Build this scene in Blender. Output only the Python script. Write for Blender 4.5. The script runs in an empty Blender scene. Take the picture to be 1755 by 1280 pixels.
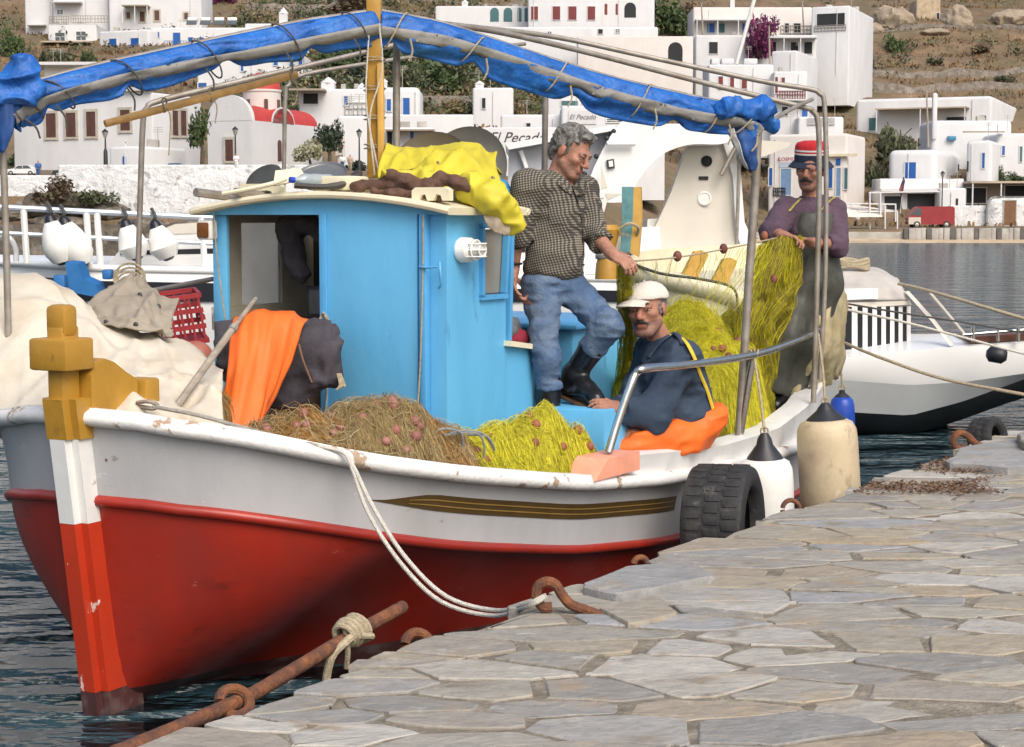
import bpy, bmesh, math, random
import numpy as np
from mathutils import Vector, Matrix

random.seed(11)
rng = np.random.default_rng(7)
scene = bpy.context.scene
COL = scene.collection

# ------------------------------------------------------------------ camera
FPX, HOR, EYE = 3000.0, 375.0, 2.0            # focal length in photo pixels, horizon row, eye height over the water
PITCH = math.atan((640 - HOR) / FPX)
cam_d = bpy.data.cameras.new('camera')
cam_d.sensor_width = 36.0
cam_d.lens = 36.0 * FPX / 1755.0
cam_d.clip_end = 3000.0
cam = bpy.data.objects.new('camera', cam_d)
COL.objects.link(cam)
cam.location = (0, 0, EYE)
cam.rotation_euler = (math.pi / 2 - PITCH, 0, 0)
scene.camera = cam

# ------------------------------------------------------------------ sky, sun, exposure
SUN_DIR = Vector((0.30, -0.64, 0.72)).normalized()      # towards the sun
sun_el = math.asin(SUN_DIR.z)
sun_az = math.atan2(SUN_DIR.x, SUN_DIR.y)
world = bpy.data.worlds.new('World')
scene.world = world
world.use_nodes = True
wn = world.node_tree.nodes
wl = world.node_tree.links
bg = wn['Background']
sky = wn.new('ShaderNodeTexSky')
sky.sky_type = 'NISHITA'
sky.sun_disc = False
sky.sun_elevation = sun_el
sky.sun_rotation = sun_az
sky.air_density = 1.0
sky.dust_density = 4.5
sky.ozone_density = 1.0
wl.new(sky.outputs[0], bg.inputs[0])
bg.inputs[1].default_value = 0.15
sun_d = bpy.data.lights.new('sun', 'SUN')
sun_d.energy = 1.4
sun_d.angle = math.radians(40)
sun_d.color = (1.0, 0.965, 0.91)
sun = bpy.data.objects.new('sun', sun_d)
COL.objects.link(sun)
sun.location = (10, -10, 30)
sun.rotation_euler = SUN_DIR.to_track_quat('Z', 'Y').to_euler()
scene.view_settings.view_transform = 'Standard'
scene.view_settings.look = 'None'
scene.view_settings.exposure = 0.36
scene.view_settings.gamma = 1.0
scene.render.engine = 'CYCLES'
scene.cycles.max_bounces = 6
scene.cycles.use_denoising = True

# ------------------------------------------------------------------ numbers
cp, sp = math.cos(PITCH), math.sin(PITCH)
def PX(x, y, Y):
    """the point of the place seen at photo pixel (x, y) that stands Y metres ahead"""
    u = (x - 877.5) / FPX; v = (640 - y) / FPX
    d = np.array([u, cp + v * sp, -sp + v * cp])
    return np.array([0, 0, EYE]) + d * (Y / d[1])
def PZ(x, y, z):
    u = (x - 877.5) / FPX; v = (640 - y) / FPX
    d = np.array([u, cp + v * sp, -sp + v * cp])
    return np.array([0, 0, EYE]) + d * ((z - EYE) / d[2])
# boat frame: t metres aft of the stem, n metres towards the quay, z up
BB = np.array([-1.655, 7.02]); TH = math.radians(62)
BA = np.array([math.cos(TH), math.sin(TH)]); BN = np.array([BA[1], -BA[0]])
def BL(t, n, z):
    q = BB + BA * t + BN * n
    return np.array([q[0], q[1], z])
def sm(x, a, b):
    k = np.clip((x - a) / (b - a), 0, 1)
    return k * k * (3 - 2 * k)
def _hash(i, j, k, s):
    n = (i * 374761393 + j * 668265263 + k * 1274126177 + s * 974634533) & 0xffffffff
    n = ((n ^ (n >> 13)) * 1274126177) & 0xffffffff
    return ((n ^ (n >> 16)) & 0xffff) / 32767.5 - 1.0
def vnoise(P, s=0):
    P = np.asarray(P, float)
    I = np.floor(P).astype(np.int64); f = P - I; f = f * f * (3 - 2 * f)
    out = 0
    for a in (0, 1):
        for b in (0, 1):
            for c in (0, 1):
                w = (f[..., 0] if a else 1 - f[..., 0]) * (f[..., 1] if b else 1 - f[..., 1]) * (f[..., 2] if c else 1 - f[..., 2])
                out = out + w * _hash(I[..., 0] + a, I[..., 1] + b, I[..., 2] + c, s)
    return out
def fbm(P, s=0, o=4):
    P = np.asarray(P, float); r = 0; a = 1.0
    for i in range(o):
        r = r + a * vnoise(P * 2 ** i + 13.7 * i, s + i); a *= .5
    return r
def unit(v):
    v = np.asarray(v, float); return v / (np.linalg.norm(v) + 1e-12)
def spline(pts, k=8):
    """Catmull-Rom through the points"""
    p = np.asarray(pts, float)
    p = np.vstack([2 * p[0] - p[1], p, 2 * p[-1] - p[-2]])
    out = []
    for i in range(1, len(p) - 2):
        for j in range(k):
            t = j / k
            out.append(.5 * ((2 * p[i]) + (-p[i-1] + p[i+1]) * t + (2*p[i-1] - 5*p[i] + 4*p[i+1] - p[i+2]) * t*t + (-p[i-1] + 3*p[i] - 3*p[i+1] + p[i+2]) * t**3))
    out.append(p[-2])
    return np.array(out)
def sag(a, b, d, k=14):
    a = np.asarray(a, float); b = np.asarray(b, float)
    return np.array([a + (b - a) * i / k - np.array([0, 0, 4 * d * (i / k) * (1 - i / k)]) for i in range(k + 1)])

# ------------------------------------------------------------------ materials
MATS = {}
def mat(name, c, rough=.6, var=.12, scale=6., bump=0., bscale=40., metal=0., c2=None, amt=.5, s2=3., sharp=.12, stretch=(1, 1, 1), detail=4, trans=0., spec=.5, rnd=None, sss=0., bdist=.02):
    if name in MATS: return MATS[name]
    m = bpy.data.materials.new(name); m.use_nodes = True
    n, l = m.node_tree.nodes, m.node_tree.links
    p = n['Principled BSDF']
    p.inputs['Roughness'].default_value = rough; p.inputs['Metallic'].default_value = metal
    p.inputs['Specular IOR Level'].default_value = spec
    if trans: p.inputs['Transmission Weight'].default_value = trans
    if sss:
        p.inputs['Subsurface Weight'].default_value = sss; p.inputs['Subsurface Radius'].default_value = (.012, .005, .003); p.inputs['Subsurface Scale'].default_value = 1.0
    tc = n.new('ShaderNodeTexCoord'); mp = n.new('ShaderNodeMapping'); mp.inputs['Scale'].default_value = stretch
    l.new(tc.outputs['Object'], mp.inputs[0])
    def nz(s, d=detail):
        k = n.new('ShaderNodeTexNoise'); k.inputs['Scale'].default_value = s; k.inputs['Detail'].default_value = d; k.inputs['Roughness'].default_value = .6
        l.new(mp.outputs[0], k.inputs['Vector']); return k
    def ramp(src, cols, pos):
        r = n.new('ShaderNodeValToRGB'); e = r.color_ramp.elements
        while len(e) < len(cols): e.new(.5)
        for i, (cc, q) in enumerate(zip(cols, pos)):
            e[i].position = q; e[i].color = (*[max(0, min(1, x)) for x in cc], 1)
        l.new(src, r.inputs[0]); return r
    c = np.array(c, float)
    if rnd is not None:
        oi = n.new('ShaderNodeObjectInfo')
        base = ramp(oi.outputs['Random'], rnd, [i / max(1, len(rnd) - 1) for i in range(len(rnd))])
        k = nz(scale); r = ramp(k.outputs[0], [(1 - var,) * 3, (1 + 0 * var,) * 3], [.3, .7])
        mx = n.new('ShaderNodeMix'); mx.data_type = 'RGBA'; mx.blend_type = 'MULTIPLY'; mx.inputs[0].default_value = 1
        l.new(base.outputs[0], mx.inputs[6]); l.new(r.outputs[0], mx.inputs[7]); col = mx.outputs[2]
    else:
        k = nz(scale); r = ramp(k.outputs[0], [c * (1 - var), c * (1 + var)], [.3, .7]); col = r.outputs[0]
    if c2 is not None:
        k2 = nz(s2, 6); f = ramp(k2.outputs[0], [(0, 0, 0), (1, 1, 1)], [1 - amt - sharp / 2, 1 - amt + sharp / 2])
        mx = n.new('ShaderNodeMix'); mx.data_type = 'RGBA'
        l.new(f.outputs[0], mx.inputs[0]); l.new(col, mx.inputs[6]); mx.inputs[7].default_value = (*c2, 1); col = mx.outputs[2]
    l.new(col, p.inputs['Base Color'])
    if bump:
        kb = nz(bscale, 5); b = n.new('ShaderNodeBump'); b.inputs['Strength'].default_value = bump; b.inputs['Distance'].default_value = bdist
        l.new(kb.outputs[0], b.inputs['Height']); l.new(b.outputs[0], p.inputs['Normal'])
    MATS[name] = m
    return m
def scuff(m, col, scale, amt, stretch=(1, 1, 1), sharp=.03, strength=1.):
    """small worn marks with a shape of their own over an existing paint"""
    n, l = m.node_tree.nodes, m.node_tree.links; p = n['Principled BSDF']; src = p.inputs['Base Color'].links[0].from_socket
    tc = n.new('ShaderNodeTexCoord'); mp = n.new('ShaderNodeMapping'); mp.inputs['Scale'].default_value = stretch; mp.inputs['Location'].default_value = (3.1, 7.7, 1.3); l.new(tc.outputs['Object'], mp.inputs[0])
    k = n.new('ShaderNodeTexNoise'); k.inputs['Scale'].default_value = scale; k.inputs['Detail'].default_value = 8; k.inputs['Roughness'].default_value = .7; l.new(mp.outputs[0], k.inputs['Vector'])
    r = n.new('ShaderNodeValToRGB'); e = r.color_ramp.elements; e[0].position = 1-amt-sharp/2; e[0].color = (0, 0, 0, 1); e[1].position = 1-amt+sharp/2; e[1].color = (strength,)*3 + (1,); l.new(k.outputs[0], r.inputs[0])
    mx = n.new('ShaderNodeMix'); mx.data_type = 'RGBA'; l.new(r.outputs[0], mx.inputs[0]); l.new(src, mx.inputs[6]); mx.inputs[7].default_value = (*col, 1); l.new(mx.outputs[2], p.inputs['Base Color']); return m
def glass(name, c, rough=.05):
    m = mat(name, c, rough, .15, 3.); return m

# ------------------------------------------------------------------ mesh helpers
def tag(o, label=None, cat=None, group=None, kind=None):
    if label: o['label'] = label
    if cat: o['category'] = cat
    if group: o['group'] = group
    if kind: o['kind'] = kind
    return o
def origin(o):
    v = np.zeros(3)
    while o is not None:
        v += np.array(o.location); o = o.parent
    return v
def thing(name, label, cat, loc=(0, 0, 0), group=None):
    o = bpy.data.objects.new(name, None); COL.objects.link(o)
    o.empty_display_size = .1; o.location = [float(x) for x in loc]
    return tag(o, label, cat, group)
class G:
    """collects shapes in world coordinates; build() links them as one mesh object"""
    def __init__(self): self.v = []; self.f = []; self.m = []; self.n = 0
    def add(self, v, f, mi=0):
        v = np.asarray(v, float).reshape(-1, 3); b = self.n
        self.v.append(v); self.n += len(v)
        self.f += [tuple(int(i) + b for i in q) for q in f]; self.m += [mi] * len(f); return self
    def box(self, c, s, ax=None, mi=0, bev=0):
        c = np.asarray(c, float); h = np.asarray(s, float) / 2
        A = np.eye(3) if ax is None else np.array([unit(x) for x in ax])
        if bev <= 0:
            P = [c + A[0]*h[0]*i + A[1]*h[1]*j + A[2]*h[2]*k for k in (-1, 1) for j in (-1, 1) for i in (-1, 1)]
            return self.add(P, [(0, 2, 3, 1), (4, 5, 7, 6), (0, 1, 5, 4), (2, 6, 7, 3), (0, 4, 6, 2), (1, 3, 7, 5)], mi)
        bm = bmesh.new(); bmesh.ops.create_cube(bm, size=1.0)
        for v in bm.verts: v.co = Vector((v.co.x*2*h[0], v.co.y*2*h[1], v.co.z*2*h[2]))
        bmesh.ops.bevel(bm, geom=bm.edges[:], offset=min(bev, .95*min(h)), segments=2, profile=.5, affect='EDGES')
        bm.verts.index_update()
        V = np.array([v.co[:] for v in bm.verts]) @ A + c
        Fc = [[v.index for v in f.verts] for f in bm.faces]; bm.free()
        return self.add(V, Fc, mi)
    def beam(self, p, q, w, h=None, up=(0, 0, 1), mi=0, bev=0):
        p = np.asarray(p, float); q = np.asarray(q, float); h = w if h is None else h
        d = unit(q - p); s = unit(np.cross(d, up)); u = np.cross(s, d)
        return self.box((p + q) / 2, (np.linalg.norm(q - p), w, h), (d, s, u), mi, bev)
    def tube(self, path, r, sides=8, mi=0, caps=True, flat=1.0):
        P = np.asarray(path, float); N = len(P); r = np.broadcast_to(np.asarray(r, float), (N,))
        T = np.gradient(P, axis=0); T /= np.linalg.norm(T, axis=1)[:, None] + 1e-12
        u = unit(np.cross(T[0], (0, 0, 1) if abs(T[0][2]) < .9 else (1, 0, 0)))
        ang = np.arange(sides) * 2 * math.pi / sides; V = []
        for i in range(N):
            u = unit(u - T[i] * np.dot(u, T[i])); w = np.cross(T[i], u)
            V.append(P[i] + r[i] * (np.cos(ang)[:, None] * u + flat * np.sin(ang)[:, None] * w))
        V = np.vstack(V); Fc = []
        for i in range(N - 1):
            for j in range(sides):
                k = (j + 1) % sides
                Fc.append((i*sides+j, i*sides+k, (i+1)*sides+k, (i+1)*sides+j))
        if caps: Fc += [tuple(range(sides))[::-1], tuple((N-1)*sides + j for j in range(sides))]
        return self.add(V, Fc, mi)
    def lathe(self, base, axis, prof, sides=20, mi=0, sq=(1, 1)):
        a = unit(axis); u = unit(np.cross(a, (0, 0, 1) if abs(a[2]) < .9 else (1, 0, 0))); w = np.cross(a, u)
        ang = np.arange(sides) * 2 * math.pi / sides
        V = np.vstack([np.asarray(base) + a * h + r * (sq[0]*np.cos(ang)[:, None] * u + sq[1]*np.sin(ang)[:, None] * w) for r, h in prof])
        Fc = [(i*sides+j, i*sides+(j+1) % sides, (i+1)*sides+(j+1) % sides, (i+1)*sides+j) for i in range(len(prof)-1) for j in range(sides)]
        Fc += [tuple(range(sides))[::-1], tuple((len(prof)-1)*sides + j for j in range(sides))]
        return self.add(V, Fc, mi)
    def ell(self, c, r, ax=None, nu=12, nv=8, mi=0):
        A = np.eye(3) if ax is None else np.array([unit(x) for x in ax]); r = np.broadcast_to(np.asarray(r, float), (3,))
        V = [[0, 0, -1]]
        for i in range(1, nv):
            th = -math.pi/2 + math.pi*i/nv
            for j in range(nu):
                ph = 2*math.pi*j/nu; V.append([math.cos(th)*math.cos(ph), math.cos(th)*math.sin(ph), math.sin(th)])
        V.append([0, 0, 1]); V = (np.array(V) * r) @ A + np.asarray(c, float)
        Fc = [(0, 1+(j+1) % nu, 1+j) for j in range(nu)]
        for i in range(nv-2):
            Fc += [(1+i*nu+j, 1+i*nu+(j+1) % nu, 1+(i+1)*nu+(j+1) % nu, 1+(i+1)*nu+j) for j in range(nu)]
        t = 1+(nv-2)*nu; Fc += [(t+j, t+(j+1) % nu, t+nu) for j in range(nu)]
        return self.add(V, Fc, mi)
    def prism(self, poly, ext, mi=0):
        P = np.asarray(poly, float); k = len(P); ext = np.asarray(ext, float)
        return self.add(np.vstack([P, P + ext]), [tuple(range(k))[::-1], tuple(range(k, 2*k))] + [(i, (i+1) % k, k+(i+1) % k, k+i) for i in range(k)], mi)
    def sheet(self, P, thick=0., mi=0, closed=False):
        P = np.asarray(P, float); a, b = P.shape[:2]; V = P.reshape(-1, 3)
        bb = b if closed else b - 1
        Fc = [(i*b+j, i*b+(j+1) % b, (i+1)*b+(j+1) % b, (i+1)*b+j) for i in range(a-1) for j in range(bb)]
        if thick:
            du = np.gradient(P, axis=0); dv = np.gradient(P, axis=1); Nn = np.cross(du, dv); Nn /= np.linalg.norm(Nn, axis=2)[..., None] + 1e-12
            V2 = (P - Nn * thick).reshape(-1, 3); o = a*b
            Fc += [tuple(i + o for i in q)[::-1] for q in Fc]
            ring = [(i, 0) for i in range(a)] + [(a-1, j) for j in range(1, b)] + [(i, b-1) for i in range(a-2, -1, -1)] + [(0, j) for j in range(b-2, 0, -1)]
            ids = [i*b+j for i, j in ring]
            if not closed: Fc += [(ids[i], ids[(i+1) % len(ids)], ids[(i+1) % len(ids)]+o, ids[i]+o) for i in range(len(ids))]
            V = np.vstack([V, V2])
        return self.add(V, Fc, mi)
    def build(self, name, mats, parent=None, smooth=35, label=None, fix=True, kind=None, loc=None):
        V = np.vstack(self.v)
        if not isinstance(mats, (list, tuple)): mats = [mats]
        me = bpy.data.meshes.new(name); o = bpy.data.objects.new(name, me); COL.objects.link(o)
        if parent is not None:
            V = V - origin(parent); o.parent = parent
        else:
            L = np.array([*(V[:, :2].min(0) + V[:, :2].max(0)) / 2, V[:, 2].min()]) if loc is None else np.asarray(loc, float)
            V = V - L; o.location = L
        me.from_pydata(V.tolist(), [], self.f)
        for m in mats: me.materials.append(m)
        if len(mats) > 1: me.polygons.foreach_set('material_index', self.m)
        if fix and len(self.f) < 60000:
            bm = bmesh.new(); bm.from_mesh(me); bmesh.ops.recalc_face_normals(bm, faces=bm.faces[:]); bm.to_mesh(me); bm.free()
        if smooth:
            me.shade_smooth()
            if smooth < 180: me.set_sharp_from_angle(angle=math.radians(smooth))
        me.update()
        tag(o, label, kind=kind)
        return o
def solo(name, g, mats, label, cat, group=None, smooth=35, **k):
    return tag(g.build(name, mats, None, smooth, **k), label, cat, group)
def struct(name, g, mats, smooth=0, **k):
    return g.build(name, mats, None, smooth, kind='structure', **k)

# ------------------------------------------------------------------ materials in use
white_paint = mat('white_paint', (.74, .74, .72), .42, .06, 4, bump=.15, bscale=14, c2=(.50, .49, .46), amt=.33, s2=3.5, sharp=.3)
rail_paint = mat('rail_paint', (.74, .73, .70), .5, .06, 6, bump=.3, bscale=30, c2=(.38, .27, .18), amt=.385, s2=7, sharp=.03)
hull_paint = mat('hull_paint', (.43, .43, .435), .4, .06, 3, bump=.2, bscale=12, c2=(.345, .34, .33), amt=.38, s2=2.6, sharp=.35, stretch=(1, 1, .5))
red_paint = mat('red_paint', (.33, .024, .012), .33, .16, 3, bump=.1, bscale=10, c2=(.24, .03, .022), amt=.45, s2=2.2, sharp=.3, stretch=(1, 1, .6))
boot_paint = mat('boot_paint', (.085, .032, .030), .5, .3, 12, c2=(.16, .12, .11), amt=.4, s2=9, sharp=.2)
ochre = mat('ochre_paint', (.42, .225, .028), .42, .12, 7, bump=.12, bscale=25, c2=(.24, .12, .03), amt=.30, s2=9, sharp=.12)
ochre2 = mat('ochre_pale', (.55, .32, .07), .5, .15, 8)
blue_paint = mat('cabin_blue', (.135, .47, .76), .45, .06, 2.5, bump=.25, bscale=7, c2=(.105, .39, .66), amt=.40, s2=3, sharp=.4, stretch=(1, 1, .35))
blue_trim = mat('cabin_blue_trim', (.09, .36, .66), .4, .08, 8)
cream = mat('cream_paint', (.76, .70, .50), .5, .07, 5, c2=(.55, .46, .3), amt=.32, s2=9, sharp=.1)
wood_grey = mat('weathered_wood', (.33, .28, .22), .8, .25, 9, bump=.4, bscale=30, stretch=(1, 1, 4))
bamboo = mat('bamboo', (.62, .36, .12), .5, .2, 6, stretch=(3, 3, 3))
dark_in = mat('cabin_inside_shade', (.028, .024, .020), .8, .3, 5)  # near-black: the shade inside the wheelhouse is put into the colour
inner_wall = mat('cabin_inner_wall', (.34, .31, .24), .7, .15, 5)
steel = mat('stainless_steel', (.62, .62, .60), .27, .1, 30, metal=1.)
galv = mat('galvanised_pipe', (.33, .30, .26), .5, .2, 14, metal=.35, c2=(.24, .19, .14), amt=.4, s2=8, sharp=.3)
rust = mat('rust', (.23, .085, .032), .85, .35, 25, bump=.6, bscale=80, c2=(.10, .045, .03), amt=.5, s2=18, sharp=.25)
rubber = mat('tyre_rubber', (.022, .022, .023), .75, .3, 18, bump=.3, bscale=60, c2=(.06, .055, .05), amt=.35, s2=7, sharp=.3)
rope_w = mat('white_rope', (.60, .57, .50), .85, .15, 60, bump=.5, bscale=180)
rope_b = mat('tan_rope', (.43, .36, .24), .9, .25, 60, bump=.6, bscale=160)
rope_d = mat('dark_rope', (.07, .07, .065), .9, .3, 60)
tarp_blue = mat('tarp_blue', (.010, .12, .44), .5, .3, 9, bump=.6, bscale=22, c2=(.006, .08, .34), amt=.4, s2=6, sharp=.4)
tarp_grey = mat('tarp_grey', (.24, .235, .22), .7, .15, 12, bump=.3, bscale=30)
canvas = mat('canvas', (.60, .55, .45), .85, .08, 4, bump=.2, bscale=16, c2=(.50, .41, .29), amt=.40, s2=3.5, sharp=.3, bdist=.03)
canvas_grey = mat('canvas_grey', (.30, .26, .20), .85, .15, 8, bump=.4, bscale=12)
oil_orange = mat('oilskin_orange', (.84, .15, .015), .58, .08, 5, bump=.25, bscale=9)
oil_yellow = mat('oilskin_yellow', (.56, .48, .03), .6, .10, 6, bump=.25, bscale=10, c2=(.5, .42, .05), amt=.3, s2=7, sharp=.3)
cloth_dark = mat('dark_cloth', (.055, .050, .060), .9, .3, 10, bump=.4, bscale=25)
brown_cloth = mat('brown_cloth', (.115, .062, .042), .95, .35, 16, bump=.6, bscale=40)
plastic_red = mat('crate_red', (.30, .02, .025), .5, .15, 10)
plastic_w = mat('white_plastic', (.80, .79, .74), .35, .06, 6, c2=(.55, .5, .42), amt=.28, s2=5, sharp=.2)
black_p = mat('black_plastic', (.02, .022, .026), .45, .2, 10)
fender_cream = mat('fender_cream', (.60, .49, .32), .55, .15, 5, bump=.15, bscale=20, c2=(.36, .28, .19), amt=.42, s2=5, sharp=.3)
salmon = mat('salmon_paint', (.80, .34, .22), .55, .1, 8, c2=(.85, .6, .5), amt=.3, s2=8, sharp=.1)
brown_tape = mat('brown_stripe', (.075, .045, .014), .4, .15, 9)
gold_tape = mat('gold_stripe', (.30, .19, .05), .4, .1, 9)

scuff(hull_paint, (.22, .19, .16), 7, .335, (1, 1, 2.5), .04, .7); scuff(hull_paint, (.62, .62, .60), 5, .34, (1, 1, 3), .05, .6)
scuff(red_paint, (.16, .02, .015), 5, .37, (1, 1, 2.2), .10, .8); scuff(red_paint, (.42, .12, .09), 9, .325, (1, 1, 3), .03, .6)
scuff(blue_paint, (.07, .26, .46), 6, .335, (1, 1, .3), .06, .7); scuff(blue_paint, (.42, .50, .52), 16, .30, (1, 1, 1), .02, .7)
scuff(ochre, (.62, .55, .42), 18, .32, (1, 1, 1), .02, .8); scuff(white_paint, (.30, .24, .18), 9, .32, (1, 1, 1.5), .03, .8)
scuff(cream, (.35, .27, .17), 12, .33, (1, 1, 1), .03, .8)
scuff(fender_cream, (.22, .17, .12), 5, .40, (1, 1, .5), .12, .8); scuff(fender_cream, (.72, .62, .46), 7, .36, (1, 1, .6), .08, .7); scuff(plastic_w, (.42, .39, .33), 6, .35, (1, 1, .6), .08, .6)
scuff(canvas, (.36, .28, .18), 3.5, .34, (1, 1, 1), .10, .5); scuff(tarp_blue, (.03, .19, .52), 7, .40, (1, 1, 1), .10, .7); scuff(oil_yellow, (.34, .29, .05), 6, .36, (1, 1, 1), .10, .6); scuff(rubber, (.13, .12, .11), 9, .36, (1, 1, 1), .08, .6)
# ================================================================== water
def water_mat():
    m = bpy.data.materials.new('sea_water'); m.use_nodes = True
    n, l = m.node_tree.nodes, m.node_tree.links; p = n['Principled BSDF']
    p.inputs['Base Color'].default_value = (.022, .050, .062, 1); p.inputs['Roughness'].default_value = .13; p.inputs['IOR'].default_value = 1.33
    tc = n.new('ShaderNodeTexCoord'); h = None
    for sc, st, (sx, sy) in ((.55, .5, (1, 2.2)), (2.4, .55, (1, 2.0)), (7., .22, (1, 1.6))):
        mp = n.new('ShaderNodeMapping'); mp.inputs['Scale'].default_value = (sx, sy, 1); mp.inputs['Rotation'].default_value = (0, 0, .25)
        l.new(tc.outputs['Object'], mp.inputs[0])
        k = n.new('ShaderNodeTexNoise'); k.inputs['Scale'].default_value = sc; k.inputs['Detail'].default_value = 3; l.new(mp.outputs[0], k.inputs['Vector'])
        mu = n.new('ShaderNodeMath'); mu.operation = 'MULTIPLY'; mu.inputs[1].default_value = st / sc; l.new(k.outputs[0], mu.inputs[0])
        if h is None: h = mu.outputs[0]
        else:
            ad = n.new('ShaderNodeMath'); l.new(h, ad.inputs[0]); l.new(mu.outputs[0], ad.inputs[1]); h = ad.outputs[0]
    b = n.new('ShaderNodeBump'); b.inputs['Strength'].default_value = 1.0; b.inputs['Distance'].default_value = 2.0
    l.new(h, b.inputs['Height']); l.new(b.outputs[0], p.inputs['Normal'])
    return m
g = G(); g.add([(-400, -60, 0), (400, -60, 0), (400, 170, 0), (-400, 170, 0)], [(0, 1, 2, 3)])
struct('water', g, water_mat(), loc=(0, 0, 0))
g = G(); g.add([(-900, -900, -3), (900, -900, -3), (900, 900, -3), (-900, 900, -3)], [(0, 1, 2, 3)])
struct('ground', g, mat('seabed', (.08, .08, .07), .9), loc=(0, 0, -3))

# ================================================================== quay with flagstones
QZ = .6
E0 = np.array([-1.006, 4.553]); QD = unit([4.432, 7.081]); QN = np.array([QD[1], -QD[0]])    # QN points onto the quay
def q_in(P): return (np.asarray(P)[..., :2] - E0) @ QN
mortar = mat('mortar', (.29, .25, .19), .95, .35, 14, bump=.9, bscale=60, c2=(.17, .14, .10), amt=.45, s2=9, sharp=.3)
quay_face = mat('quay_face', (.22, .19, .15), .9, .3, 5, bump=.6, bscale=12)
stone_m = mat('flagstone', (.4, .4, .4), .78, .30, 9, bump=.8, bscale=12, bdist=.022, detail=10, stretch=(1, 1.35, 1),
              rnd=[(.35, .325, .27), (.39, .335, .245), (.29, .28, .26), (.42, .385, .31), (.34, .32, .285), (.40, .32, .22), (.31, .30, .28), (.52, .49, .43), (.36, .335, .28), (.28, .265, .24), (.35, .35, .345)],
              c2=(.235, .20, .155), amt=.385, s2=4.5, sharp=.12)
scuff(stone_m, (.46, .44, .39), 8, .37, (1, 1.3, 1), .08, .6); scuff(stone_m, (.40, .28, .15), 3.2, .37, (1, 1.3, 1), .16, .6); scuff(stone_m, (.13, .115, .095), 12, .335, (.8, 2.0, 1), .02, .7)
def qpt(s, q, z): r = E0 + QD * s + QN * q; return (r[0], r[1], z)
ns_, nq_ = 150, 60
ss = np.linspace(-6, 24, ns_); qq = np.concatenate([[0.03], np.linspace(.12, 14, nq_ - 1)])
Pq = np.array([[qpt(s, q, 0) for q in qq] for s in ss])
Pq[..., 2] = QZ - .0065 + .006 * fbm(Pq * 5, 3)
g = G(); g.sheet(Pq)
quay = struct('quay', g, [mortar], 60, loc=(0, 0, QZ))
g = G(); g.prism([qpt(-6, .03, -2.5), qpt(24, .03, -2.5), qpt(24, 14, -2.5), qpt(-6, 14, -2.5)], (0, 0, 2.5 + QZ - .06))
g.build('quay_wall', quay_face, quay, 0)
def clip(poly, p, nrm):
    out = []
    for i in range(len(poly)):
        a, b = poly[i], poly[(i+1) % len(poly)]; da, db = (a-p) @ nrm, (b-p) @ nrm
        if da <= 0: out.append(a)
        if (da < 0) != (db < 0) and abs(da-db) > 1e-9: out.append(a + (b-a) * da/(da-db))
    return out
AX = np.array([.37, .175])
sites = []
rr = random.Random(4)
yy = 3.2; row = 0
while yy < 17:
    xx = -3.0 + (row % 2) * .25
    while xx < 9:
        if rr.random() > .2: sites.append((xx + rr.uniform(-.18, .18), yy + rr.uniform(-.085, .085)))
        xx += AX[0] * rr.uniform(.5, 1.4)
    yy += AX[1] * rr.uniform(.85, 1.15); row += 1
sites = np.array(sites)
qi = (sites - E0) @ QN
sites = sites[(qi > .03) & (qi < 8)]
def in_view(p): return p[1] > 3.9 and abs(p[0] / p[1]) < .34
nst = 0; far_g = G(); nfar = 0
order = np.argsort(sites[:, 1])
for si in order:
    c = sites[si]
    if not in_view(c): continue
    d = (sites - c) / AX; nb = np.argsort((d**2).sum(1))[1:22]
    poly = [c + np.array(v) for v in ((-1.2, -.8), (1.2, -.8), (1.2, .8), (-1.2, .8))]
    for j in nb:
        dv = sites[j] - c; nrm = dv / AX**2; poly = clip(poly, c + dv/2, nrm)
        if len(poly) < 3: break
    if len(poly) < 3: continue
    poly = clip(poly, E0 + QN * rr.uniform(-.09, .045), -QN)
    if len(poly) < 3: continue
    poly = np.array(poly); ctr = poly.mean(0)
    gap = rr.choice([.006, .009, .012, .017, .024])
    # inset towards the centre, round the corners, roughen
    ext = np.linalg.norm(poly - ctr, axis=1).mean()
    hx_, hy_ = np.abs(poly - ctr).max(0); poly = ctr + (poly - ctr) * np.array([1 - gap*1.4/hx_, 1 - gap/hy_])
    pts = []
    k = len(poly)
    for i in range(k):
        a, b = poly[i], poly[(i+1) % k]; L = np.linalg.norm(b-a)
        if L < .05: pts.append((a+b)/2); continue
        for f in ((.10, .90) if L < .22 else ((.06, .5, .94) if L < .4 else (.04, .33, .66, .96))): pts.append(a + (b-a)*f)
    pts = np.array(pts); pts += np.array([[rr.gauss(0, .009), rr.gauss(0, .008)] for _ in pts])
    top = QZ + rr.uniform(-.004, .004); tx, ty = rr.gauss(0, .008), rr.gauss(0, .008)
    ins = ctr + (pts - ctr) * (1 - .006 / ext)
    k = len(pts)
    V = [(*p, top - .045) for p in pts] + [(*p, top - .004 + tx*(p-ctr)[0] + ty*(p-ctr)[1]) for p in pts] + [(*p, top + tx*(p-ctr)[0] + ty*(p-ctr)[1]) for p in ins]
    Fc = [tuple(range(2*k, 3*k))] + [(r*k+i, r*k+(i+1) % k, (r+1)*k+(i+1) % k, (r+1)*k+i) for r in (0, 1) for i in range(k)]
    if nst < 295:
        gg = G(); gg.add(V, Fc); o = gg.build('paving_stone', stone_m, quay, 25); nst += 1
    else: far_g.add(V, Fc); nfar += 1
if nfar: far_g.build('far_paving_stones', stone_m, quay, 25, kind='stuff')
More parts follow.
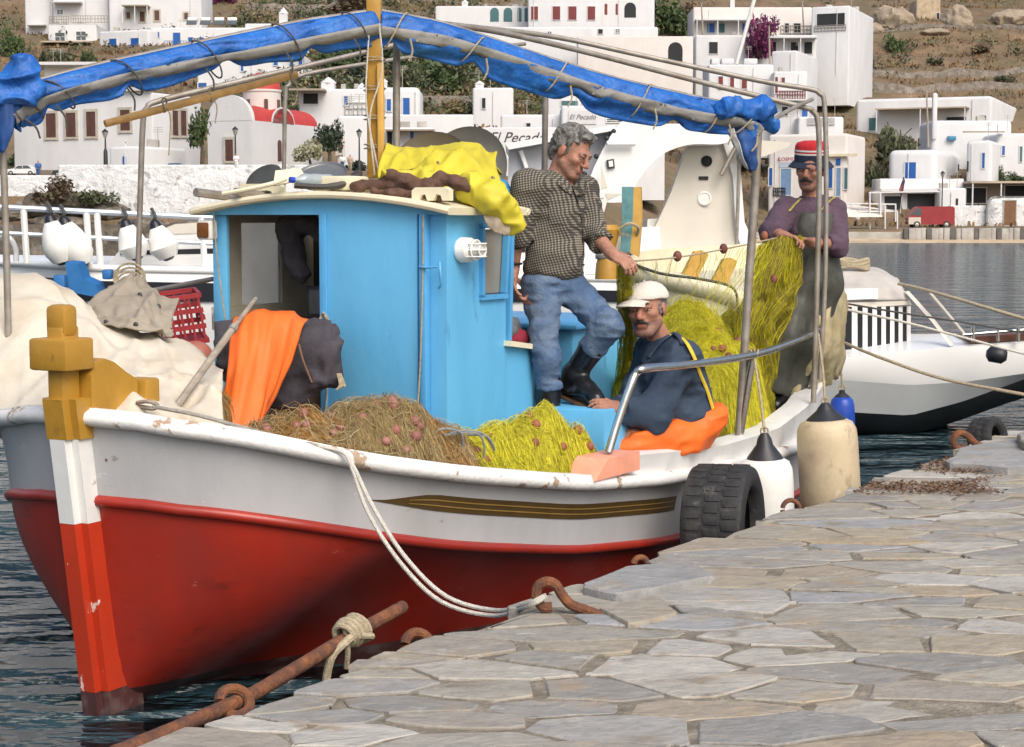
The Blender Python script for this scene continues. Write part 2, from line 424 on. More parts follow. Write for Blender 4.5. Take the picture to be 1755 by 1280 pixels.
# thicker broken edge slabs that stand proud at the rim
def slab(corners, z0, z1, name='edge_slab'):
    P = np.array([PZ(x, y, z1)[:2] for x, y in corners]); pts = []
    for i in range(len(P)):
        a, b = P[i], P[(i+1) % len(P)]
        for f in (.08, .36, .64, .92): pts.append(a + (b-a)*f)
    pts = np.array(pts); pts += rng.normal(0, .007, pts.shape); c = pts.mean(0); k = len(pts)
    ins = c + (pts-c)*.975; low = c + (pts-c)*.985 + rng.normal(0, .006, pts.shape)
    g = G(); g.add([(*p, z0) for p in low] + [(*p, (z0+z1)/2) for p in c+(pts-c)*1.0] + [(*p, z1-.008) for p in pts] + [(*p, z1) for p in ins],
                   [tuple(range(3*k, 4*k))] + [(r*k+i, r*k+(i+1) % k, (r+1)*k+(i+1) % k, (r+1)*k+i) for r in (0, 1, 2) for i in range(k)])
    return g.build(name, stone_m, quay, 25)
slab([(992, 1002), (1080, 968), (1190, 962), (1232, 985), (1150, 1000), (1060, 1016)], .57, .632)
slab([(1030, 1040), (1130, 1020), (1160, 1050), (1080, 1068)], .56, .616)
slab([(1620, 790), (1650, 765), (1760, 748), (1900, 745), (1900, 785), (1740, 800)], .57, .65)
slab([(1740, 742), (1800, 728), (1950, 722), (1950, 760), (1760, 760)], .57, .70)

# dry seaweed blown together on the quay
g = G()
for i in range(7000):
    a = rng.random(); b = rng.normal(0, .33)
    c = PZ(1462 + 240*rng.random() + 40*b, 848 - 62*a + 6*b, QZ); s = .005 + .011*rng.random()
    if q_in(c) < .04 or fbm(c*3.1, 5) < -.05 + .7*(rng.random()-.5): continue
    ax = unit(rng.normal(0, 1, 3) * (1, 1, .35)); bx = unit(np.cross(ax, rng.normal(0, 1, 3)))
    p0 = c + (0, 0, .006 + .02*rng.random())
    g.add([p0 - ax*s, p0 + bx*s*.4, p0 + ax*s*1.2, p0 - bx*s*.4], [(0, 1, 2, 3)])
sw = g.build('dry_seaweed', mat('dry_seaweed', (.16, .095, .06), .95, .4, 30), None, 0, fix=False)
tag(sw, 'dry brown seaweed scattered over the far quay stones', 'seaweed', kind='stuff')

# ================================================================== fishing boat
boat = thing('fishing_boat', 'wooden fishing boat with white sides, red bottom and blue wheelhouse beside the quay', 'fishing boat', BL(0, 0, 0))
_t = [-.17, -.14, -.08, 0, .1, .25, .5, .8, 1.3, 2, 3, 4, 5, 5.6, 6.1, 6.5, 6.75, 6.85]
_b = [.03, .2, .38, .54, .68, .82, .95, 1.03, 1.12, 1.22, 1.3, 1.32, 1.28, 1.2, 1.05, .78, .42, .05]
TS = np.linspace(-.17, 6.85, 260)
def tab(xs, ys, w=7):
    v = np.interp(TS, xs, ys); k = np.ones(w)/w
    s = np.convolve(np.pad(v, w//2, mode='edge'), k, 'valid'); s[:3] = v[:3]; s[-2:] = v[-2:]; return s
Bg = tab(_t, _b, 5)
Sz = tab([-.17, -.1, .05, .42, 1.08, 1.96, 2.84, 4.49, 5.04, 6, 6.85], [1.235, 1.218, 1.161, 1.044, .912, .766, .684, .618, .625, .68, .82], 15)
Rz = tab([-.17, -.14, .05, .42, 1.08, 1.96, 2.85, 4.5, 5.5, 6.85], [.885, .882, .832, .736, .587, .432, .333, .27, .29, .45], 15)
Wl = tab([-.17, .2, .38, .55, .8, 1.25, 2, 3, 4, 5, 5.8, 6.4, 6.7, 6.85], [.02, .03, .05, .10, .27, .56, .9, 1.12, 1.15, 1.0, .62, .22, .06, .03], 13)
Wl = np.minimum(Wl, Bg * .97)
def bgf(t): return float(np.interp(t, TS, Bg))
def szf(t): return float(np.interp(t, TS, Sz))
def tz(t, z):
    """rake of stem and stern: the station slides forward / aft with height"""
    k = 1 - sm(t, -.17, .9); s = sm(t, 5.9, 6.85)
    return t + .17 * k * (1 - z/1.23) - .25 * s * (1 - z/.82)
def hull_pt(i, v, side):
    """v 0 gunwale .. 1 red line .. 2 boot line .. 3 waterline .. 4 keelward"""
    t = TS[i]
    if v <= 1:
        z = Sz[i] + (Rz[i]-Sz[i])*v; n = Bg[i]*(1 - .045*v) - .015*math.sin(v*math.pi)
    else:
        zr = Rz[i]; br = Bg[i]*.955; zb = .085
        if v <= 2: z = zr + (zb - zr)*(v-1)
        elif v <= 3: z = zb*(3-v)
        else: z = -.45*(v-3)
        f = np.clip(z/zr, -.6, 1)
        ex = 1.25 if t < 2 else 1.0
        kk = 2.1 - 1.32*float(sm(t, .10, 1.0)); n = Wl[i] + (br - Wl[i]) * (1 - (1-f)**kk if f > 0 else f*.8)
        n = max(n, .015)
    return BL(tz(t, z), side*n, z)
idx = list(range(0, 40, 2)) + list(range(40, 240, 5)) + list(range(240, 260, 2)) + [259]
def strip(v0, v1, k, both=True, off=0., i0=0, i1=259):
    g = G(); ii = [i for i in idx if i0 <= i <= i1]
    for side in ((1, -1) if both else (1,)):
        P = np.array([[hull_pt(i, v0 + (v1-v0)*j/k, side) for j in range(k+1)] for i in ii])
        if off: P[..., :2] += BN*off*side
        g.sheet(P)
    return g
strip(0, 1, 6).build('hull_topside', hull_paint, boat, 60)
strip(1, 2, 10).build('hull_bottom', red_paint, boat, 60)
g = strip(2, 4, 6); g.build('hull_boot_stripe', boot_paint, boat, 60)
def along(ts, fn): return np.array([fn(t) for t in ts])
tl = list(TS[0:40:2]) + list(TS[40:250:5]) + list(TS[250::3])
for s, nm in ((1, 'rubbing_rail'), (-1, 'rubbing_rail')):
    g = G(); g.tube(along(tl, lambda t: BL(tz(t, szf(t)), s*(bgf(t) + .012), szf(t) - .012)), .043, 10, flat=.8)
    g.build(nm, rail_paint, boat, 60)
    g = G(); g.tube([hull_pt(i, 1.0, s) + np.array([*(BN*.006*s), 0]) for i in idx], .024, 8); g.build('red_strake', red_paint, boat, 60)
# brown pinstripes on the quay side
i0, i1 = np.searchsorted(TS, [.52, 3.0])
for v0, v1, m, dt, nm in ((.34, .56, brown_tape, 0, 'hull_stripe'), (.405, .42, gold_tape, 8, 'hull_pinstripe'), (.48, .495, gold_tape, 8, 'hull_pinstripe')):
    P = []
    for i in range(i0 + dt, i1, 3):
        w = sm(TS[i], .50, .95); mid = .53
        P.append([hull_pt(i, mid + (v - mid)*w, 1) + np.array([*(BN*(.004 if dt == 0 else .007)), 0]) for v in np.linspace(v0, v1, 4)])
    g = G(); g.sheet(np.array(P)); g.build(nm, m, boat, 60)
# deck: flush with the rail
g = G(); P = []
for t in tl:
    z = szf(t) - .03
    P.append([BL(tz(t, z), bgf(t)*.985*k, z + .05*(1-k*k)) for k in np.linspace(-1, 1, 13)])
g.sheet(np.array(P)); g.build('deck', mat('deck_paint', (.40, .20, .13), .8, .25, 8, bump=.4, bscale=30, c2=(.20, .07, .045), amt=.5, s2=5, sharp=.3), boat, 60)
# cap rail on the foredeck
for s in (1, -1):
    P = []
    for t in tl:
        if t > 2.4: break
        z = szf(t) + .022
        P.append([BL(tz(t, z) + .0, s*(bgf(t) + .035), z - .012), BL(tz(t, z), s*(bgf(t) + .02), z + .006), BL(tz(t, z) + .01, s*max(.01, bgf(t) - .10), z + .008), BL(tz(t, z) + .01, s*max(.0, bgf(t) - .105), z - .03)])
    g = G(); g.sheet(np.array(P)); g.build('cap_rail', rail_paint, boat, 30)
# bulwark aft
Bz = lambda t: float(np.interp(t, [2.15, 2.32, 3.45, 4.4, 5.03, 5.6, 6.1, 6.5, 6.85], [.845, .85, .774, .772, .85, .95, 1.07, 1.16, 1.2]))
ta = np.concatenate([np.linspace(2.18, 6.1, 34), np.linspace(6.15, 6.85, 16)])
for s in (1, -1):
    P = []
    for t in ta:
        b = bgf(t); zt = Bz(t); zb = szf(t) - .02; lean = .04*(zt - zb)
        tt_ = tz(t, .8)
        P.append([BL(tt_, s*(b - .02), zb), BL(tt_, s*(b - .005 + lean), (zt+zb)/2), BL(tt_, s*(b + .005 + lean), zt - .03), BL(tt_, s*(b + .012 + lean), zt - .005), BL(tt_, s*(b - .02), zt + .006), BL(tt_ - .0, s*max(b - .13, .0), zt), BL(tt_, s*max(b - .13, 0), zt - .04), BL(tt_, s*max(b - .09, 0), zb)])
    g = G(); g.sheet(np.array(P)); g.build('bulwark', white_paint, boat, 30)
g = G()
for tq, w in ((2.17, .13),):
    g.prism([BL(1.98, 1.05, .79), BL(1.98, 1.27, .785), BL(2.3, 1.285, .73), BL(2.3, 1.09, .73)], (0, 0, .0))
g = G(); g.prism([BL(1.96, 1.275, .77), BL(2.10, 1.28, .862), BL(2.42, 1.30, .862), BL(2.42, 1.30, .77)], np.array([*(-BN*.17), 0]))
g.build('salmon_block', salmon, boat, 20, label='salmon pink block at the forward end of the bulwark')
# stern post
g = G(); g.beam(BL(6.6, 0, .0), BL(6.88, 0, 1.2), .10, .16, up=(*BA, 0), bev=.015); g.build('stern_post', white_paint, boat)
# stem post in three paints, with bead mouldings either side
def stem_seg(z0, z1, m, name, extra=0.):
    g = G()
    def pt(z, d, n): return BL(-.17*z/1.23 - .02 - d, n, z)
    for n0, n1, d0, d1 in ((-.038 - extra, .038 + extra, -.16, .085), (-.072 - extra, -.0385 - extra, -.16, .045), (.0385 + extra, .072 + extra, -.16, .045)):
        g.prism([pt(z0, d0, n0), pt(z0, d1, n0), pt(z0, d1, n1), pt(z0, d0, n1)], pt(z1, 0, 0) - pt(z0, 0, 0))
    return g.build(name, m, boat, 20)
chip_w = mat('stem_white', (.76, .76, .73), .45, .06, 7, c2=(.45, .38, .28), amt=.345, s2=16, sharp=.03)
chip_r = mat('stem_red', (.50, .042, .014), .4, .12, 5, c2=(.72, .66, .6), amt=.335, s2=18, sharp=.02, stretch=(1, 1, .5))
stem_seg(-.5, .10, boot_paint, 'stem_foot'); stem_seg(.101, .80, chip_r, 'stem_red_length'); stem_seg(.801, 1.14, chip_w, 'stem_white_length')
stem_seg(1.141, 1.30, ochre, 'stem_collar', .012)
g = G(); fr = (np.array([*(-BA), 0]), np.array([*BN, 0]), np.array([0, 0, 1.]))
zc = 1.30
g.box(BL(-.215, 0, 1.385), (.10, .082, .40), fr, bev=.012); g.build('stem_head', ochre, boat, 30)
g = G(); g.box(BL(-.225, 0, 1.475), (.165, .19, .125), fr, bev=.012); g.build('stem_crosspiece', ochre, boat, 30)
g = G(); g.box(BL(-.22, 0, 1.605), (.085, .10, .125), fr, bev=.022); g.build('stem_cap', ochre, boat, 30)
# bow knee (the ochre breast hook behind the stem)
prof = [(-.16, 1.18), (-.16, 1.39), (-.13, 1.435), (-.08, 1.45), (-.02, 1.43), (.05, 1.385), (.10, 1.36), (.115, 1.34), (.115, 1.18)]
g = G(); g.prism([BL(t, -.03, z) for t, z in prof], np.array([*(BN*.12), 0])); o = g.build('bow_knee', ochre, boat, 25)
g = G(); g.box(BL(.19, .05, 1.29), (.09, .12, .12), fr, bev=.012); g.build('bow_bitt', ochre, boat, 30)
# little shackle on the stem
g = G(); g.tube(spline([BL(-.12, .12, 1.16), BL(-.1, .15, 1.12), BL(-.1, .14, 1.07), BL(-.12, .12, 1.05)], 5), .007, 6); g.build('bow_shackle', rust, boat)

# ---- wheelhouse
wh = bpy.data.objects.new('wheelhouse', None); COL.objects.link(wh); wh.parent = boat
CT, CW, ZB, ZT = 1.61, .675, .86, 2.045
fa = np.array([*BA, 0.]); fn = np.array([*BN, 0.]); fz = np.array([0, 0, 1.])
def cbox(t0, t1, n0, n1, z0, z1, bev=0, g=None):
    g = g or G(); g.box(BL((t0+t1)/2, (n0+n1)/2, (z0+z1)/2), (t1-t0, n1-n0, z1-z0), (fa, fn, fz), bev=bev); return g
TK = .03
DO0, DO1 = -CW + .085, .0        # doorway
cbox(CT, CT+TK, -CW, DO0, ZB, ZT, .006).build('front_post', blue_paint, wh)
cbox(CT, CT+TK, DO1+.02, CW, ZB, ZT).build('front_wall', blue_paint, wh)
cbox(CT+.002, CT+TK, DO0, DO1+.02, ZB, 1.22).build('door_sill_board', mat('old_board', (.10, .07, .05), .8, .3, 8), wh)
door = cbox(CT-.032, CT-.004, .005, .535, ZB+.03, ZT-.015, .004).build('sliding_door', blue_paint, wh)
cbox(CT-.045, CT-.0325, -.005, .035, ZB+.03, ZT-.02, .003).build('door_stile', blue_trim, wh)
cbox(CT-.050, CT-.003, .555, .590, ZB, ZT-.02, .004).build('corner_batten', blue_trim, wh)
# cambered header and roof
def roofz(n): return 2.055 + .075*(1 - (n/.72)**2)
ns = np.linspace(-.74, .74, 15)
g = G(); poly = [BL(CT-.03, n, roofz(n)-.002) for n in np.linspace(-CW-.01, CW+.01, 13)] + [BL(CT-.03, CW+.01, ZT-.025), BL(CT-.03, -CW-.01, ZT-.025)]
g.prism(poly, fa*.028); g.build('header_board', blue_paint, wh, 20)
g = G(); P = [[BL(t, n, roofz(n)) for n in ns] for t in np.linspace(CT-.075, CT+.70, 8)]
g.sheet(np.array(P)[:, ::-1], .034); roof = g.build('roof', cream, wh, 30)
for t0 in (CT-.083, CT+.705):
    g = G(); g.tube([BL(t0, n, roofz(n)-.016) for n in ns], .017, 8, flat=1.0); g.build('roof_edge_moulding', cream, wh)
# side wall towards the quay, with a slanting aft edge and a window
w0, w1, wz0, wz1 = .33, .52, 1.635, 1.955
def side(pts, n, th, m, nm):
    g = G(); g.prism([BL(CT + dt, n, z) for dt, z in pts], fn*th); return g.build(nm, m, wh, 20)
side([(TK, ZB), (w0, ZB), (w0, ZT+.01), (TK, ZT+.01)], CW-TK, TK, blue_paint, 'side_wall')
side([(w0, ZB), (.575, ZB), (.58, wz0), (w0, wz0)], CW-TK, TK, blue_paint, 'side_wall')
side([(w0, wz1), (.64, wz1), (.65, ZT+.01), (w0, ZT+.01)], CW-TK, TK, blue_paint, 'side_wall')
side([(w1+.03, wz0), (.58, wz0), (.64, wz1), (w1+.06, wz1)], CW-TK, TK, blue_paint, 'side_wall')
side([(.575, .72), (.87, .72), (.87, 1.335), (.575, 1.375)], CW-TK, TK, blue_paint, 'low_side_wall')
side([(.56, 1.375), (.885, 1.335), (.885, 1.36), (.56, 1.402)], CW-TK-.02, TK+.06, cream, 'sill_board')
side([(.60, 1.40), (.63, 1.40), (.665, ZT), (.635, ZT)], CW-TK-.004, TK+.012, blue_trim, 'aft_edge_batten')
win = side([(w0+.005, wz0+.005), (w1+.025, wz0+.005), (w1+.055, wz1-.005), (w0+.005, wz1-.005)], CW-.022, .008, glass('dusty_window_pane', (.25, .235, .20), .12), 'window')
def wframe(a, b, wd):
    g = G(); g.beam(BL(CT+a[0], CW+.006, a[1]), BL(CT+b[0], CW+.006, b[1]), .024, wd, up=fn); o = g.build('window_frame', blue_trim, win)
wframe((w0-.02, wz0-.012), (w1+.05, wz0-.012), .03); wframe((w0-.02, wz1+.012), (w1+.08, wz1+.012), .03)
wframe((w0-.008, wz0-.01), (w0-.008, wz1+.01), .03); wframe((w1+.03, wz0+.004), (w1+.062, wz1), .03)
# far side, back and floor
cbox(CT+TK, CT+.87, -CW, -CW+TK, ZB, 1.56).build('far_side_wall', inner_wall, wh)
cbox(CT+TK, CT+.20, -CW, -CW+TK, 1.561, ZT+.01).build('far_side_wall', inner_wall, wh)
cbox(CT+.55, CT+.87, -CW, -CW+TK, 1.561, ZT+.01).build('far_side_wall', inner_wall, wh)
cbox(CT+.2, CT+.55, -CW, -CW+TK, 1.98, ZT+.01).build('far_side_wall', inner_wall, wh)
cbox(CT+.2, CT+.55, -CW+.01, -CW+.018, 1.561, 1.98).build('far_window', mat('bright_pane', (.62, .64, .64), .2, .1, 5, trans=.6), wh)
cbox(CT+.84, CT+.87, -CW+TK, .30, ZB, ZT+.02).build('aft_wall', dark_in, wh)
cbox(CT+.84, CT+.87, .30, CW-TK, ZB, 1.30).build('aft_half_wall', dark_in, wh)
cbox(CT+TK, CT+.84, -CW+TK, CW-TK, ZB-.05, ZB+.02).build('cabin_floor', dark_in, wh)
cbox(CT+.30, CT+.70, -CW+TK, .10, 1.455, 1.485).build('shelf', mat('shelf_wood', (.20, .17, .11), .7, .2, 6), wh)
cbox(CT+.30, CT+.33, -.42, -.38, ZB, 1.455).build('shelf_post', mat('shelf_wood', (.20, .17, .11)), wh)
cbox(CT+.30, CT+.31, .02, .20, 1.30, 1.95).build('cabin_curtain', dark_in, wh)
# bulkhead lamp and nav lamp
lm = BL(CT+.13, CW, 1.855)
g = G(); g.lathe(lm, fn, [(.066, 0), (.072, .01), (.068, .055), (.058, .068)], 18, sq=(1, .85)); lamp = g.build('bulkhead_lamp', plastic_w, wh, 30)
g = G(); g.lathe(lm + fn*.062, fn, [(.046, 0), (.045, .03), (.03, .055), (.006, .062)], 14, sq=(1, .8)); g.build('lamp_glass', glass('lamp_glass', (.55, .55, .53), .08), lamp, 40)
g = G()
for a in (-.03, 0, .03): g.tube([lm + fn*.06 + fz*a + fa*-.05, lm + fn*.12 + fz*a + fa*-.035, lm + fn*.132 + fz*a, lm + fn*.12 + fz*a + fa*.035, lm + fn*.06 + fz*a + fa*.05], .004, 6)
g.tube([lm + fn*.085 + fz*.046*math.sin(q) + fa*.052*math.cos(q) for q in np.linspace(0, 6.28, 20)], .005, 6); g.tube([lm + fn*.118 + fz*.030*math.sin(q) + fa*.034*math.cos(q) for q in np.linspace(0, 6.28, 16)], .005, 6); g.build('lamp_guard', plastic_w, lamp)
g = G(); g.box(BL(CT-.045, -CW+.005, 1.945), (.06, .085, .095), (fa, fn, fz), bev=.01); nl = g.build('navigation_lamp', plastic_w, wh, 30)
g = G(); g.box(BL(CT-.082, -CW+.005, 1.945), (.02, .066, .075), (fa, fn, fz), bev=.008); g.build('amber_lens', mat('amber_lens', (.16, .06, .015), .2, .2, 20), nl, 30)
# roof fittings
for t0, n0, L in ((CT-.02, .50, .20), (CT+.05, -.55, .26)):
    g = G(); poly = []
    for k, (x, z) in enumerate([(0, 0), (0, .048), (.02, .062), (L-.02, .062), (L, .048), (L, 0), (L*.82, 0), (L*.78, .024), (L*.66, .030), (L*.58, 0), (L*.42, 0), (L*.36, .030), (L*.26, .026), (L*.20, 0)]):
        poly.append(BL(t0, n0 + x, roofz(n0+L/2) + .006 + z))
    g.prism(poly, fa*.04); g.build('roof_cleat', cream, wh, 20)
g = G(); g.box(BL(CT+.10, .02, roofz(0)+.04), (.16, .24, .07), (fa, fn, fz), bev=.012); g.build('mast_step', cream, wh, 30)
for n0 in (-.66, -.42):
    g = G(); g.tube([BL(CT-.12, n0 - .02, 2.13), BL(CT+.2, n0 + .05, 2.10)], .022, 8); g.build('roof_rod', galv, wh)
# door knot of rope
g = G(); kp = BL(CT-.05, .012, 1.545)
for r_, a0 in ((.045, 0), (.055, .4), (.038, -.5)):
    g.tube([kp + fn*(r_*.55*math.sin(a) + .01) + fz*(-r_*1.2 + r_*1.3*math.cos(a)) - fa*.008*math.sin(3*a+a0) for a in np.linspace(0, 2*math.pi, 18)], .006, 6)
g.tube(spline([kp, kp - fz*.12 + fn*.0, kp - fz*.3 + fn*.03, kp - fz*.5 + fn*.01], 5), .004, 6)
g.build('door_rope', rope_b, wh)
g = G(); g.tube(spline([BL(CT-.06, .585, 2.02), BL(CT-.055, .58, 1.8), BL(CT-.06, .57, 1.4), BL(CT-.07, .55, 1.0)], 6), .004, 6); g.build('halyard', rope_b, wh)
g = G(); g.tube(spline([BL(CT-.06, -.62, 2.05), BL(CT-.06, -.60, 1.8), BL(CT-.07, -.54, 1.45), BL(CT-.08, -.5, 1.25)], 6), .004, 6); g.build('halyard', rope_b, wh)
# blue engine box aft of the gap the man stands in
cbox(2.44, 2.80, .72, 1.10, .66, 1.05, .01).build('step_box', blue_paint, boat)
cbox(3.1, 4.15, -.55, .60, .62, 1.40, .01).build('engine_box', blue_paint, boat)
cbox(3.06, 4.19, -.59, .64, 1.401, 1.43, .01).build('engine_box_lid', blue_trim, boat)

g = G(); g.tube(spline([BL(CT-.052, .56, 1.78), BL(CT-.06, .60, 1.775), BL(CT-.058, .66, 1.78)], 4), .006, 6); g.tube(spline([BL(CT-.03, .655, 1.80), BL(CT-.05, .67, 1.76), BL(CT-.04, .668, 1.70), BL(CT-.03, .65, 1.68)], 5), .006, 6); g.build('door_hook', blue_trim, wh)
g = G(); g.tube(spline([BL(CT-.03, -.655, 1.56), BL(CT-.05, -.64, 1.53), BL(CT-.035, -.65, 1.45)], 5), .006, 6); g.build('door_hook', galv, wh)
# ---- mast, pipes, bamboo
mt = BL(2.0, -.12, 2.1)
g = G()
top = PX(640, -150, mt[1]); base = PX(643, 305, mt[1])
g.beam(base, top, .075, .07, up=(0, 1, 0), bev=.012); mast = g.build('mast', ochre, boat, 30)
g = G(); g.beam(base + (.035, -.05, 0), PX(653, 110, mt[1]) + (0, -.05, 0), .035, .04, up=(0, 1, 0), bev=.008); g.build('mast_fish', ochre2, mast, 30)
for k in range(4):
    g = G(); z0 = base + (top-base)*(.12 + .11*k); g.tube([z0 + np.array([.055*math.cos(a), .055*math.sin(a), .01*math.sin(a*.5)]) for a in np.linspace(0, 12, 22)], .0035, 5); g.build('mast_lashing', rope_b, mast)
g = G(); g.tube(spline([PX(650, 40, mt[1]-.1), PX(655, 120, mt[1]-.1), PX(634, 200, mt[1]-.1), PX(642, 300, mt[1]-.1)], 6), .004, 5); g.tube(spline([PX(632, 60, mt[1]-.1), PX(628, 180, mt[1]-.1), PX(650, 300, mt[1]-.1)], 6), .004, 5); g.build('halyard', rope_w, mast)
g = G(); g.lathe(PX(668, 52, 8.9), (0, 0, 1), [(.034, 0), (.036, .07), (.03, .075)], 14); g.build('tin_can', mat('dark_red_tin', (.20, .02, .03), .4, .2, 12), mast)
fr_ = bpy.data.objects.new('awning_frame', None); COL.objects.link(fr_); fr_.parent = boat
def pipe(pts, r=.017, k=6, nm='frame_pipe', m=galv):
    g = G(); g.tube(spline(pts, k), r, 8); return g.build(nm, m, fr_, 50)
A1, A2, A3 = PX(-2, 172, 7.75), PX(640, 18, 8.85), PX(1300, 200, 9.85)
pipe([PX(16, 715, 7.75), PX(14, 560, 7.75), PX(8, 330, 7.75), PX(2, 200, 7.75)], .016, 2, 'awning_post')
def curve(px, k=6): return spline([PX(*q) for q in px], k)
R_L = curve([(-2, 172, 7.75), (30, 152, 7.8), (130, 122, 7.95), (260, 92, 8.2), (400, 62, 8.45), (520, 38, 8.65), (640, 20, 8.85)])
R_R = curve([(650, 20, 8.87), (760, 42, 9.0), (900, 88, 9.2), (1040, 132, 9.42), (1180, 165, 9.62), (1270, 185, 9.78), (1298, 205, 9.85)])
g = G(); g.tube(R_L, .017, 8); g.build('frame_pipe', galv, fr_, 50)
g = G(); g.tube(R_R, .017, 8); g.build('frame_pipe', galv, fr_, 50)
pipe([PX(1300, 205, 9.85), PX(1294, 330, 9.87), PX(1284, 470, 9.88), PX(1276, 600, 9.88), PX(1266, 750, 9.88)], .024, 3, 'awning_post')
pipe([PX(230, 700, 8.9), PX(234, 560, 8.9), PX(240, 350, 8.9), PX(245, 210, 8.9), PX(252, 186, 8.9), PX(272, 173, 8.92), PX(400, 142, 9.05), PX(560, 105, 9.25), PX(720, 68, 9.5), PX(800, 62, 9.7)], .015, 5)
pipe([PX(478, 740, 9.9), PX(486, 330, 9.9), PX(489, 170, 9.9), PX(496, 145, 9.9), PX(520, 128, 9.95), PX(640, 107, 10.2), PX(780, 88, 10.6), PX(900, 75, 11)], .012, 5)
pipe([PX(678, 560, 9.05), PX(680, 50, 9.05)], .019, 2, 'awning_post')
pipe([PX(928, 780, 9.75), PX(935, 135, 9.75)], .017, 2, 'awning_post')
pipe([PX(700, 35, 9.2), PX(840, 52, 9.9), PX(1000, 88, 10.4), PX(1200, 140, 10.7), PX(1370, 182, 10.82), PX(1392, 190, 10.85), PX(1402, 212, 10.85), PX(1404, 300, 10.85), PX(1400, 500, 10.85), PX(1394, 690, 10.85)], .017, 6)
pipe([PX(800, 45, 10.4), PX(950, 63, 10.9), PX(1100, 95, 11.0), PX(1300, 138, 11.0), PX(1385, 152, 11.0), PX(1404, 160, 11.0), PX(1413, 180, 11.0), PX(1416, 300, 11.0), PX(1414, 480, 11.0), PX(1405, 650, 11.0)], .016, 6)
pipe([PX(1312, 215, 9.9), PX(1350, 190, 10.5), PX(1392, 170, 10.9)], .013, 5)
g = G(); bp = [PX(180, 212, 8.3), PX(340, 170, 8.55), PX(508, 127, 8.85)]
g.tube(spline(bp, 5), [.018, .019, .0195, .0195, .02, .02, .02, .02, .02, .02, .02], 10); g.build('bamboo_pole', bamboo, fr_, 50)
for px, py, Y in ((282, 180, 8.45), (362, 162, 8.6), (500, 130, 8.84)):
    g = G(); c = PX(px, py, Y); g.tube([c + np.array([.006*math.sin(2*a), .034*math.cos(a), .034*math.sin(a)]) for a in np.linspace(0, 14, 26)], .0045, 5)
    g.tube(spline([c, c + (.03, -.02, -.06), c + (.02, -.02, -.14 - .1*(px == 282))], 5), .003, 5); g.build('lashing', rope_b, fr_)
# stainless hand rail
rl = bpy.data.objects.new('hand_rail', None); COL.objects.link(rl); rl.parent = boat
rp = [(1043, 775, 8.42), (1058, 725, 8.45), (1080, 662, 8.48), (1090, 640, 8.5), (1108, 631, 8.52), (1180, 625, 8.9), (1290, 608, 9.8), (1360, 585, 10.6), (1405, 563, 11.1), (1425, 540, 11.4), (1431, 512, 11.6), (1428, 497, 11.75)]
g = G(); g.tube(curve(rp, 6), .021, 10); g.build('top_rail', steel, rl, 60)
g = G(); g.tube(curve([(1290, 610, 9.86), (1280, 670, 9.87), (1268, 748, 9.88)], 4), .022, 10); g.build('stanchion', steel, rl, 60)
g = G(); g.beam(PX(1402, 575, 11.15), PX(1392, 692, 11.2), .05, .03, up=(0, 1, 0), bev=.006); g.build('stanchion', galv, rl)
for px, py, Y in ((1290, 608, 9.85), (1400, 565, 11.05)):
    g = G(); c = PX(px, py, Y)
    for j in range(3): g.tube([c + np.array([.02*(j-1) + .01*math.sin(a), .03*math.cos(a), .03*math.sin(a)]) for a in np.linspace(0, 6.3, 14)], .005, 5)
    g.build('rail_lashing', rope_b, rl)
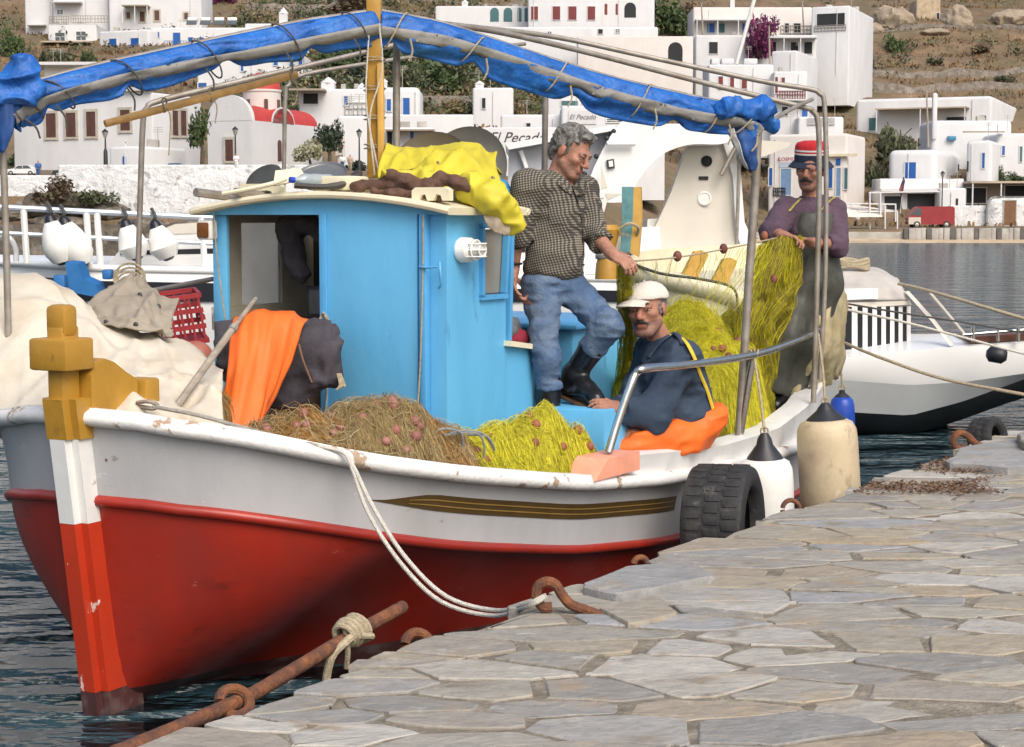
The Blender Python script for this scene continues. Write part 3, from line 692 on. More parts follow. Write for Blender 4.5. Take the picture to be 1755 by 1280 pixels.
# ================================================================== SDF bodies and soft things
class SDF:
    """a smooth union of tapered capsules and ellipsoids, turned into one closed mesh"""
    def __init__(self, h): self.h = h; self.p = []
    def cap(self, a, b, ra, rb=None, k=.02, cut=False, sub=False):
        self.p.append(('c', np.asarray(a, float), np.asarray(b, float), ra, ra if rb is None else rb, k, cut, sub)); return self
    def ell(self, c, r, ax=None, k=.02, sub=False):
        A = np.eye(3) if ax is None else np.array([unit(x) for x in ax])
        self.p.append(('e', np.asarray(c, float), np.broadcast_to(np.asarray(r, float), (3,)).copy(), A, k, sub)); return self
    def plane(self, pt, nrm): self.p.append(('p', np.asarray(pt, float), unit(nrm))); return self
    def bounds(self, q):
        if q[0] == 'c':
            r = max(q[3], q[4]); return np.minimum(q[1], q[2]) - r, np.maximum(q[1], q[2]) + r
        e = np.sqrt(((q[3] * q[2][:, None])**2).sum(0)); return q[1] - e, q[1] + e
    def mesh(self, noise=None, relax=1):
        h = self.h; pos = [q for q in self.p if q[0] != 'p' and not q[-1]]
        bs = [self.bounds(q) for q in pos]; lo = np.min([b[0] for b in bs], 0) - 4*h; hi = np.max([b[1] for b in bs], 0) + 4*h
        n = np.ceil((hi - lo)/h).astype(int) + 1; D = np.full(n, 1.0, np.float32)
        ax = [lo[i] + h*np.arange(n[i]) for i in range(3)]
        for q in self.p:
            if q[0] == 'p':
                d = (ax[0]-q[1][0])[:, None, None]*q[2][0] + (ax[1]-q[1][1])[None, :, None]*q[2][1] + (ax[2]-q[1][2])[None, None, :]*q[2][2]
                D = np.maximum(D, d.astype(np.float32)); continue
            b0, b1 = self.bounds(q); m = .045 + 3*h
            i0 = np.clip(np.floor((b0 - m - lo)/h).astype(int), 0, n-1); i1 = np.clip(np.ceil((b1 + m - lo)/h).astype(int) + 1, 1, n)
            if np.any(i1 <= i0): continue
            sl = tuple(slice(i0[i], i1[i]) for i in range(3))
            X = ax[0][sl[0]][:, None, None]; Y = ax[1][sl[1]][None, :, None]; Z = ax[2][sl[2]][None, None, :]
            if q[0] == 'c':
                _, a, b, ra, rb, k, cut, sub = q; d = b - a; L2 = d @ d + 1e-12
                t = ((X-a[0])*d[0] + (Y-a[1])*d[1] + (Z-a[2])*d[2])/L2; tc = np.clip(t, 0, 1)
                dd = np.sqrt((X-a[0]-tc*d[0])**2 + (Y-a[1]-tc*d[1])**2 + (Z-a[2]-tc*d[2])**2) - (ra + (rb-ra)*tc)
                if cut: dd = np.maximum(dd, (t-1)*math.sqrt(L2))
            else:
                _, c, r, A, k, sub = q
                x, y, z = X-c[0], Y-c[1], Z-c[2]
                u = [(x*A[i][0] + y*A[i][1] + z*A[i][2])/r[i] for i in range(3)]
                rr_ = np.sqrt(u[0]**2 + u[1]**2 + u[2]**2); gg = np.sqrt((u[0]/r[0])**2 + (u[1]/r[1])**2 + (u[2]/r[2])**2) + 1e-9
                dd = rr_*(rr_-1)/gg
            o = D[sl]
            if sub: hh = np.clip(k - np.abs(o + dd), 0, None)/max(k, 1e-6); D[sl] = np.maximum(o, -dd) + hh*hh*k*.25
            else: hh = np.clip(k - np.abs(o - dd), 0, None)/max(k, 1e-6); D[sl] = np.minimum(o, dd) - hh*hh*k*.25
        if noise is not None:
            I = np.argwhere(np.abs(D) < 3.5*h); P = lo + I*h
            D[tuple(I.T)] += noise(P).astype(np.float32)
        S = D < 0
        occ = np.zeros(np.array(D.shape)-1, np.int8)
        for a in (0, 1):
            for b in (0, 1):
                for c in (0, 1): occ += S[a:a+occ.shape[0], b:b+occ.shape[1], c:c+occ.shape[2]]
        cells = np.argwhere((occ > 0) & (occ < 8)); ids = -np.ones(occ.shape, np.int64); ids[tuple(cells.T)] = np.arange(len(cells))
        acc = np.zeros((len(cells), 3)); cnt = np.zeros(len(cells))
        cor = [(a, b, c) for a in (0, 1) for b in (0, 1) for c in (0, 1)]
        vals = {c: D[tuple((cells + c).T)] for c in cor}
        for c0 in cor:
            for ax_ in range(3):
                if c0[ax_]: continue
                c1 = tuple(1 if i == ax_ else c0[i] for i in range(3)); v0, v1 = vals[c0], vals[c1]; mk = (v0 < 0) != (v1 < 0)
                t = v0/(v0 - v1 + 1e-12); p = np.array(c0, float)[None, :].repeat(len(cells), 0); p[:, ax_] = t
                acc[mk] += p[mk]; cnt[mk] += 1
        V = lo + h*(cells + acc/np.maximum(cnt, 1)[:, None]); Fc = []
        for ax_ in range(3):
            o = [i for i in range(3) if i != ax_]
            s0 = [slice(None)]*3; s1 = [slice(None)]*3; s0[ax_] = slice(0, -1); s1[ax_] = slice(1, None)
            E = np.argwhere(S[tuple(s0)] != S[tuple(s1)])
            E = E[(E[:, o[0]] > 0) & (E[:, o[1]] > 0) & (E[:, o[0]] < D.shape[o[0]]-1) & (E[:, o[1]] < D.shape[o[1]]-1)]
            q = []
            for du, dv in ((-1, -1), (0, -1), (0, 0), (-1, 0)):
                C = E.copy(); C[:, o[0]] += du; C[:, o[1]] += dv; q.append(ids[tuple(C.T)])
            q = np.stack(q, 1); q = q[(q >= 0).all(1)]; Fc.append(q)
        Fc = np.vstack(Fc)
        for _ in range(relax):
            s_ = np.zeros_like(V); c_ = np.zeros(len(V))
            for i in range(4):
                for j in ((i+1) % 4,):
                    np.add.at(s_, Fc[:, i], V[Fc[:, j]]); np.add.at(c_, Fc[:, i], 1); np.add.at(s_, Fc[:, j], V[Fc[:, i]]); np.add.at(c_, Fc[:, j], 1)
            V = V*.5 + .5*s_/np.maximum(c_, 1)[:, None]
        return V, Fc
    def build(self, name, m, parent=None, noise=None, relax=1, color=None, label=None):
        V, Fc = self.mesh(noise, relax); g = G(); g.v = [V]; g.n = len(V); g.f = [tuple(q) for q in Fc.tolist()]; g.m = [0]*len(g.f)
        o = g.build(name, m, parent, 180, label)
        if color is not None:
            c = color(V); at = o.data.color_attributes.new('col', 'FLOAT_COLOR', 'POINT')
            at.data.foreach_set('color', np.hstack([c, np.ones((len(V), 1))]).astype(np.float32).ravel())
        return o
def attr_mat(name, rough, sss=0., var=.12, scale=30, bump=.1, bscale=150):
    m = mat(name, (1, 1, 1), rough, var, scale, bump, bscale, sss=sss); n, l = m.node_tree.nodes, m.node_tree.links; p = n['Principled BSDF']
    a = n.new('ShaderNodeAttribute'); a.attribute_name = 'col'; mx = n.new('ShaderNodeMix'); mx.data_type = 'RGBA'; mx.blend_type = 'MULTIPLY'; mx.inputs[0].default_value = 1
    src = p.inputs['Base Color'].links[0].from_socket; l.new(src, mx.inputs[6]); l.new(a.outputs[0], mx.inputs[7]); l.new(mx.outputs[2], p.inputs['Base Color'])
    return m
skin_m = attr_mat('skin', .62, .10, .22, 38, .35, 110)
from mathutils.bvhtree import BVHTree
def caster(objs):
    bv = []
    for o in objs:
        L = origin(o); me = o.data; bv.append(BVHTree.FromPolygons([Vector(np.array(v.co) + L) for v in me.vertices], [tuple(p.vertices) for p in me.polygons]))
    def hit(x, y, off=.004):
        d = PX(x, y, 1.0) - np.array([0, 0, EYE]); d = Vector(unit(d)); best = None
        for b in bv:
            r = b.ray_cast(Vector((0, 0, EYE)), d)
            if r[0] is not None and (best is None or r[3] < best[3]): best = r
        return None if best is None else np.array(best[0] - d*off)
    return hit
class Head:
    def __init__(self, c, f, up, s=1.0):
        self.c = np.asarray(c, float); self.f = unit(f); u = np.asarray(up, float); self.r = unit(np.cross(self.f, u)); self.u = np.cross(self.r, self.f); self.s = s
        self.ax = (self.r, self.f, self.u)
    def __call__(self, x, y, z): return self.c + self.s*(self.r*x + self.f*y + self.u*z)
    def loc(self, V): d = (V - self.c)/self.s; return np.stack([d @ self.r, d @ self.f, d @ self.u], 1)
def head_prims(S, H):
    s = H.s
    def e(c, r, k=.015, sub=False): S.ell(H(*c), np.array(r)*s, H.ax, k*s, sub)
    def c_(a, b, ra, rb=None, k=.012): S.cap(H(*a), H(*b), ra*s, (rb or ra)*s, k*s)
    e((0, -.016, .038), (.077, .098, .086)); e((0, .028, -.035), (.062, .066, .084), .03); e((0, .074, -.097), (.028, .022, .020), .025)
    for x in (-1, 1):
        c_((x*.050, .005, -.055), (x*.022, .068, -.097), .022, .02, .02); e((x*.042, .066, -.016), (.024, .026, .02), .02)
        e((x*.080, -.008, -.004), (.010, .021, .033), .006); e((x*.012, .107, -.031), (.0105, .011, .009), .006)
        e((x*.033, .113, .002), (.019, .014, .0095), .006, True)
    for x in (-1, 1): e((x*.033, .087, .0125), (.017, .012, .0058), .004); e((x*.033, .087, -.0085), (.015, .011, .004), .004)
    c_((-.040, .084, .024), (.040, .084, .024), .014, None, .015); c_((0, .094, .014), (0, .120, -.024), .009, .0145, .010)
    c_((-.019, .095, -.057), (.019, .095, -.057), .008, None, .008); c_((-.015, .094, -.069), (.015, .094, -.069), .009, None, .008)
def hand(S, w, d, pn, side, curl=.6, sp=.5, s=1.0):
    """palm and five bent fingers; d along the hand, pn out of the palm, side = +1/-1 for the thumb's side"""
    d = unit(d); pn = unit(np.asarray(pn) - d*np.dot(pn, d)); a = np.cross(d, pn)*side
    S.ell(w + d*.052*s, np.array([.042, .054, .018])*s, (a, d, pn), .012); S.cap(w - d*.02, w + d*.025, .027*s, .026*s, .02)
    for i, (x, L) in enumerate(((.031, .82), (.011, 1.0), (-.010, .95), (-.030, .75))):
        p = w + d*.092*s + a*x*s; dr = unit(d + a*x*sp*6); ang = 0
        for j, l in enumerate((.042, .028, .022)):
            ang += curl*(.75 + .12*i) if j else curl*.6
            v = dr*math.cos(ang) + pn*math.sin(ang); q = p + v*l*L*s; S.cap(p, q, (.0098 - .0008*j)*s, (.0092 - .0008*j)*s, .004); p = q
    p = w + d*.028*s + a*.034*s; v = unit(d*.75 + a*.6 + pn*.35)
    for l, b in ((.042, 0), (.032, .55)):
        vv = unit(v*(1-b*.4) + (pn*.6 - a*.5)*b); q = p + vv*l*s; S.cap(p, q, .0118*s, .0105*s, .006); p = q
def skin_col(H, base=(.46, .215, .135), stub=.35, beard=True):
    base = np.array(base)
    def f(V):
        L = H.loc(V); c = np.tile(base, (len(V), 1))
        inh = (np.abs(L[:, 0]) < .1) & (np.abs(L[:, 1]) < .14) & (np.abs(L[:, 2]) < .13)
        lips = inh & (np.abs(L[:, 0]) < .022) & (L[:, 1] > .093) & (L[:, 2] < -.051) & (L[:, 2] > -.077); c[lips] = base*np.array([.86, .66, .68])
        j = inh & (L[:, 2] < -.045) & (L[:, 1] > -.01) & ~lips
        if beard: c[j] = c[j]*(1-stub) + np.array([.10, .085, .08])*stub
        rd = inh & (((np.abs(L[:, 0]) < .016) & (L[:, 1] > .11)) | (np.abs(L[:, 0]) > .083)); c[rd] = c[rd]*[1.03, .9, .88]
        c *= (1 + .10*vnoise(V*60, 4))[:, None]
        return c
    return f
eye_w = mat('eye_white', (.42, .34, .29), .2, .05); eye_d = mat('eye_dark', (.015, .01, .008), .15, .05)
def face_bits(H, root, brow_m, squint=1.0, brows=True):
    for x in (-1, 1):
        g = G(); g.ell(H(x*.033, .0855, .002), np.array([.0135, .0135, .0085*squint])*H.s, H.ax, 10, 8); o = g.build('eye', eye_w, root)
        g = G(); g.ell(H(x*.033 - .002, .0975, .002), np.array([.0048, .003, .0050*min(1, squint*1.3)])*H.s, H.ax, 8, 6); g.build('iris', eye_d, o)
        if not brows: continue
        g = G(); g.tube(spline([H(x*.014, .100, .022), H(x*.034, .100, .031), H(x*.056, .083, .023)], 4), [.003*H.s]*2 + [.0048*H.s]*5 + [.002*H.s]*2, 6, flat=.7); g.build('eyebrow', brow_m, root)
hair_grey = mat('grey_hair', (.13, .125, .115), .6, .6, 60, bump=.8, bscale=140, c2=(.33, .32, .30), amt=.45, s2=45, sharp=.2)
hair_dark = mat('dark_hair', (.035, .03, .028), .6, .5, 60, bump=.8, bscale=140, c2=(.12, .12, .115), amt=.35, s2=50, sharp=.2)
boot_m = mat('black_rubber_boot', (.012, .012, .014), .28, .2, 8, bump=.12, bscale=15)
def fold(amp, sc, s=0, st=(1, 1, 1)):
    st = np.array(st)
    return lambda P: amp*fbm(P*sc*st, s, 3)

# ---- the man in the checked shirt
def check_mat():
    m = bpy.data.materials.new('checked_shirt'); m.use_nodes = True; n, l = m.node_tree.nodes, m.node_tree.links; p = n['Principled BSDF']; p.inputs['Roughness'].default_value = .9
    tc = n.new('ShaderNodeTexCoord'); mp = n.new('ShaderNodeMapping'); mp.inputs['Rotation'].default_value = (.12, .18, .5); l.new(tc.outputs['Object'], mp.inputs[0])
    sx = n.new('ShaderNodeSeparateXYZ'); l.new(mp.outputs[0], sx.inputs[0]); fac = []
    for i, sc in ((0, 500.), (2, 500.)):
        mu = n.new('ShaderNodeMath'); mu.operation = 'MULTIPLY'; mu.inputs[1].default_value = sc; l.new(sx.outputs[i], mu.inputs[0])
        si = n.new('ShaderNodeMath'); si.operation = 'SINE'; l.new(mu.outputs[0], si.inputs[0])
        gt = n.new('ShaderNodeMath'); gt.operation = 'GREATER_THAN'; gt.inputs[1].default_value = -.1; l.new(si.outputs[0], gt.inputs[0]); fac.append(gt)
    ad = n.new('ShaderNodeMath'); l.new(fac[0].outputs[0], ad.inputs[0]); l.new(fac[1].outputs[0], ad.inputs[1])
    hf = n.new('ShaderNodeMath'); hf.operation = 'MULTIPLY'; hf.inputs[1].default_value = .5; l.new(ad.outputs[0], hf.inputs[0])
    r = n.new('ShaderNodeValToRGB'); e = r.color_ramp.elements; e[0].color = (.27, .24, .19, 1); e[1].color = (.03, .028, .025, 1); e.new(.5).color = (.085, .077, .062, 1); l.new(hf.outputs[0], r.inputs[0]); l.new(r.outputs[0], p.inputs['Base Color'])
    return m
denim = mat('worn_denim', (.062, .115, .215), .9, .25, 7, bump=.5, bscale=45, c2=(.20, .25, .31), amt=.42, s2=4.5, sharp=.35)
def man_checked():
    P = PX
    root = thing('person', 'standing man in a checked shirt, jeans and black boots holding yellow net', 'person', P(950, 800, 9.0))
    H = Head(P(979, 261, 8.98), (.72, -.52, -.44), (.32, -.1, .94), 1.0)
    nk = P(953, 306, 9.02); rs, ls = P(909, 318, 8.86), P(1000, 326, 9.15); ch = P(953, 372, 9.02); be = P(950, 436, 9.0); pe = P(948, 480, 9.02)
    re, rw = P(884, 405, 8.86), P(880, 458, 8.92); le, lw = P(1020, 402, 9.06), P(1050, 436, 8.9)
    rh, rk, ra = P(926, 492, 8.94), P(936, 610, 8.86), P(938, 740, 8.92); lh, lk, la = P(970, 490, 9.1), P(1042, 556, 8.84), P(985, 640, 9.0)
    sx = unit(ls - rs); up = unit(nk - pe); fw = np.cross(up, sx)*-1
    S = SDF(.0065); head_prims(S, H)
    S.cap(nk - up*.03, H(0, -.02, -.05), .062, .056, .02); S.ell(ch, (.165, .115, .19), (sx, fw, up), .05); S.ell(be, (.155, .12, .13), (sx, fw, up), .05); S.ell(pe, (.155, .115, .11), (sx, fw, up), .05)
    S.cap(rs, re, .055, .044); S.cap(re, rw, .043, .030); S.cap(ls, le, .055, .044); S.cap(le, lw, .043, .030); S.cap(rs, ls, .06, .06, .05)
    hand(S, rw, P(882, 500, 8.9) - rw, (1, 0, 0), -1, .35); hand(S, lw, P(1078, 452, 8.83) - lw, (.1, .5, -1), 1, .75)
    for a, b, c in ((rh, rk, ra), (lh, lk, la)): S.cap(a, b, .085, .06, .04); S.cap(b, c, .058, .042)
    S.cap(ra, ra + np.array([.12, -.05, -.05]), .04, .035); S.cap(la, P(1018, 680, 8.86), .04, .035)
    S.build('body', skin_m, root, color=skin_col(H, (.44, .215, .145), .25))
    face_bits(H, root, hair_grey, .4)
    S = SDF(.0055); h_ = lambda c, r, k=.01, sub=False: S.ell(H(*c), np.array(r)*H.s, H.ax, k, sub)
    h_((0, -.030, .052), (.086, .102, .090)); h_((0, -.075, -.01), (.066, .05, .07)); h_((0, .045, .108), (.056, .045, .028), .02)
    for x in (-1, 1): S.cap(H(x*.070, .024, .05), H(x*.069, .018, -.012), .010, .006, .01)
    h_((0, .125, -.01), (.10, .072, .085), .012, True)
    S.build('hair', hair_grey, root, noise=lambda Q: .011*fbm(Q*42, 3, 3), relax=0)
    sh = check_mat()
    S = SDF(.0085); S.ell(ch, (.185, .135, .20), (sx, fw, up), .05); S.ell(be + up*.0, (.168, .138, .14), (sx, fw, up), .06); S.ell(pe + up*.05, (.172, .138, .085), (sx, fw, up), .05)
    S.cap(rs, ls, .085, .080, .06); S.cap(nk - up*.07, nk + up*.005, .088, .070, .03, cut=True); S.cap(rs, re, .086, .068, .03); S.cap(re, re + (rw-re)*.12, .066, .058, .02, cut=True)
    S.cap(ls, le, .080, .066, .03); S.cap(le, le + (lw-le)*.36, .064, .062, .02, cut=True); S.cap(le + (lw-le)*.22, le + (lw-le)*.40, .068, .066, .008, cut=True)
    S.ell(H(.0, .05, -.15), (.035, .06, .08), H.ax, .01, True)
    o = S.build('shirt', sh, root, noise=lambda Q: .011*fbm(Q*(8, 8, 12), 21, 3) + .016*np.abs(vnoise(Q*(10, 10, 17), 5)) - .006)
    hit = caster([o])
    g = G(); pl = [hit(*q) for q in ((980, 318), (990, 345), (996, 375), (999, 405), (1000, 430), (999, 452))]; pl = [q for q in pl if q is not None]
    if len(pl) > 3: g.tube(spline(pl, 4), .009, 6, flat=.3); g.build('placket', mat('shirt_dark', (.03, .028, .026), .9), root)
    pk = [[hit(x + (y-352)*.05, y, .005) for x in np.linspace(940, 972, 5)] for y in np.linspace(348, 384, 5)]
    if all(q is not None for r in pk for q in r): g = G(); g.sheet(np.array(pk), .003); g.build('breast_pocket', sh, root)
    for q in (((944, 293), (958, 312), (972, 325), (981, 330)), ((1006, 322), (1000, 330), (992, 335), (986, 334))):
        pl = [hit(*z, .008) for z in q]
        if all(z is not None for z in pl): g = G(); g.tube(spline(pl, 4), .014, 6, flat=.35); g.build('collar', sh, root)
    S = SDF(.0085); S.ell(pe, (.168, .132, .115), (sx, fw, up), .05)
    S.cap(rh, rk, .094, .074, .05); S.cap(rk, P(940, 664, 8.9), .073, .076, .03, cut=True); S.cap(lh, lk, .096, .076, .05); S.cap(lk, lk + (la-lk)*.52, .075, .072, .03, cut=True)
    S.plane(pe + up*.10, up)
    S.build('jeans', denim, root, noise=lambda Q: .009*fbm(Q*(10, 10, 14), 31, 3) + .018*np.abs(vnoise(Q*(9, 9, 26), 6)) - .006)
    g = G(); g.tube([pe + up*.085 + sx*.165*math.cos(a) + fw*.13*math.sin(a) for a in np.linspace(0, 2*math.pi, 26)], .016, 6, flat=.5); g.build('belt', mat('dark_belt', (.05, .035, .025), .6), root)
    for nm, a, b, toe, heel in (('boot', P(939, 655, 8.9), ra, ra + np.array([.16, -.06, -.06]), ra + np.array([-.03, .01, -.06])), ('boot', lk + (la-lk)*.45, la, P(1022, 684, 8.84), P(972, 662, 9.02))):
        S = SDF(.007); S.cap(a, b, .070, .058, .02); S.cap(b, toe, .052, .045, .03); S.cap(heel, b, .046, .055, .03); S.ell((toe+heel)/2 + (b-(toe+heel)/2)*.05, (.12, .048, .03), (toe-heel, np.cross(toe-heel, (0, 0, 1)), (0, 0, 1)), .02)
        o = S.build(nm, boot_m, root, noise=lambda Q: .004*fbm(Q*18, 41, 2))
        g = G(); sl = unit(toe-heel); dn = unit(np.cross(np.cross(sl, (0, 0, -1)), sl))
        g.box((toe+heel)/2 + dn*.052, (.27, .095, .018), (sl, np.cross(sl, dn), dn), bev=.008); g.build('boot_sole', mat('boot_sole', (.10, .055, .02), .7, .3, 20), o)
    g = G(); g.tube([rw + unit(re-rw)*.02 + np.array([.036*math.cos(a), .036*math.sin(a), 0]) for a in np.linspace(0, 6.28, 14)], .011, 6, flat=.6); g.build('wrist_watch', black_p, root)
man_checked()

# ---- the seated man with the white cap
navy = mat('navy_jacket', (.025, .046, .080), .8, .2, 7, bump=.3, bscale=30, c2=(.035, .058, .095), amt=.4, s2=5, sharp=.3)
cap_m = mat('white_cap', (.62, .58, .52), .85, .08, 10, bump=.3, bscale=60)
yellow_strap = mat('yellow_strap', (.62, .46, .03), .7, .15, 20)
def man_seated():
    P = lambda x, y, Y: PX(x, y, Y + .30)
    root = thing('person', 'seated man in a white cap, navy jacket and orange trousers looking at the camera', 'person', P(1165, 770, 8.95))
    H = Head(P(1108, 531, 8.9), (-.36, -.93, -.02), (-.14, -.04, .99), 1.17)
    nk = P(1136, 584, 8.98); ns, fs = P(1166, 616, 8.80), P(1118, 608, 9.18); ch = P(1150, 652, 8.98); be = P(1164, 708, 8.98); pe = P(1172, 742, 8.98)
    ne, nw = P(1120, 712, 8.62), P(1062, 700, 8.52); fe, fw_ = P(1085, 700, 8.95), P(1056, 697, 8.72)
    nh, nkn, na = P(1170, 752, 8.84), P(1082, 752, 8.62), P(1010, 800, 8.62); fh, fk, fa_ = P(1165, 748, 9.1), P(1080, 742, 8.9), P(1000, 790, 8.85)
    sx = unit(ns - fs); up = unit(nk - pe); fwd = np.cross(sx, up)
    if fwd[0] > 0: fwd = -fwd
    S = SDF(.0065); head_prims(S, H)
    S.cap(nk - up*.03, H(0, -.02, -.05), .064, .058, .02); S.ell(ch, (.165, .115, .17), (sx, fwd, up), .05); S.ell(be, (.15, .12, .10), (sx, fwd, up), .05); S.ell(pe, (.155, .12, .09), (sx, fwd, up), .05)
    for a, b, c in ((ns, ne, nw), (fs, fe, fw_)): S.cap(a, b, .055, .044); S.cap(b, c, .043, .030)
    S.cap(ns, fs, .06, .06, .05)
    hand(S, nw, P(1028, 690, 8.46) - nw, (-.1, .6, -.8), -1, .55); hand(S, fw_, P(1030, 686, 8.6) - fw_, (-.1, -.5, -.8), 1, .6)
    for a, b, c in ((nh, nkn, na), (fh, fk, fa_)): S.cap(a, b, .085, .06, .04); S.cap(b, c, .058, .042); S.cap(c, c + np.array([-.10, -.03, -.03]), .04, .035)
    S.build('body', skin_m, root, color=skin_col(H, (.43, .20, .13), .45))
    face_bits(H, root, hair_dark, .6)
    S = SDF(.004); 
    for x in (-1, 1): S.cap(H(x*.003, .112, -.044), H(x*.030, .096, -.056), .0085, .006, .006)
    S.build('moustache', hair_dark, root, noise=lambda Q: .002*fbm(Q*90, 2, 2), relax=0)
    S = SDF(.0055); S.ell(H(0, -.035, .02), np.array([.084, .088, .085])*H.s, H.ax, .01)
    for x in (-1, 1): S.cap(H(x*.070, .026, .02), H(x*.069, .022, -.02), .009, .006, .01)
    S.ell(H(0, .125, -.01), (.12, .080, .10), H.ax, .01, True); S.ell(H(0, -.0, -.14), (.12, .12, .085), H.ax, .01, True); S.ell(H(0, -.02, .12), (.15, .15, .06), H.ax, .01, True)
    S.build('hair', hair_grey, root, noise=lambda Q: .005*fbm(Q*60, 3, 2), relax=0)
    HC = Head(H(0, 0, 0), (-.70, -.70, -.13), (-.16, -.02, .98), H.s); H0, H = H, HC
    S = SDF(.0055); S.ell(H(0, -.014, .054), np.array([.091, .112, .074])*H.s, H.ax, .01); S.plane(H(0, 0, .044), -(H.u - H.f*.12))
    cap = S.build('cap', cap_m, root, noise=lambda Q: .003*fbm(Q*22, 8, 2))
    Pb = []
    for i in range(5):
        k = i/4; row = []
        for j in range(11):
            a = -1 + j/5; w = .078; ln = (.085 + .092*(1 - abs(a)**2.2)*k)
            row.append(H(a*w*(1 - .12*k), ln if k else .062 + .028*(1-abs(a)**2), .058 - .016*k*k - .018*a*a))
        Pb.append(row)
    g = G(); g.sheet(np.array(Pb), .005); g.build('brim', cap_m, cap, 60)
    g = G(); g.ell(H(0, -.014, .129), .007); g.build('cap_button', cap_m, cap)
    H = H0
    S = SDF(.0085); S.ell(ch, (.215, .175, .20), (sx, fwd, up), .05); S.ell(be, (.215, .19, .14), (sx, fwd, up), .06); S.cap(ns, fs, .098, .09, .07); S.cap(nk - up*.07, nk + up*.01, .115, .088, .04, cut=True)
    for a, b, c in ((ns, ne, nw), (fs, fe, fw_)): S.cap(a, b, .092, .082, .04); S.cap(b, b + (c-b)*.88, .080, .056, .03, cut=True)
    S.plane(pe + up*.005, -up)
    jk = S.build('jacket', navy, root, noise=lambda Q: .014*fbm(Q*(7, 7, 9), 51, 3) + .020*np.abs(vnoise(Q*(9, 9, 15), 9)) - .012)
    hit = caster([jk])
    for q, w in (([(1146, 574), (1158, 574), (1175, 585), (1190, 612), (1200, 640), (1212, 668), (1222, 700)], .010), ([(1196, 590), (1204, 612), (1211, 632), (1219, 655), (1224, 680)], .009)):
        pl = [hit(*z, .010) for z in q]; pl = [z for z in pl if z is not None]
        if len(pl) > 2: g = G(); g.tube(spline(pl, 4), w*1.35, 6, flat=.5); g.build('suspender', yellow_strap, root)
    pl = [hit(*z, .010) for z in ((1112, 612), (1124, 596), (1140, 580), (1156, 572), (1166, 580), (1172, 590))]; pl = [z for z in pl if z is not None]
    if len(pl) > 3: g = G(); g.tube(spline(pl, 4), .020, 8, flat=.5); g.build('collar', navy, root)
    S = SDF(.0085); S.ell(pe, (.205, .175, .12), (sx, fwd, up), .05); S.ell(pe - fwd*.09 + up*.05, (.215, .16, .11), (sx, fwd, up), .04)
    for a, b, c in ((nh, nkn, na), (fh, fk, fa_)): S.cap(a, b, .118, .098, .05); S.cap(b, b + (c-b)*.85, .092, .085, .03, cut=True)
    S.plane(pe + up*.105, up); S.plane((0, 0, .785), (0, 0, -1))
    S.build('trousers', oil_orange, root, noise=lambda Q: .008*fbm(Q*8, 61, 3) + .022*np.abs(vnoise(Q*(9, 9, 17), 11)) - .012)
man_seated()

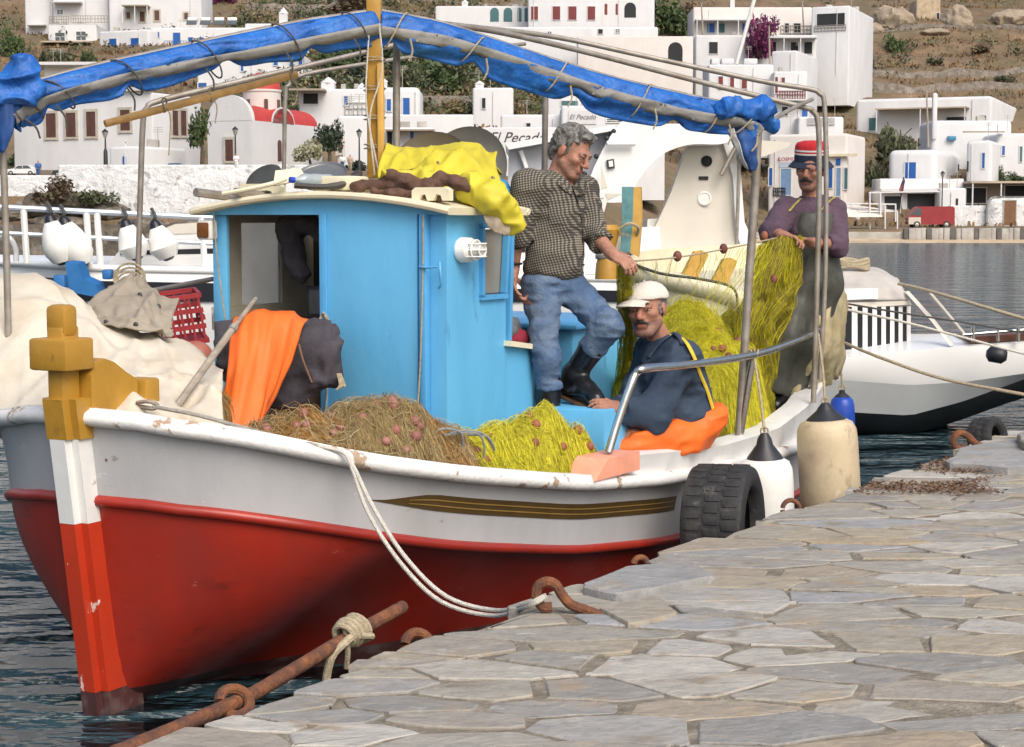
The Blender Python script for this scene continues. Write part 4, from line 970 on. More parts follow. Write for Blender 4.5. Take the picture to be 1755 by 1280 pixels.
# ---- the man in the striped hat at the stern
purple = mat('purple_jumper', (.095, .058, .085), .95, .25, 8, bump=.5, bscale=60)
bib_m = mat('green_grey_oilskin', (.050, .053, .041), .5, .25, 6, bump=.3, bscale=14, c2=(.10, .10, .085), amt=.40, s2=5, sharp=.35)
def man_bib():
    P = PX
    root = thing('person', 'man in a red striped hat and dark green bib overalls standing at the stern', 'person', P(1330, 690, 11.25))
    H = Head(P(1389, 292, 11.25), (-.40, -.90, -.10), (.03, -.08, 1), 1.05)
    nk = P(1392, 338, 11.3); rs, ls = P(1346, 362, 11.22), P(1428, 362, 11.38); ch = P(1388, 402, 11.3); be = P(1390, 450, 11.3); pe = P(1394, 482, 11.28)
    re, rw = P(1324, 398, 11.05), P(1342, 404, 10.92); le, lw = P(1434, 418, 11.15), P(1392, 416, 10.98)
    rh, rk, ra = P(1376, 492, 11.24), P(1346, 580, 11.14), P(1314, 672, 11.18); lh, lk, la = P(1412, 492, 11.32), P(1382, 590, 11.25), P(1348, 680, 11.28)
    sx = unit(ls - rs); up = unit(nk - pe); fw = np.cross(up, sx)
    if fw[1] > 0: fw = -fw
    S = SDF(.007); head_prims(S, H)
    S.cap(nk - up*.04, H(0, -.02, -.05), .066, .06, .02); S.ell(ch, (.18, .125, .19), (sx, fw, up), .05); S.ell(be, (.17, .14, .13), (sx, fw, up), .05); S.ell(pe, (.165, .125, .11), (sx, fw, up), .05)
    for a, b, c in ((rs, re, rw), (ls, le, lw)): S.cap(a, b, .056, .046); S.cap(b, c, .045, .031)
    S.cap(rs, ls, .06, .06, .05)
    hand(S, rw, P(1366, 408, 10.86) - rw, (.1, -.3, -.9), 1, .7); hand(S, lw, P(1360, 404, 10.88) - lw, (-.1, -.2, -.95), -1, .7)
    for a, b, c in ((rh, rk, ra), (lh, lk, la)): S.cap(a, b, .085, .062, .04); S.cap(b, c, .06, .045); S.cap(c, c + np.array([-.08, -.12, -.03]), .045, .04)
    S.build('body', skin_m, root, color=skin_col(H, (.42, .20, .13), .4))
    face_bits(H, root, hair_dark, .32, False)
    S = SDF(.0045)
    for x in (-1, 1): S.cap(H(x*.003, .112, -.044), H(x*.034, .094, -.060), .010, .007, .006)
    S.build('moustache', hair_dark, root, noise=lambda Q: .002*fbm(Q*90, 2, 2), relax=0)
    S = SDF(.006); S.ell(H(0, -.03, .02), np.array([.083, .09, .085])*H.s, H.ax, .01); S.ell(H(0, .125, -.01), (.12, .09, .11), H.ax, .01, True); S.plane(H(0, 0, -.045), -H.u); S.build('hair', hair_dark, root, noise=lambda Q: .004*fbm(Q*60, 3, 2), relax=0)
    hb = H(0, -.012, .056); up_h = unit(H.u + H.f*.05)
    def ring(prof, m, nm, par):
        g = G(); g.lathe(hb, up_h, [(r*H.s, z*H.s) for r, z in prof], 28, sq=(.93, 1.12)); return g.build(nm, m, par, 50)
    hat = ring([(.094, .0), (.0935, .02), (.093, .042)], mat('hat_navy', (.018, .028, .05), .9, .2, 20, bump=.3, bscale=80), 'hat', root)
    ring([(.100, -.001), (.125, -.032), (.122, -.036), (.094, -.004)], mat('hat_navy', (.018, .028, .05)), 'hat_brim', hat)
    hw_ = mat('hat_white', (.72, .69, .66), .9, .1, 30); hr_ = mat('hat_red', (.52, .022, .03), .9, .12, 14, bump=.3, bscale=80)
    ring([(.0932, .0425), (.0935, .053)], hw_, 'hat_stripe', hat); ring([(.0934, .0535), (.0932, .0625)], hr_, 'hat_stripe', hat); ring([(.0933, .063), (.0925, .073)], hw_, 'hat_stripe', hat)
    ring([(.0923, .0735), (.090, .095), (.082, .110), (.055, .120), (.01, .123)], hr_, 'hat_crown', hat)
    S = SDF(.009); S.ell(ch, (.20, .145, .20), (sx, fw, up), .05); S.ell(be, (.19, .155, .13), (sx, fw, up), .06); S.cap(rs, ls, .08, .08, .06); S.cap(nk - up*.08, nk + up*.005, .10, .078, .03, cut=True)
    for a, b, c, k in ((rs, re, rw, .55), (ls, le, lw, .45)): S.cap(a, b, .086, .082, .04); S.cap(b, b + (c-b)*k, .080, .062, .03, cut=True)
    S.build('jumper', purple, root, noise=lambda Q: .012*fbm(Q*(9, 9, 12), 71, 3) + .006*np.abs(vnoise(Q*(13, 13, 24), 9)))
    S = SDF(.009); S.ell(ch + fw*.035, (.172, .150, .24), (sx, fw, up), .04); S.ell(be, (.205, .178, .15), (sx, fw, up), .06); S.ell(pe, (.20, .16, .14), (sx, fw, up), .06)
    for a, b, c in ((rh, rk, ra), (lh, lk, la)): S.cap(a, b, .125, .115, .07); S.cap(b, b + (c-b)*.95, .115, .105, .07, cut=True)
    S.plane(ch + up*.135, up)
    ov = S.build('bib_overalls', bib_m, root, noise=lambda Q: .007*fbm(Q*(9, 9, 3), 81, 3) + .012*np.abs(vnoise(Q*(11, 11, 5), 12)))
    hit = caster([o for o in root.children if o.name.startswith(('jumper', 'bib'))])
    for q in (((1352, 362), (1362, 350), (1372, 340), (1380, 332)), ((1404, 362), (1416, 350), (1424, 342), (1430, 338))):
        pl = [hit(*z, .008) for z in q]; pl = [z for z in pl if z is not None]
        if len(pl) > 2: g = G(); g.tube(spline(pl, 4), .011, 6, flat=.4); g.build('shoulder_strap', mat('strap_olive', (.35, .29, .07), .8, .4, 30), root)
    for b, c in ((rk, ra), (lk, la)):
        S = SDF(.009); S.cap(b + (c-b)*.7, c, .075, .065, .02); S.cap(c, c + np.array([-.09, -.14, -.045]), .06, .052, .03); S.build('boot', boot_m, root)
man_bib()
# ================================================================== nets
def net_mats(nm, cols):
    return [mat(f'{nm}_{i}', c, .75, .25, 25) for i, c in enumerate(cols)]
olive = net_mats('brown_net', [(.34, .25, .105), (.25, .175, .07), (.42, .34, .18), (.36, .17, .03)])
yell = net_mats('yellow_net', [(.62, .56, .012), (.50, .46, .015), (.70, .64, .05), (.40, .34, .02)])
float_p = mat('pink_float', (.4, .17, .13), .7, .3, 30, rnd=[(.36, .16, .13), (.42, .2, .16), (.28, .11, .09), (.38, .13, .10)], c2=(.22, .09, .07), amt=.4, s2=20, sharp=.3)
float_r = mat('rust_float', (.3, .11, .055), .7, .3, 30, rnd=[(.26, .075, .05), (.34, .12, .05), (.20, .06, .05), (.30, .14, .07)])
def net_pile(name, label, lumps, base, mats, nstr, floats, fm, seed, rad=.00115, base_col=(.16, .12, .05), wig=.03, Lr=(.12, .45)):
    """lumps: (x, y, rx, ry, h, angle) in world metres over the deck height base(x, y)"""
    r = np.random.default_rng(seed)
    def hgt(X, Y):
        z = np.full(np.shape(X), -.05)
        for (cx, cy, rx, ry, h, an) in lumps:
            dx, dy = X-cx, Y-cy; u = (dx*math.cos(an) + dy*math.sin(an))/rx; v = (-dx*math.sin(an) + dy*math.cos(an))/ry
            q = u*u + v*v; z = np.maximum(z, np.where(q < 1, h*np.clip(1-q, 0, 1)**.55, -.05))
        t_ = (X-BB[0])*BA[0] + (Y-BB[1])*BA[1]; n_ = (X-BB[0])*BN[0] + (Y-BB[1])*BN[1]; ed = sm(np.interp(t_, TS, Bg) - .07 - n_, 0, .16); z = np.where(z > 0, z*ed**.7 - .05*(ed <= 0), z)
        Pq_ = np.stack([X*7, Y*7, np.zeros_like(X) + seed], -1)
        z = z + np.where(z > 0, (.04*fbm(Pq_*.8, seed, 3) + .085*(.45 - np.abs(fbm(Pq_*(.55, .75, 1), seed+20, 2))))*sm(z, 0, .12), 0)
        return z
    L = np.array(lumps); x0, x1 = (L[:, 0]-L[:, 2:4].max(1)).min(), (L[:, 0]+L[:, 2:4].max(1)).max(); y0, y1 = (L[:, 1]-L[:, 2:4].max(1)).min(), (L[:, 1]+L[:, 2:4].max(1)).max()
    nx, ny = 64, 64; X, Y = np.meshgrid(np.linspace(x0, x1, nx), np.linspace(y0, y1, ny), indexing='ij'); Z = hgt(X, Y)
    root = thing(name, label, 'fishing net', (float(L[0, 0]), float(L[0, 1]), base(L[0, 0], L[0, 1])))
    V = np.stack([X, Y, Z + base(X, Y)], -1).reshape(-1, 3); Fc = [(i*ny+j, (i+1)*ny+j, (i+1)*ny+j+1, i*ny+j+1) for i in range(nx-1) for j in range(ny-1) if max(Z[i, j], Z[i+1, j], Z[i, j+1], Z[i+1, j+1]) > 0]
    g = G(); g.add(V, Fc); g.build('net_core', mat(name + '_core_' + str(seed), base_col, .9, .6, 26, bump=1., bscale=60, bdist=.05), root, 180)
    K = 9; n = int(nstr*2.4); px = r.uniform(x0, x1, n); py = r.uniform(y0, y1, n); ok = hgt(px, py) > .004; px, py = px[ok][:nstr], py[ok][:nstr]; n = len(px)
    ang = 1.7*fbm(np.stack([px*3.2, py*3.2, np.full(n, seed*1.7)], -1), seed+3, 2) + r.normal(0, .7, n) + r.uniform(0, 6.28)
    st = r.uniform(*Lr, n)/K; pts = np.zeros((n, K, 3)); lift = np.abs(r.normal(0, .006, n)); arc = np.where(r.random(n) < .16, r.uniform(.01, .05, n), 0.); ci = fbm(np.stack([px*5, py*5, np.full(n, seed*3.3)], -1), seed+40, 2)
    for k in range(K):
        h = hgt(px, py); z = np.maximum(h, .0) + base(px, py) + lift + arc*math.sin(math.pi*k/(K-1)) + .004*np.sin(k*1.3 + ang*3)
        pts[:, k] = np.stack([px, py, z], -1); ang = ang + r.normal(0, .36, n); qx = px + np.cos(ang)*st; qy = py + np.sin(ang)*st; inn = hgt(qx, qy) > .003; px = np.where(inn, qx, px - np.cos(ang)*st*.3); py = np.where(inn, qy, py - np.sin(ang)*st*.3); ang = np.where(inn, ang, ang + 2.2)
    build_strands(pts, r.choice(rad*np.array([.5, .7, .9, 1.4]), n), np.clip(np.round((ci + .9)/1.8*len(mats) - .5 + r.normal(0, .6, n)), 0, len(mats)-1).astype(int), 'netting', mats, root)
    for fx, fy, Yf in floats:
        # a float lies where the line of sight meets the heap
        for dy in range(0, 90, 4):
            s = np.linspace(Yf-1.0, Yf+1.2, 240); Q = np.array([PX(fx, fy + dy, y) for y in s]); hg = hgt(Q[:, 0], Q[:, 1]); hh = Q[:, 2] - (np.maximum(hg, 0) + base(Q[:, 0], Q[:, 1])); i = int(np.argmax(hh < 0))
            if hh[i] < 0 and i > 0 and hg[i] > .03: break
        else: continue
        c = Q[i] + np.array([0, -.006, .008]); rr_ = .024*r.uniform(.75, 1.2)
        g = G(); a = unit(r.normal(0, 1, 3)); g.lathe(c - a*rr_, a, [(rr_*.25, 0), (rr_*.75, rr_*.3), (rr_, rr_), (rr_*.75, rr_*1.7), (rr_*.25, rr_*2)], 12); g.build('float', fm, root, 60)
    return root, hgt
def build_strands(pts, rad, mi, name, mats, root):
    n, K, _ = pts.shape; T = np.gradient(pts, axis=1); T /= np.linalg.norm(T, axis=2)[..., None] + 1e-9
    U = np.cross(T, [0.13, .2, .97]); U /= np.linalg.norm(U, axis=2)[..., None] + 1e-9; Wv = np.cross(T, U)
    V = np.stack([pts + rad[:, None, None]*(math.cos(a)*U + math.sin(a)*Wv) for a in (0.5, 2.6, 4.7)], 2)      # n,K,3,3
    base = (np.arange(n)*K*3)[:, None, None] + (np.arange(K-1)*3)[None, :, None]; j = np.arange(3)[None, None, :]; j2 = (j+1) % 3
    Fq = np.stack([base + j, base + j2, base + 3 + j2, base + 3 + j], -1).reshape(-1, 4); V = V.reshape(-1, 3) - origin(root)
    me = bpy.data.meshes.new(name); me.vertices.add(len(V)); me.vertices.foreach_set('co', V.astype(np.float32).ravel())
    me.loops.add(Fq.size); me.loops.foreach_set('vertex_index', Fq.astype(np.int32).ravel()); me.polygons.add(len(Fq)); me.polygons.foreach_set('loop_start', np.arange(0, Fq.size, 4, dtype=np.int32))
    for m in mats: me.materials.append(m)
    me.polygons.foreach_set('material_index', np.repeat(mi, (K-1)*3).astype(np.int32)); me.update(calc_edges=True); me.validate()
    o = bpy.data.objects.new(name, me); COL.objects.link(o); o.parent = root; o['kind'] = 'stuff'; return o
def deckz(x, y):
    t = (x - BB[0])*BA[0] + (y - BB[1])*BA[1]; return np.interp(t, TS, Sz) - .02
def lump(px, py, Y, rx, ry, h, an=0.): q = PX(px, py, Y); return (q[0], q[1], rx, ry, h, an)
net_pile('brown_net_heap', 'heap of brown fishing net with pink floats on the foredeck before the wheelhouse', [lump(660, 770, 7.62, .34, .34, .26, .5), lump(570, 765, 7.42, .34, .26, .18, .3), lump(735, 775, 7.78, .28, .26, .20, .8), lump(490, 748, 7.32, .22, .2, .10)], deckz, olive, 11000,
         [(520, 712, 7.3), (509, 733, 7.3), (525, 731, 7.3), (572, 745, 7.3), (622, 720, 7.4), (565, 715, 7.4), (646, 672, 7.5), (672, 684, 7.5), (612, 690, 7.5), (678, 740, 7.5), (711, 725, 7.5), (713, 750, 7.5), (695, 773, 7.5), (674, 697, 7.5), (720, 733, 7.5), (457, 738, 7.2), (584, 737, 7.3), (662, 759, 7.4)], float_p, 3, base_col=(.15, .10, .035))
net_pile('yellow_net_heap', 'bright yellow fishing net piled on the side deck before the seated man', [lump(955, 785, 8.3, .34, .32, .29, .4), lump(885, 795, 8.1, .26, .24, .20, .3), lump(780, 797, 7.88, .26, .2, .15, .5), lump(1015, 785, 8.45, .2, .22, .24)], deckz, yell, 11000,
         [(908, 717, 8.2), (918, 730, 8.2), (992, 738, 8.2), (917, 761, 8.1), (964, 768, 8.1), (833, 790, 7.9), (1010, 767, 8.2), (742, 752, 7.8), (816, 776, 7.9), (842, 752, 7.9), (990, 715, 8.3)], float_r, 5, base_col=(.34, .31, .012))
net_pile('yellow_net_mound', 'tall mound of yellow net on the aft deck behind the seated man', [lump(1190, 690, 10.5, .46, .44, .70, .2), lump(1110, 690, 10.0, .26, .3, .62), lump(1262, 700, 10.6, .28, .3, .62), lump(1180, 690, 10.9, .46, .36, .86), lump(1240, 690, 11.2, .35, .3, .75)], deckz, yell, 11500,
         [(1237, 600, 10.4), (1248, 612, 10.4), (1222, 600, 10.4), (1255, 590, 10.4), (1266, 590, 10.4), (1110, 572, 10), (1290, 605, 10.5), (1230, 570, 10.4)], float_r, 8, base_col=(.36, .31, .014))
# ochre net bundle under the orange oilskin
net_pile('ochre_net_bundle', 'ochre net bundle lying under the canvas edge beside the orange oilskin', [lump(366, 705, 7.6, .13, .2, .28)], deckz, [olive[3], olive[0]], 420, [], float_p, 12, base_col=(.22, .10, .02))
# net hanging from the hands of the man at the stern
def hanging(name, label, tops, bots, n, mats, seed, spread=.05, core=None, floats=(), rad=.0013):
    r = np.random.default_rng(seed); T = np.array([PX(*q) for q in tops]); Bt = np.array([PX(*q) for q in bots]); K = 14
    u = np.sort(r.random(n)); ut = np.clip(u + r.normal(0, .12, n), 0, 1)
    def ev(A, u): k = u*(len(A)-1); i = np.minimum(k.astype(int), len(A)-2); f = (k-i)[:, None]; return A[i]*(1-f) + A[i+1]*f
    a, b = ev(T, ut), ev(Bt, u); s = np.linspace(0, 1, K)[None, :, None]
    pts = a[:, None]*(1-s) + b[:, None]*s; w = np.sin(np.pi*s)*spread
    pts = pts + w*fbm(np.stack([u[:, None]*9 + s[..., 0]*3, s[..., 0]*4 + 0*u[:, None], np.full((n, K), seed)], -1), seed, 3)[..., None]*np.array([1, .6, .1]) + r.normal(0, .01, (n, 1, 3)) - np.array([0, 0, 1])*0
    root = thing(name, label, 'fishing net', pts[:, -1].mean(0)); build_strands(pts, r.choice(rad*np.array([.6, .8, 1.2]), n), r.integers(0, len(mats), n), 'netting', mats, root)
    if core is not None:
        uu = np.linspace(0.02, .98, 16); A, B_ = ev(T, uu), ev(Bt, uu); ss = np.linspace(0.04, .97, 14)
        P = np.array([[A[i]*(1-q) + B_[i]*q + np.array([.03*math.sin(i*1.9 + q*4), .05 + .03*math.sin(i*1.3), 0]) for q in ss] for i in range(16)]); g = G(); g.sheet(P, .004); g.build('net_fold', core, root, 180)
    for q in floats: g = G(); g.ell(PX(*q), (.024, .024, .03)); g.build('float', float_r, root, 60)
    return root
hanging('hanging_net', 'yellow net hanging in folds from the hands of the man at the stern', [(1300, 424, 10.9), (1338, 410, 10.86), (1372, 408, 10.86)], [(1244, 690, 10.7), (1275, 700, 10.7), (1305, 690, 10.75), (1328, 640, 10.9)], 1500, yell[:2] + [yell[3], olive[1]], 4, .09, mat('net_fold', (.13, .12, .03), .9, .4, 20, bump=.8, bscale=60), [(1326, 478, 10.8), (1264, 585, 10.7), (1310, 404, 10.86)])
hanging('gathered_net', 'thin yellow net gathered in the hand of the man in the checked shirt', [(1062, 452, 8.86), (1076, 450, 8.86)], [(1058, 690, 10.2), (1074, 700, 10.2), (1096, 690, 10.3)], 200, yell, 6, .035)
hanging('stretched_net', 'yellow net line with floats stretched between the two standing men', [(1076, 450, 8.86), (1160, 444, 9.5), (1250, 428, 10.2), (1330, 410, 10.85)], [(1090, 560, 9.6), (1150, 560, 10.0), (1210, 545, 10.2), (1265, 520, 10.6)], 95, yell[:3], 9, .05, None, [(1161, 439, 9.5), (1240, 426, 10.1)], .0011)
g = G(); g.tube(curve([(1076, 448, 8.85), (1160, 441, 9.5), (1250, 425, 10.2), (1330, 408, 10.85)], 6), .005, 6); solo('net_head_rope', g, rope_b, 'thin head rope of the net running between the two standing men', 'rope')
g = G(); g.tube(curve([(742, 750, 7.6), (756, 735, 7.6), (790, 742, 7.65), (792, 775, 7.7), (788, 800, 7.7)], 6), .005, 6); g.tube(curve([(770, 742, 7.65), (800, 738, 7.7), (830, 745, 7.75), (848, 772, 7.8), (835, 748, 7.75), (800, 745, 7.75)], 6), .005, 6); g.tube(curve([(760, 745, 7.62), (815, 742, 7.7), (830, 765, 7.75), (826, 795, 7.8)], 6), .005, 6)
solo('tangled_line', g, mat('grey_cord', (.22, .23, .23), .8, .2, 40), 'tangled grey cord lying between the brown and yellow nets', 'cord')

# ================================================================== soft goods
def pxsheet(rows, k=5, amp=.02, sc=6., seed=0, st=(1, 1, 1), folds=0, fa_=None, fw_=.035):
    A = np.array([[PX(*q) for q in r] for r in rows]); A = np.array([spline(r, k) for r in A]); A = np.array([spline(A[:, j], k) for j in range(A.shape[1])]).transpose(1, 0, 2)
    du = np.gradient(A, axis=0); dv = np.gradient(A, axis=1); N = np.cross(du, dv); N /= np.linalg.norm(N, axis=2)[..., None] + 1e-9
    if N[..., 1].mean() > 0: N = -N
    d = (amp*fbm(A*sc*np.array(st), seed, 4) + amp*.9*(1 - 2*np.abs(vnoise(A*sc*1.7*np.array(st), seed+7))))*(.45 if folds else 1.)
    if folds:
        r = np.random.default_rng(seed + 77); a, b = A.shape[:2]; U, V_ = np.meshgrid(np.linspace(0, 1, a), np.linspace(0, 1, b), indexing='ij')
        for _ in range(folds):
            u0, v0 = r.random(2); an = r.uniform(0, math.pi) if fa_ is None else r.normal(fa_[0], fa_[1]); du_, dv_ = math.cos(an), math.sin(an)
            al = (U-u0)*du_ + (V_-v0)*dv_; ac = -(U-u0)*dv_ + (V_-v0)*du_ + .05*al*al*r.normal(); w = fw_*r.uniform(.5, 1.6); d = d + amp*r.uniform(.5, 1.6)*(np.exp(-np.abs(ac)/w) - .6*np.exp(-((ac - 1.6*w)/(1.2*w))**2))*np.exp(-(al/r.uniform(.15, .5))**2)
    return A + N*d[..., None]
P = pxsheet([[(-80, 520, 8.8), (60, 520, 8.9), (150, 560, 8.7), (245, 600, 8.6), (325, 620, 8.4), (372, 680, 8.1)],
             [(-80, 468, 8.25), (60, 476, 8.3), (150, 524, 8.2), (245, 574, 8.05), (325, 592, 7.95), (376, 640, 7.75)],
             [(-80, 510, 7.9), (60, 520, 7.95), (150, 568, 7.8), (240, 604, 7.7), (318, 622, 7.62), (380, 660, 7.5)],
             [(-80, 600, 7.65), (50, 604, 7.65), (140, 640, 7.5), (230, 655, 7.35), (310, 670, 7.32), (380, 690, 7.25)],
             [(-80, 700, 7.5), (40, 705, 7.35), (110, 704, 7.12), (200, 702, 6.96), (300, 714, 6.97), (384, 733, 7.03)],
             [(-80, 735, 7.5), (40, 735, 7.4), (110, 735, 7.2), (200, 730, 7.02), (300, 740, 7.05), (384, 760, 7.1)]], 17, .012, 3.2, 3, folds=60, fw_=.03)
g = G(); g.sheet(P, .006); solo('canvas_cover', g, canvas, 'crumpled cream canvas covering the foredeck behind the ochre stem head', 'canvas cover', smooth=180)
P = pxsheet([[(205, 482, 8.5), (228, 470, 8.5), (250, 488, 8.5), (262, 505, 8.5)], [(150, 528, 8.2), (200, 505, 8.2), (250, 505, 8.25), (300, 520, 8.3)], [(165, 548, 8.0), (205, 540, 7.95), (250, 540, 7.95), (296, 545, 8.05)], [(160, 556, 7.95), (200, 560, 7.85), (240, 572, 7.8), (292, 582, 7.9)]], 14, .018, 9, 5, folds=22, fw_=.05)
g = G(); g.sheet(P, .008); jk = solo('canvas_jacket', g, canvas_grey, 'rumpled grey canvas jacket lying on top of the cream cover', 'jacket', smooth=180)
hit = caster([jk])
for q in ((240, 505), (272, 525), (182, 552), (233, 556)):
    z = hit(*q, .003)
    if z is not None: g = G(); g.lathe(z, (0, -1, .2), [(.012, 0), (.012, .003), (.006, .005)], 10); g.build('snap_button', black_p, jk)
P = pxsheet([[(404, 548, 8.02), (440, 532, 8.06), (490, 534, 8.1), (528, 546, 8.12)], [(398, 560, 7.92), (436, 548, 7.93), (486, 548, 7.97), (518, 562, 8.02)], [(392, 620, 7.78), (430, 622, 7.74), (470, 622, 7.82), (500, 620, 7.92)], [(384, 680, 7.66), (418, 690, 7.60), (452, 690, 7.68), (472, 680, 7.8)], [(378, 722, 7.55), (408, 738, 7.5), (430, 742, 7.55), (442, 738, 7.66)]], 12, .008, 5, 9, (1.6, 1.6, .15), folds=20, fa_=(0, .10), fw_=.07)
g = G(); g.sheet(P, .005); solo('orange_oilskin', g, oil_orange, 'bright orange oilskin hung over the wheelhouse door sill', 'oilskin', smooth=180)
P = pxsheet([[(368, 552, 8.22), (420, 545, 8.2), (520, 545, 8.18), (562, 548, 8.14), (572, 556, 8.14)], [(368, 590, 8.16), (420, 590, 8.12), (510, 590, 8.06), (565, 590, 8.0), (582, 600, 8.04)], [(372, 620, 8.16), (420, 640, 8.1), (500, 640, 8.04), (560, 645, 7.98), (588, 648, 8.04)], [(374, 640, 8.2), (430, 690, 8.1), (505, 700, 8.06), (545, 668, 8.02), (584, 660, 8.06)]], 10, .016, 8, 14, folds=16, fw_=.05)
g = G(); g.sheet(P, .02); dj = solo('dark_jacket', g, cloth_dark, 'dark padded jacket draped behind the orange oilskin at the wheelhouse door', 'jacket', smooth=180)
g = G(); g.tube(curve([(512, 590, 7.98), (520, 620, 7.96), (534, 655, 7.98)], 5), .012, 6, flat=.5); g.build('jacket_strap', mat('brown_strap', (.20, .11, .07), .8), dj)
g = G()
for k in range(7): g.tube(curve([(578 + k, 640, 8.0), (582 + 1.5*k, 660, 7.98), (576 + 2*k, 668 - k, 7.97)], 4), .004, 5)
g.build('jacket_cord', rope_b, dj)
g = G(); g.tube([PX(300, 700, 7.12), PX(400, 562, 7.75)], .016, 8); g.tube([PX(400, 562, 7.75), PX(438, 512, 8.2)], .011, 8); bh = solo('boat_hook', g, wood_grey, 'grey wooden boat hook leaning from the canvas into the wheelhouse door', 'boat hook')
g = G(); g.tube(curve([(398, 566, 7.73), (402, 559, 7.75)], 3), .02, 8); g.build('ferrule', galv, bh)
# red crate behind the canvas
cr = thing('fish_crate', 'dark red plastic fish crate standing behind the grey canvas jacket', 'crate', PX(300, 580, 8.75))
cc = PX(300, 545, 8.75); ca = (unit([.95, .3, .12]), unit([-.3, .95, .1]), unit([-.15, -.1, 1]))
for sx_ in (-1, 1):
    for i in range(6): g = G(); g.box(cc + ca[0]*(-.12 + .048*i) + ca[1]*.1*sx_, (.012, .012, .23), ca); g.build('slat', plastic_red, cr, 0)
    for z in (-.115, -.04, .04, .115): g = G(); g.box(cc + ca[2]*z + ca[1]*.1*sx_, (.27, .018, .022), ca); g.build('crate_rim', plastic_red, cr, 0)
    for z in (-.115, .0, .115): g = G(); g.box(cc + ca[2]*z + ca[0]*.13*sx_, (.018, .2, .022), ca); g.build('crate_rim', plastic_red, cr, 0)
g = G(); g.box(cc - ca[2]*.115, (.26, .19, .008), ca); g.build('crate_floor', plastic_red, cr, 0)
g = G(); g.ell(PX(336, 612, 8.5), (.085, .085, .08), nu=18, nv=12); solo('round_buoy', g, mat('faded_red_buoy', (.40, .14, .10), .5, .15, 6), 'faded red round buoy half hidden beside the blue wheelhouse post', 'buoy', smooth=180)
g = G(); g.prism([PX(118, 500, 8.85), PX(112, 450, 8.85), PX(132, 452, 8.85), PX(142, 478, 8.85), PX(165, 488, 8.85), PX(170, 510, 8.85)], (.02, .08, .01)); g.box(PX(104, 488, 8.85), (.06, .07, .1), bev=.01)
g.box(PX(185, 470, 8.9), (.05, .06, .05), bev=.01); solo('blue_fairlead', g, mat('strong_blue_paint', (.02, .16, .42), .5, .15, 9, c2=(.2, .12, .08), amt=.3, s2=14, sharp=.1), 'blue painted wooden fairlead rising behind the cream canvas', 'fairlead')
g = G()
for j in range(4): g.tube([PX(222, 482, 8.85) + np.array([(.06 + .006*j)*math.cos(a), .02*math.sin(a), .012*j - .02 + (.045 + .01*j)*math.sin(a)]) for a in np.linspace(0, 6.28, 20)], .006, 6)
solo('rope_coil', g, rope_b, 'small coil of tan rope at the foot of the awning post behind the canvas', 'rope')
g = G(); g.tube([PX(250, 500, 9.1), PX(365, 478, 9.0)], .013, 8); solo('loose_pole', g, galv, 'thin grey pole lying between the red crate and the wheelhouse', 'pole')

# ---- on the wheelhouse roof
rz = lambda n: roofz(n) + .004
P = pxsheet([[(655, 300, 8.95), (700, 300, 9.0), (760, 300, 9.05), (820, 290, 9.05), (860, 300, 9.0)], [(662, 256, 8.8), (705, 262, 8.85), (750, 270, 8.9), (815, 258, 8.9), (846, 272, 8.85)], [(650, 282, 8.55), (690, 285, 8.55), (740, 285, 8.6), (800, 275, 8.62), (856, 310, 8.6)], [(648, 300, 8.42), (690, 305, 8.38), (740, 308, 8.38), (800, 305, 8.4), (868, 335, 8.4)], [(652, 312, 8.38), (695, 322, 8.3), (745, 330, 8.28), (810, 322, 8.25), (850, 345, 8.3)]], 13, .024, 5, 22, folds=34, fw_=.055)
g = G(); g.sheet(P, .008); yj = solo('yellow_oilskin', g, oil_yellow, 'yellow oilskin jacket bundled on the wheelhouse roof with one sleeve hanging down', 'oilskin', smooth=180)
S = SDF(.008); S.cap(PX(806, 318, 8.32), PX(846, 338, 8.22), .07, .066, .03); S.cap(PX(846, 338, 8.22), PX(886, 388, 8.3), .066, .052, .03, cut=True); S.build('sleeve', oil_yellow, yj, noise=lambda Q: .010*fbm(Q*10, 33, 3) + .03*np.abs(vnoise(Q*(13, 13, 17), 35)) - .012)
P = pxsheet([[(826, 345, 8.27), (850, 352, 8.24), (866, 362, 8.25)], [(830, 375, 8.2), (850, 380, 8.2), (872, 395, 8.24)], [(838, 392, 8.2), (852, 400, 8.2), (866, 403, 8.24)]], 5, .01, 12, 3)
g = G(); g.sheet(P, .006); g.build('lining', mat('oilskin_lining', (.36, .30, .22), .8, .15, 12), yj, 180)
hit = caster([yj])
for q in ((751, 279), (845, 305)):
    z = hit(*q, .003)
    if z is not None: g = G(); g.lathe(z, (0, -1, .3), [(.010, 0), (.010, .003), (.005, .005)], 10); g.build('snap_button', mat('brass_snap', (.15, .12, .05), .4, .2, 20, metal=.6), yj)
S = SDF(.008)
for a, b, r_ in (((612, 320, 8.36), (680, 312, 8.34), .034), ((670, 310, 8.34), (740, 320, 8.28), .048), ((730, 320, 8.28), (768, 332, 8.18), .036), ((690, 302, 8.42), (735, 302, 8.42), .038), ((752, 306, 8.3), (808, 322, 8.24), .044), ((640, 326, 8.28), (760, 342, 8.16), .022)): S.cap(PX(*a), PX(*b), r_, r_*.8, .04)
o = S.build('brown_cloth', brown_cloth, None, noise=lambda Q: .014*fbm(Q*(12, 12, 18), 43, 3) + .018*np.abs(vnoise(Q*(16, 16, 22), 4))); tag(o, 'crumpled brown woollen cloth lying along the wheelhouse roof edge', 'cloth')
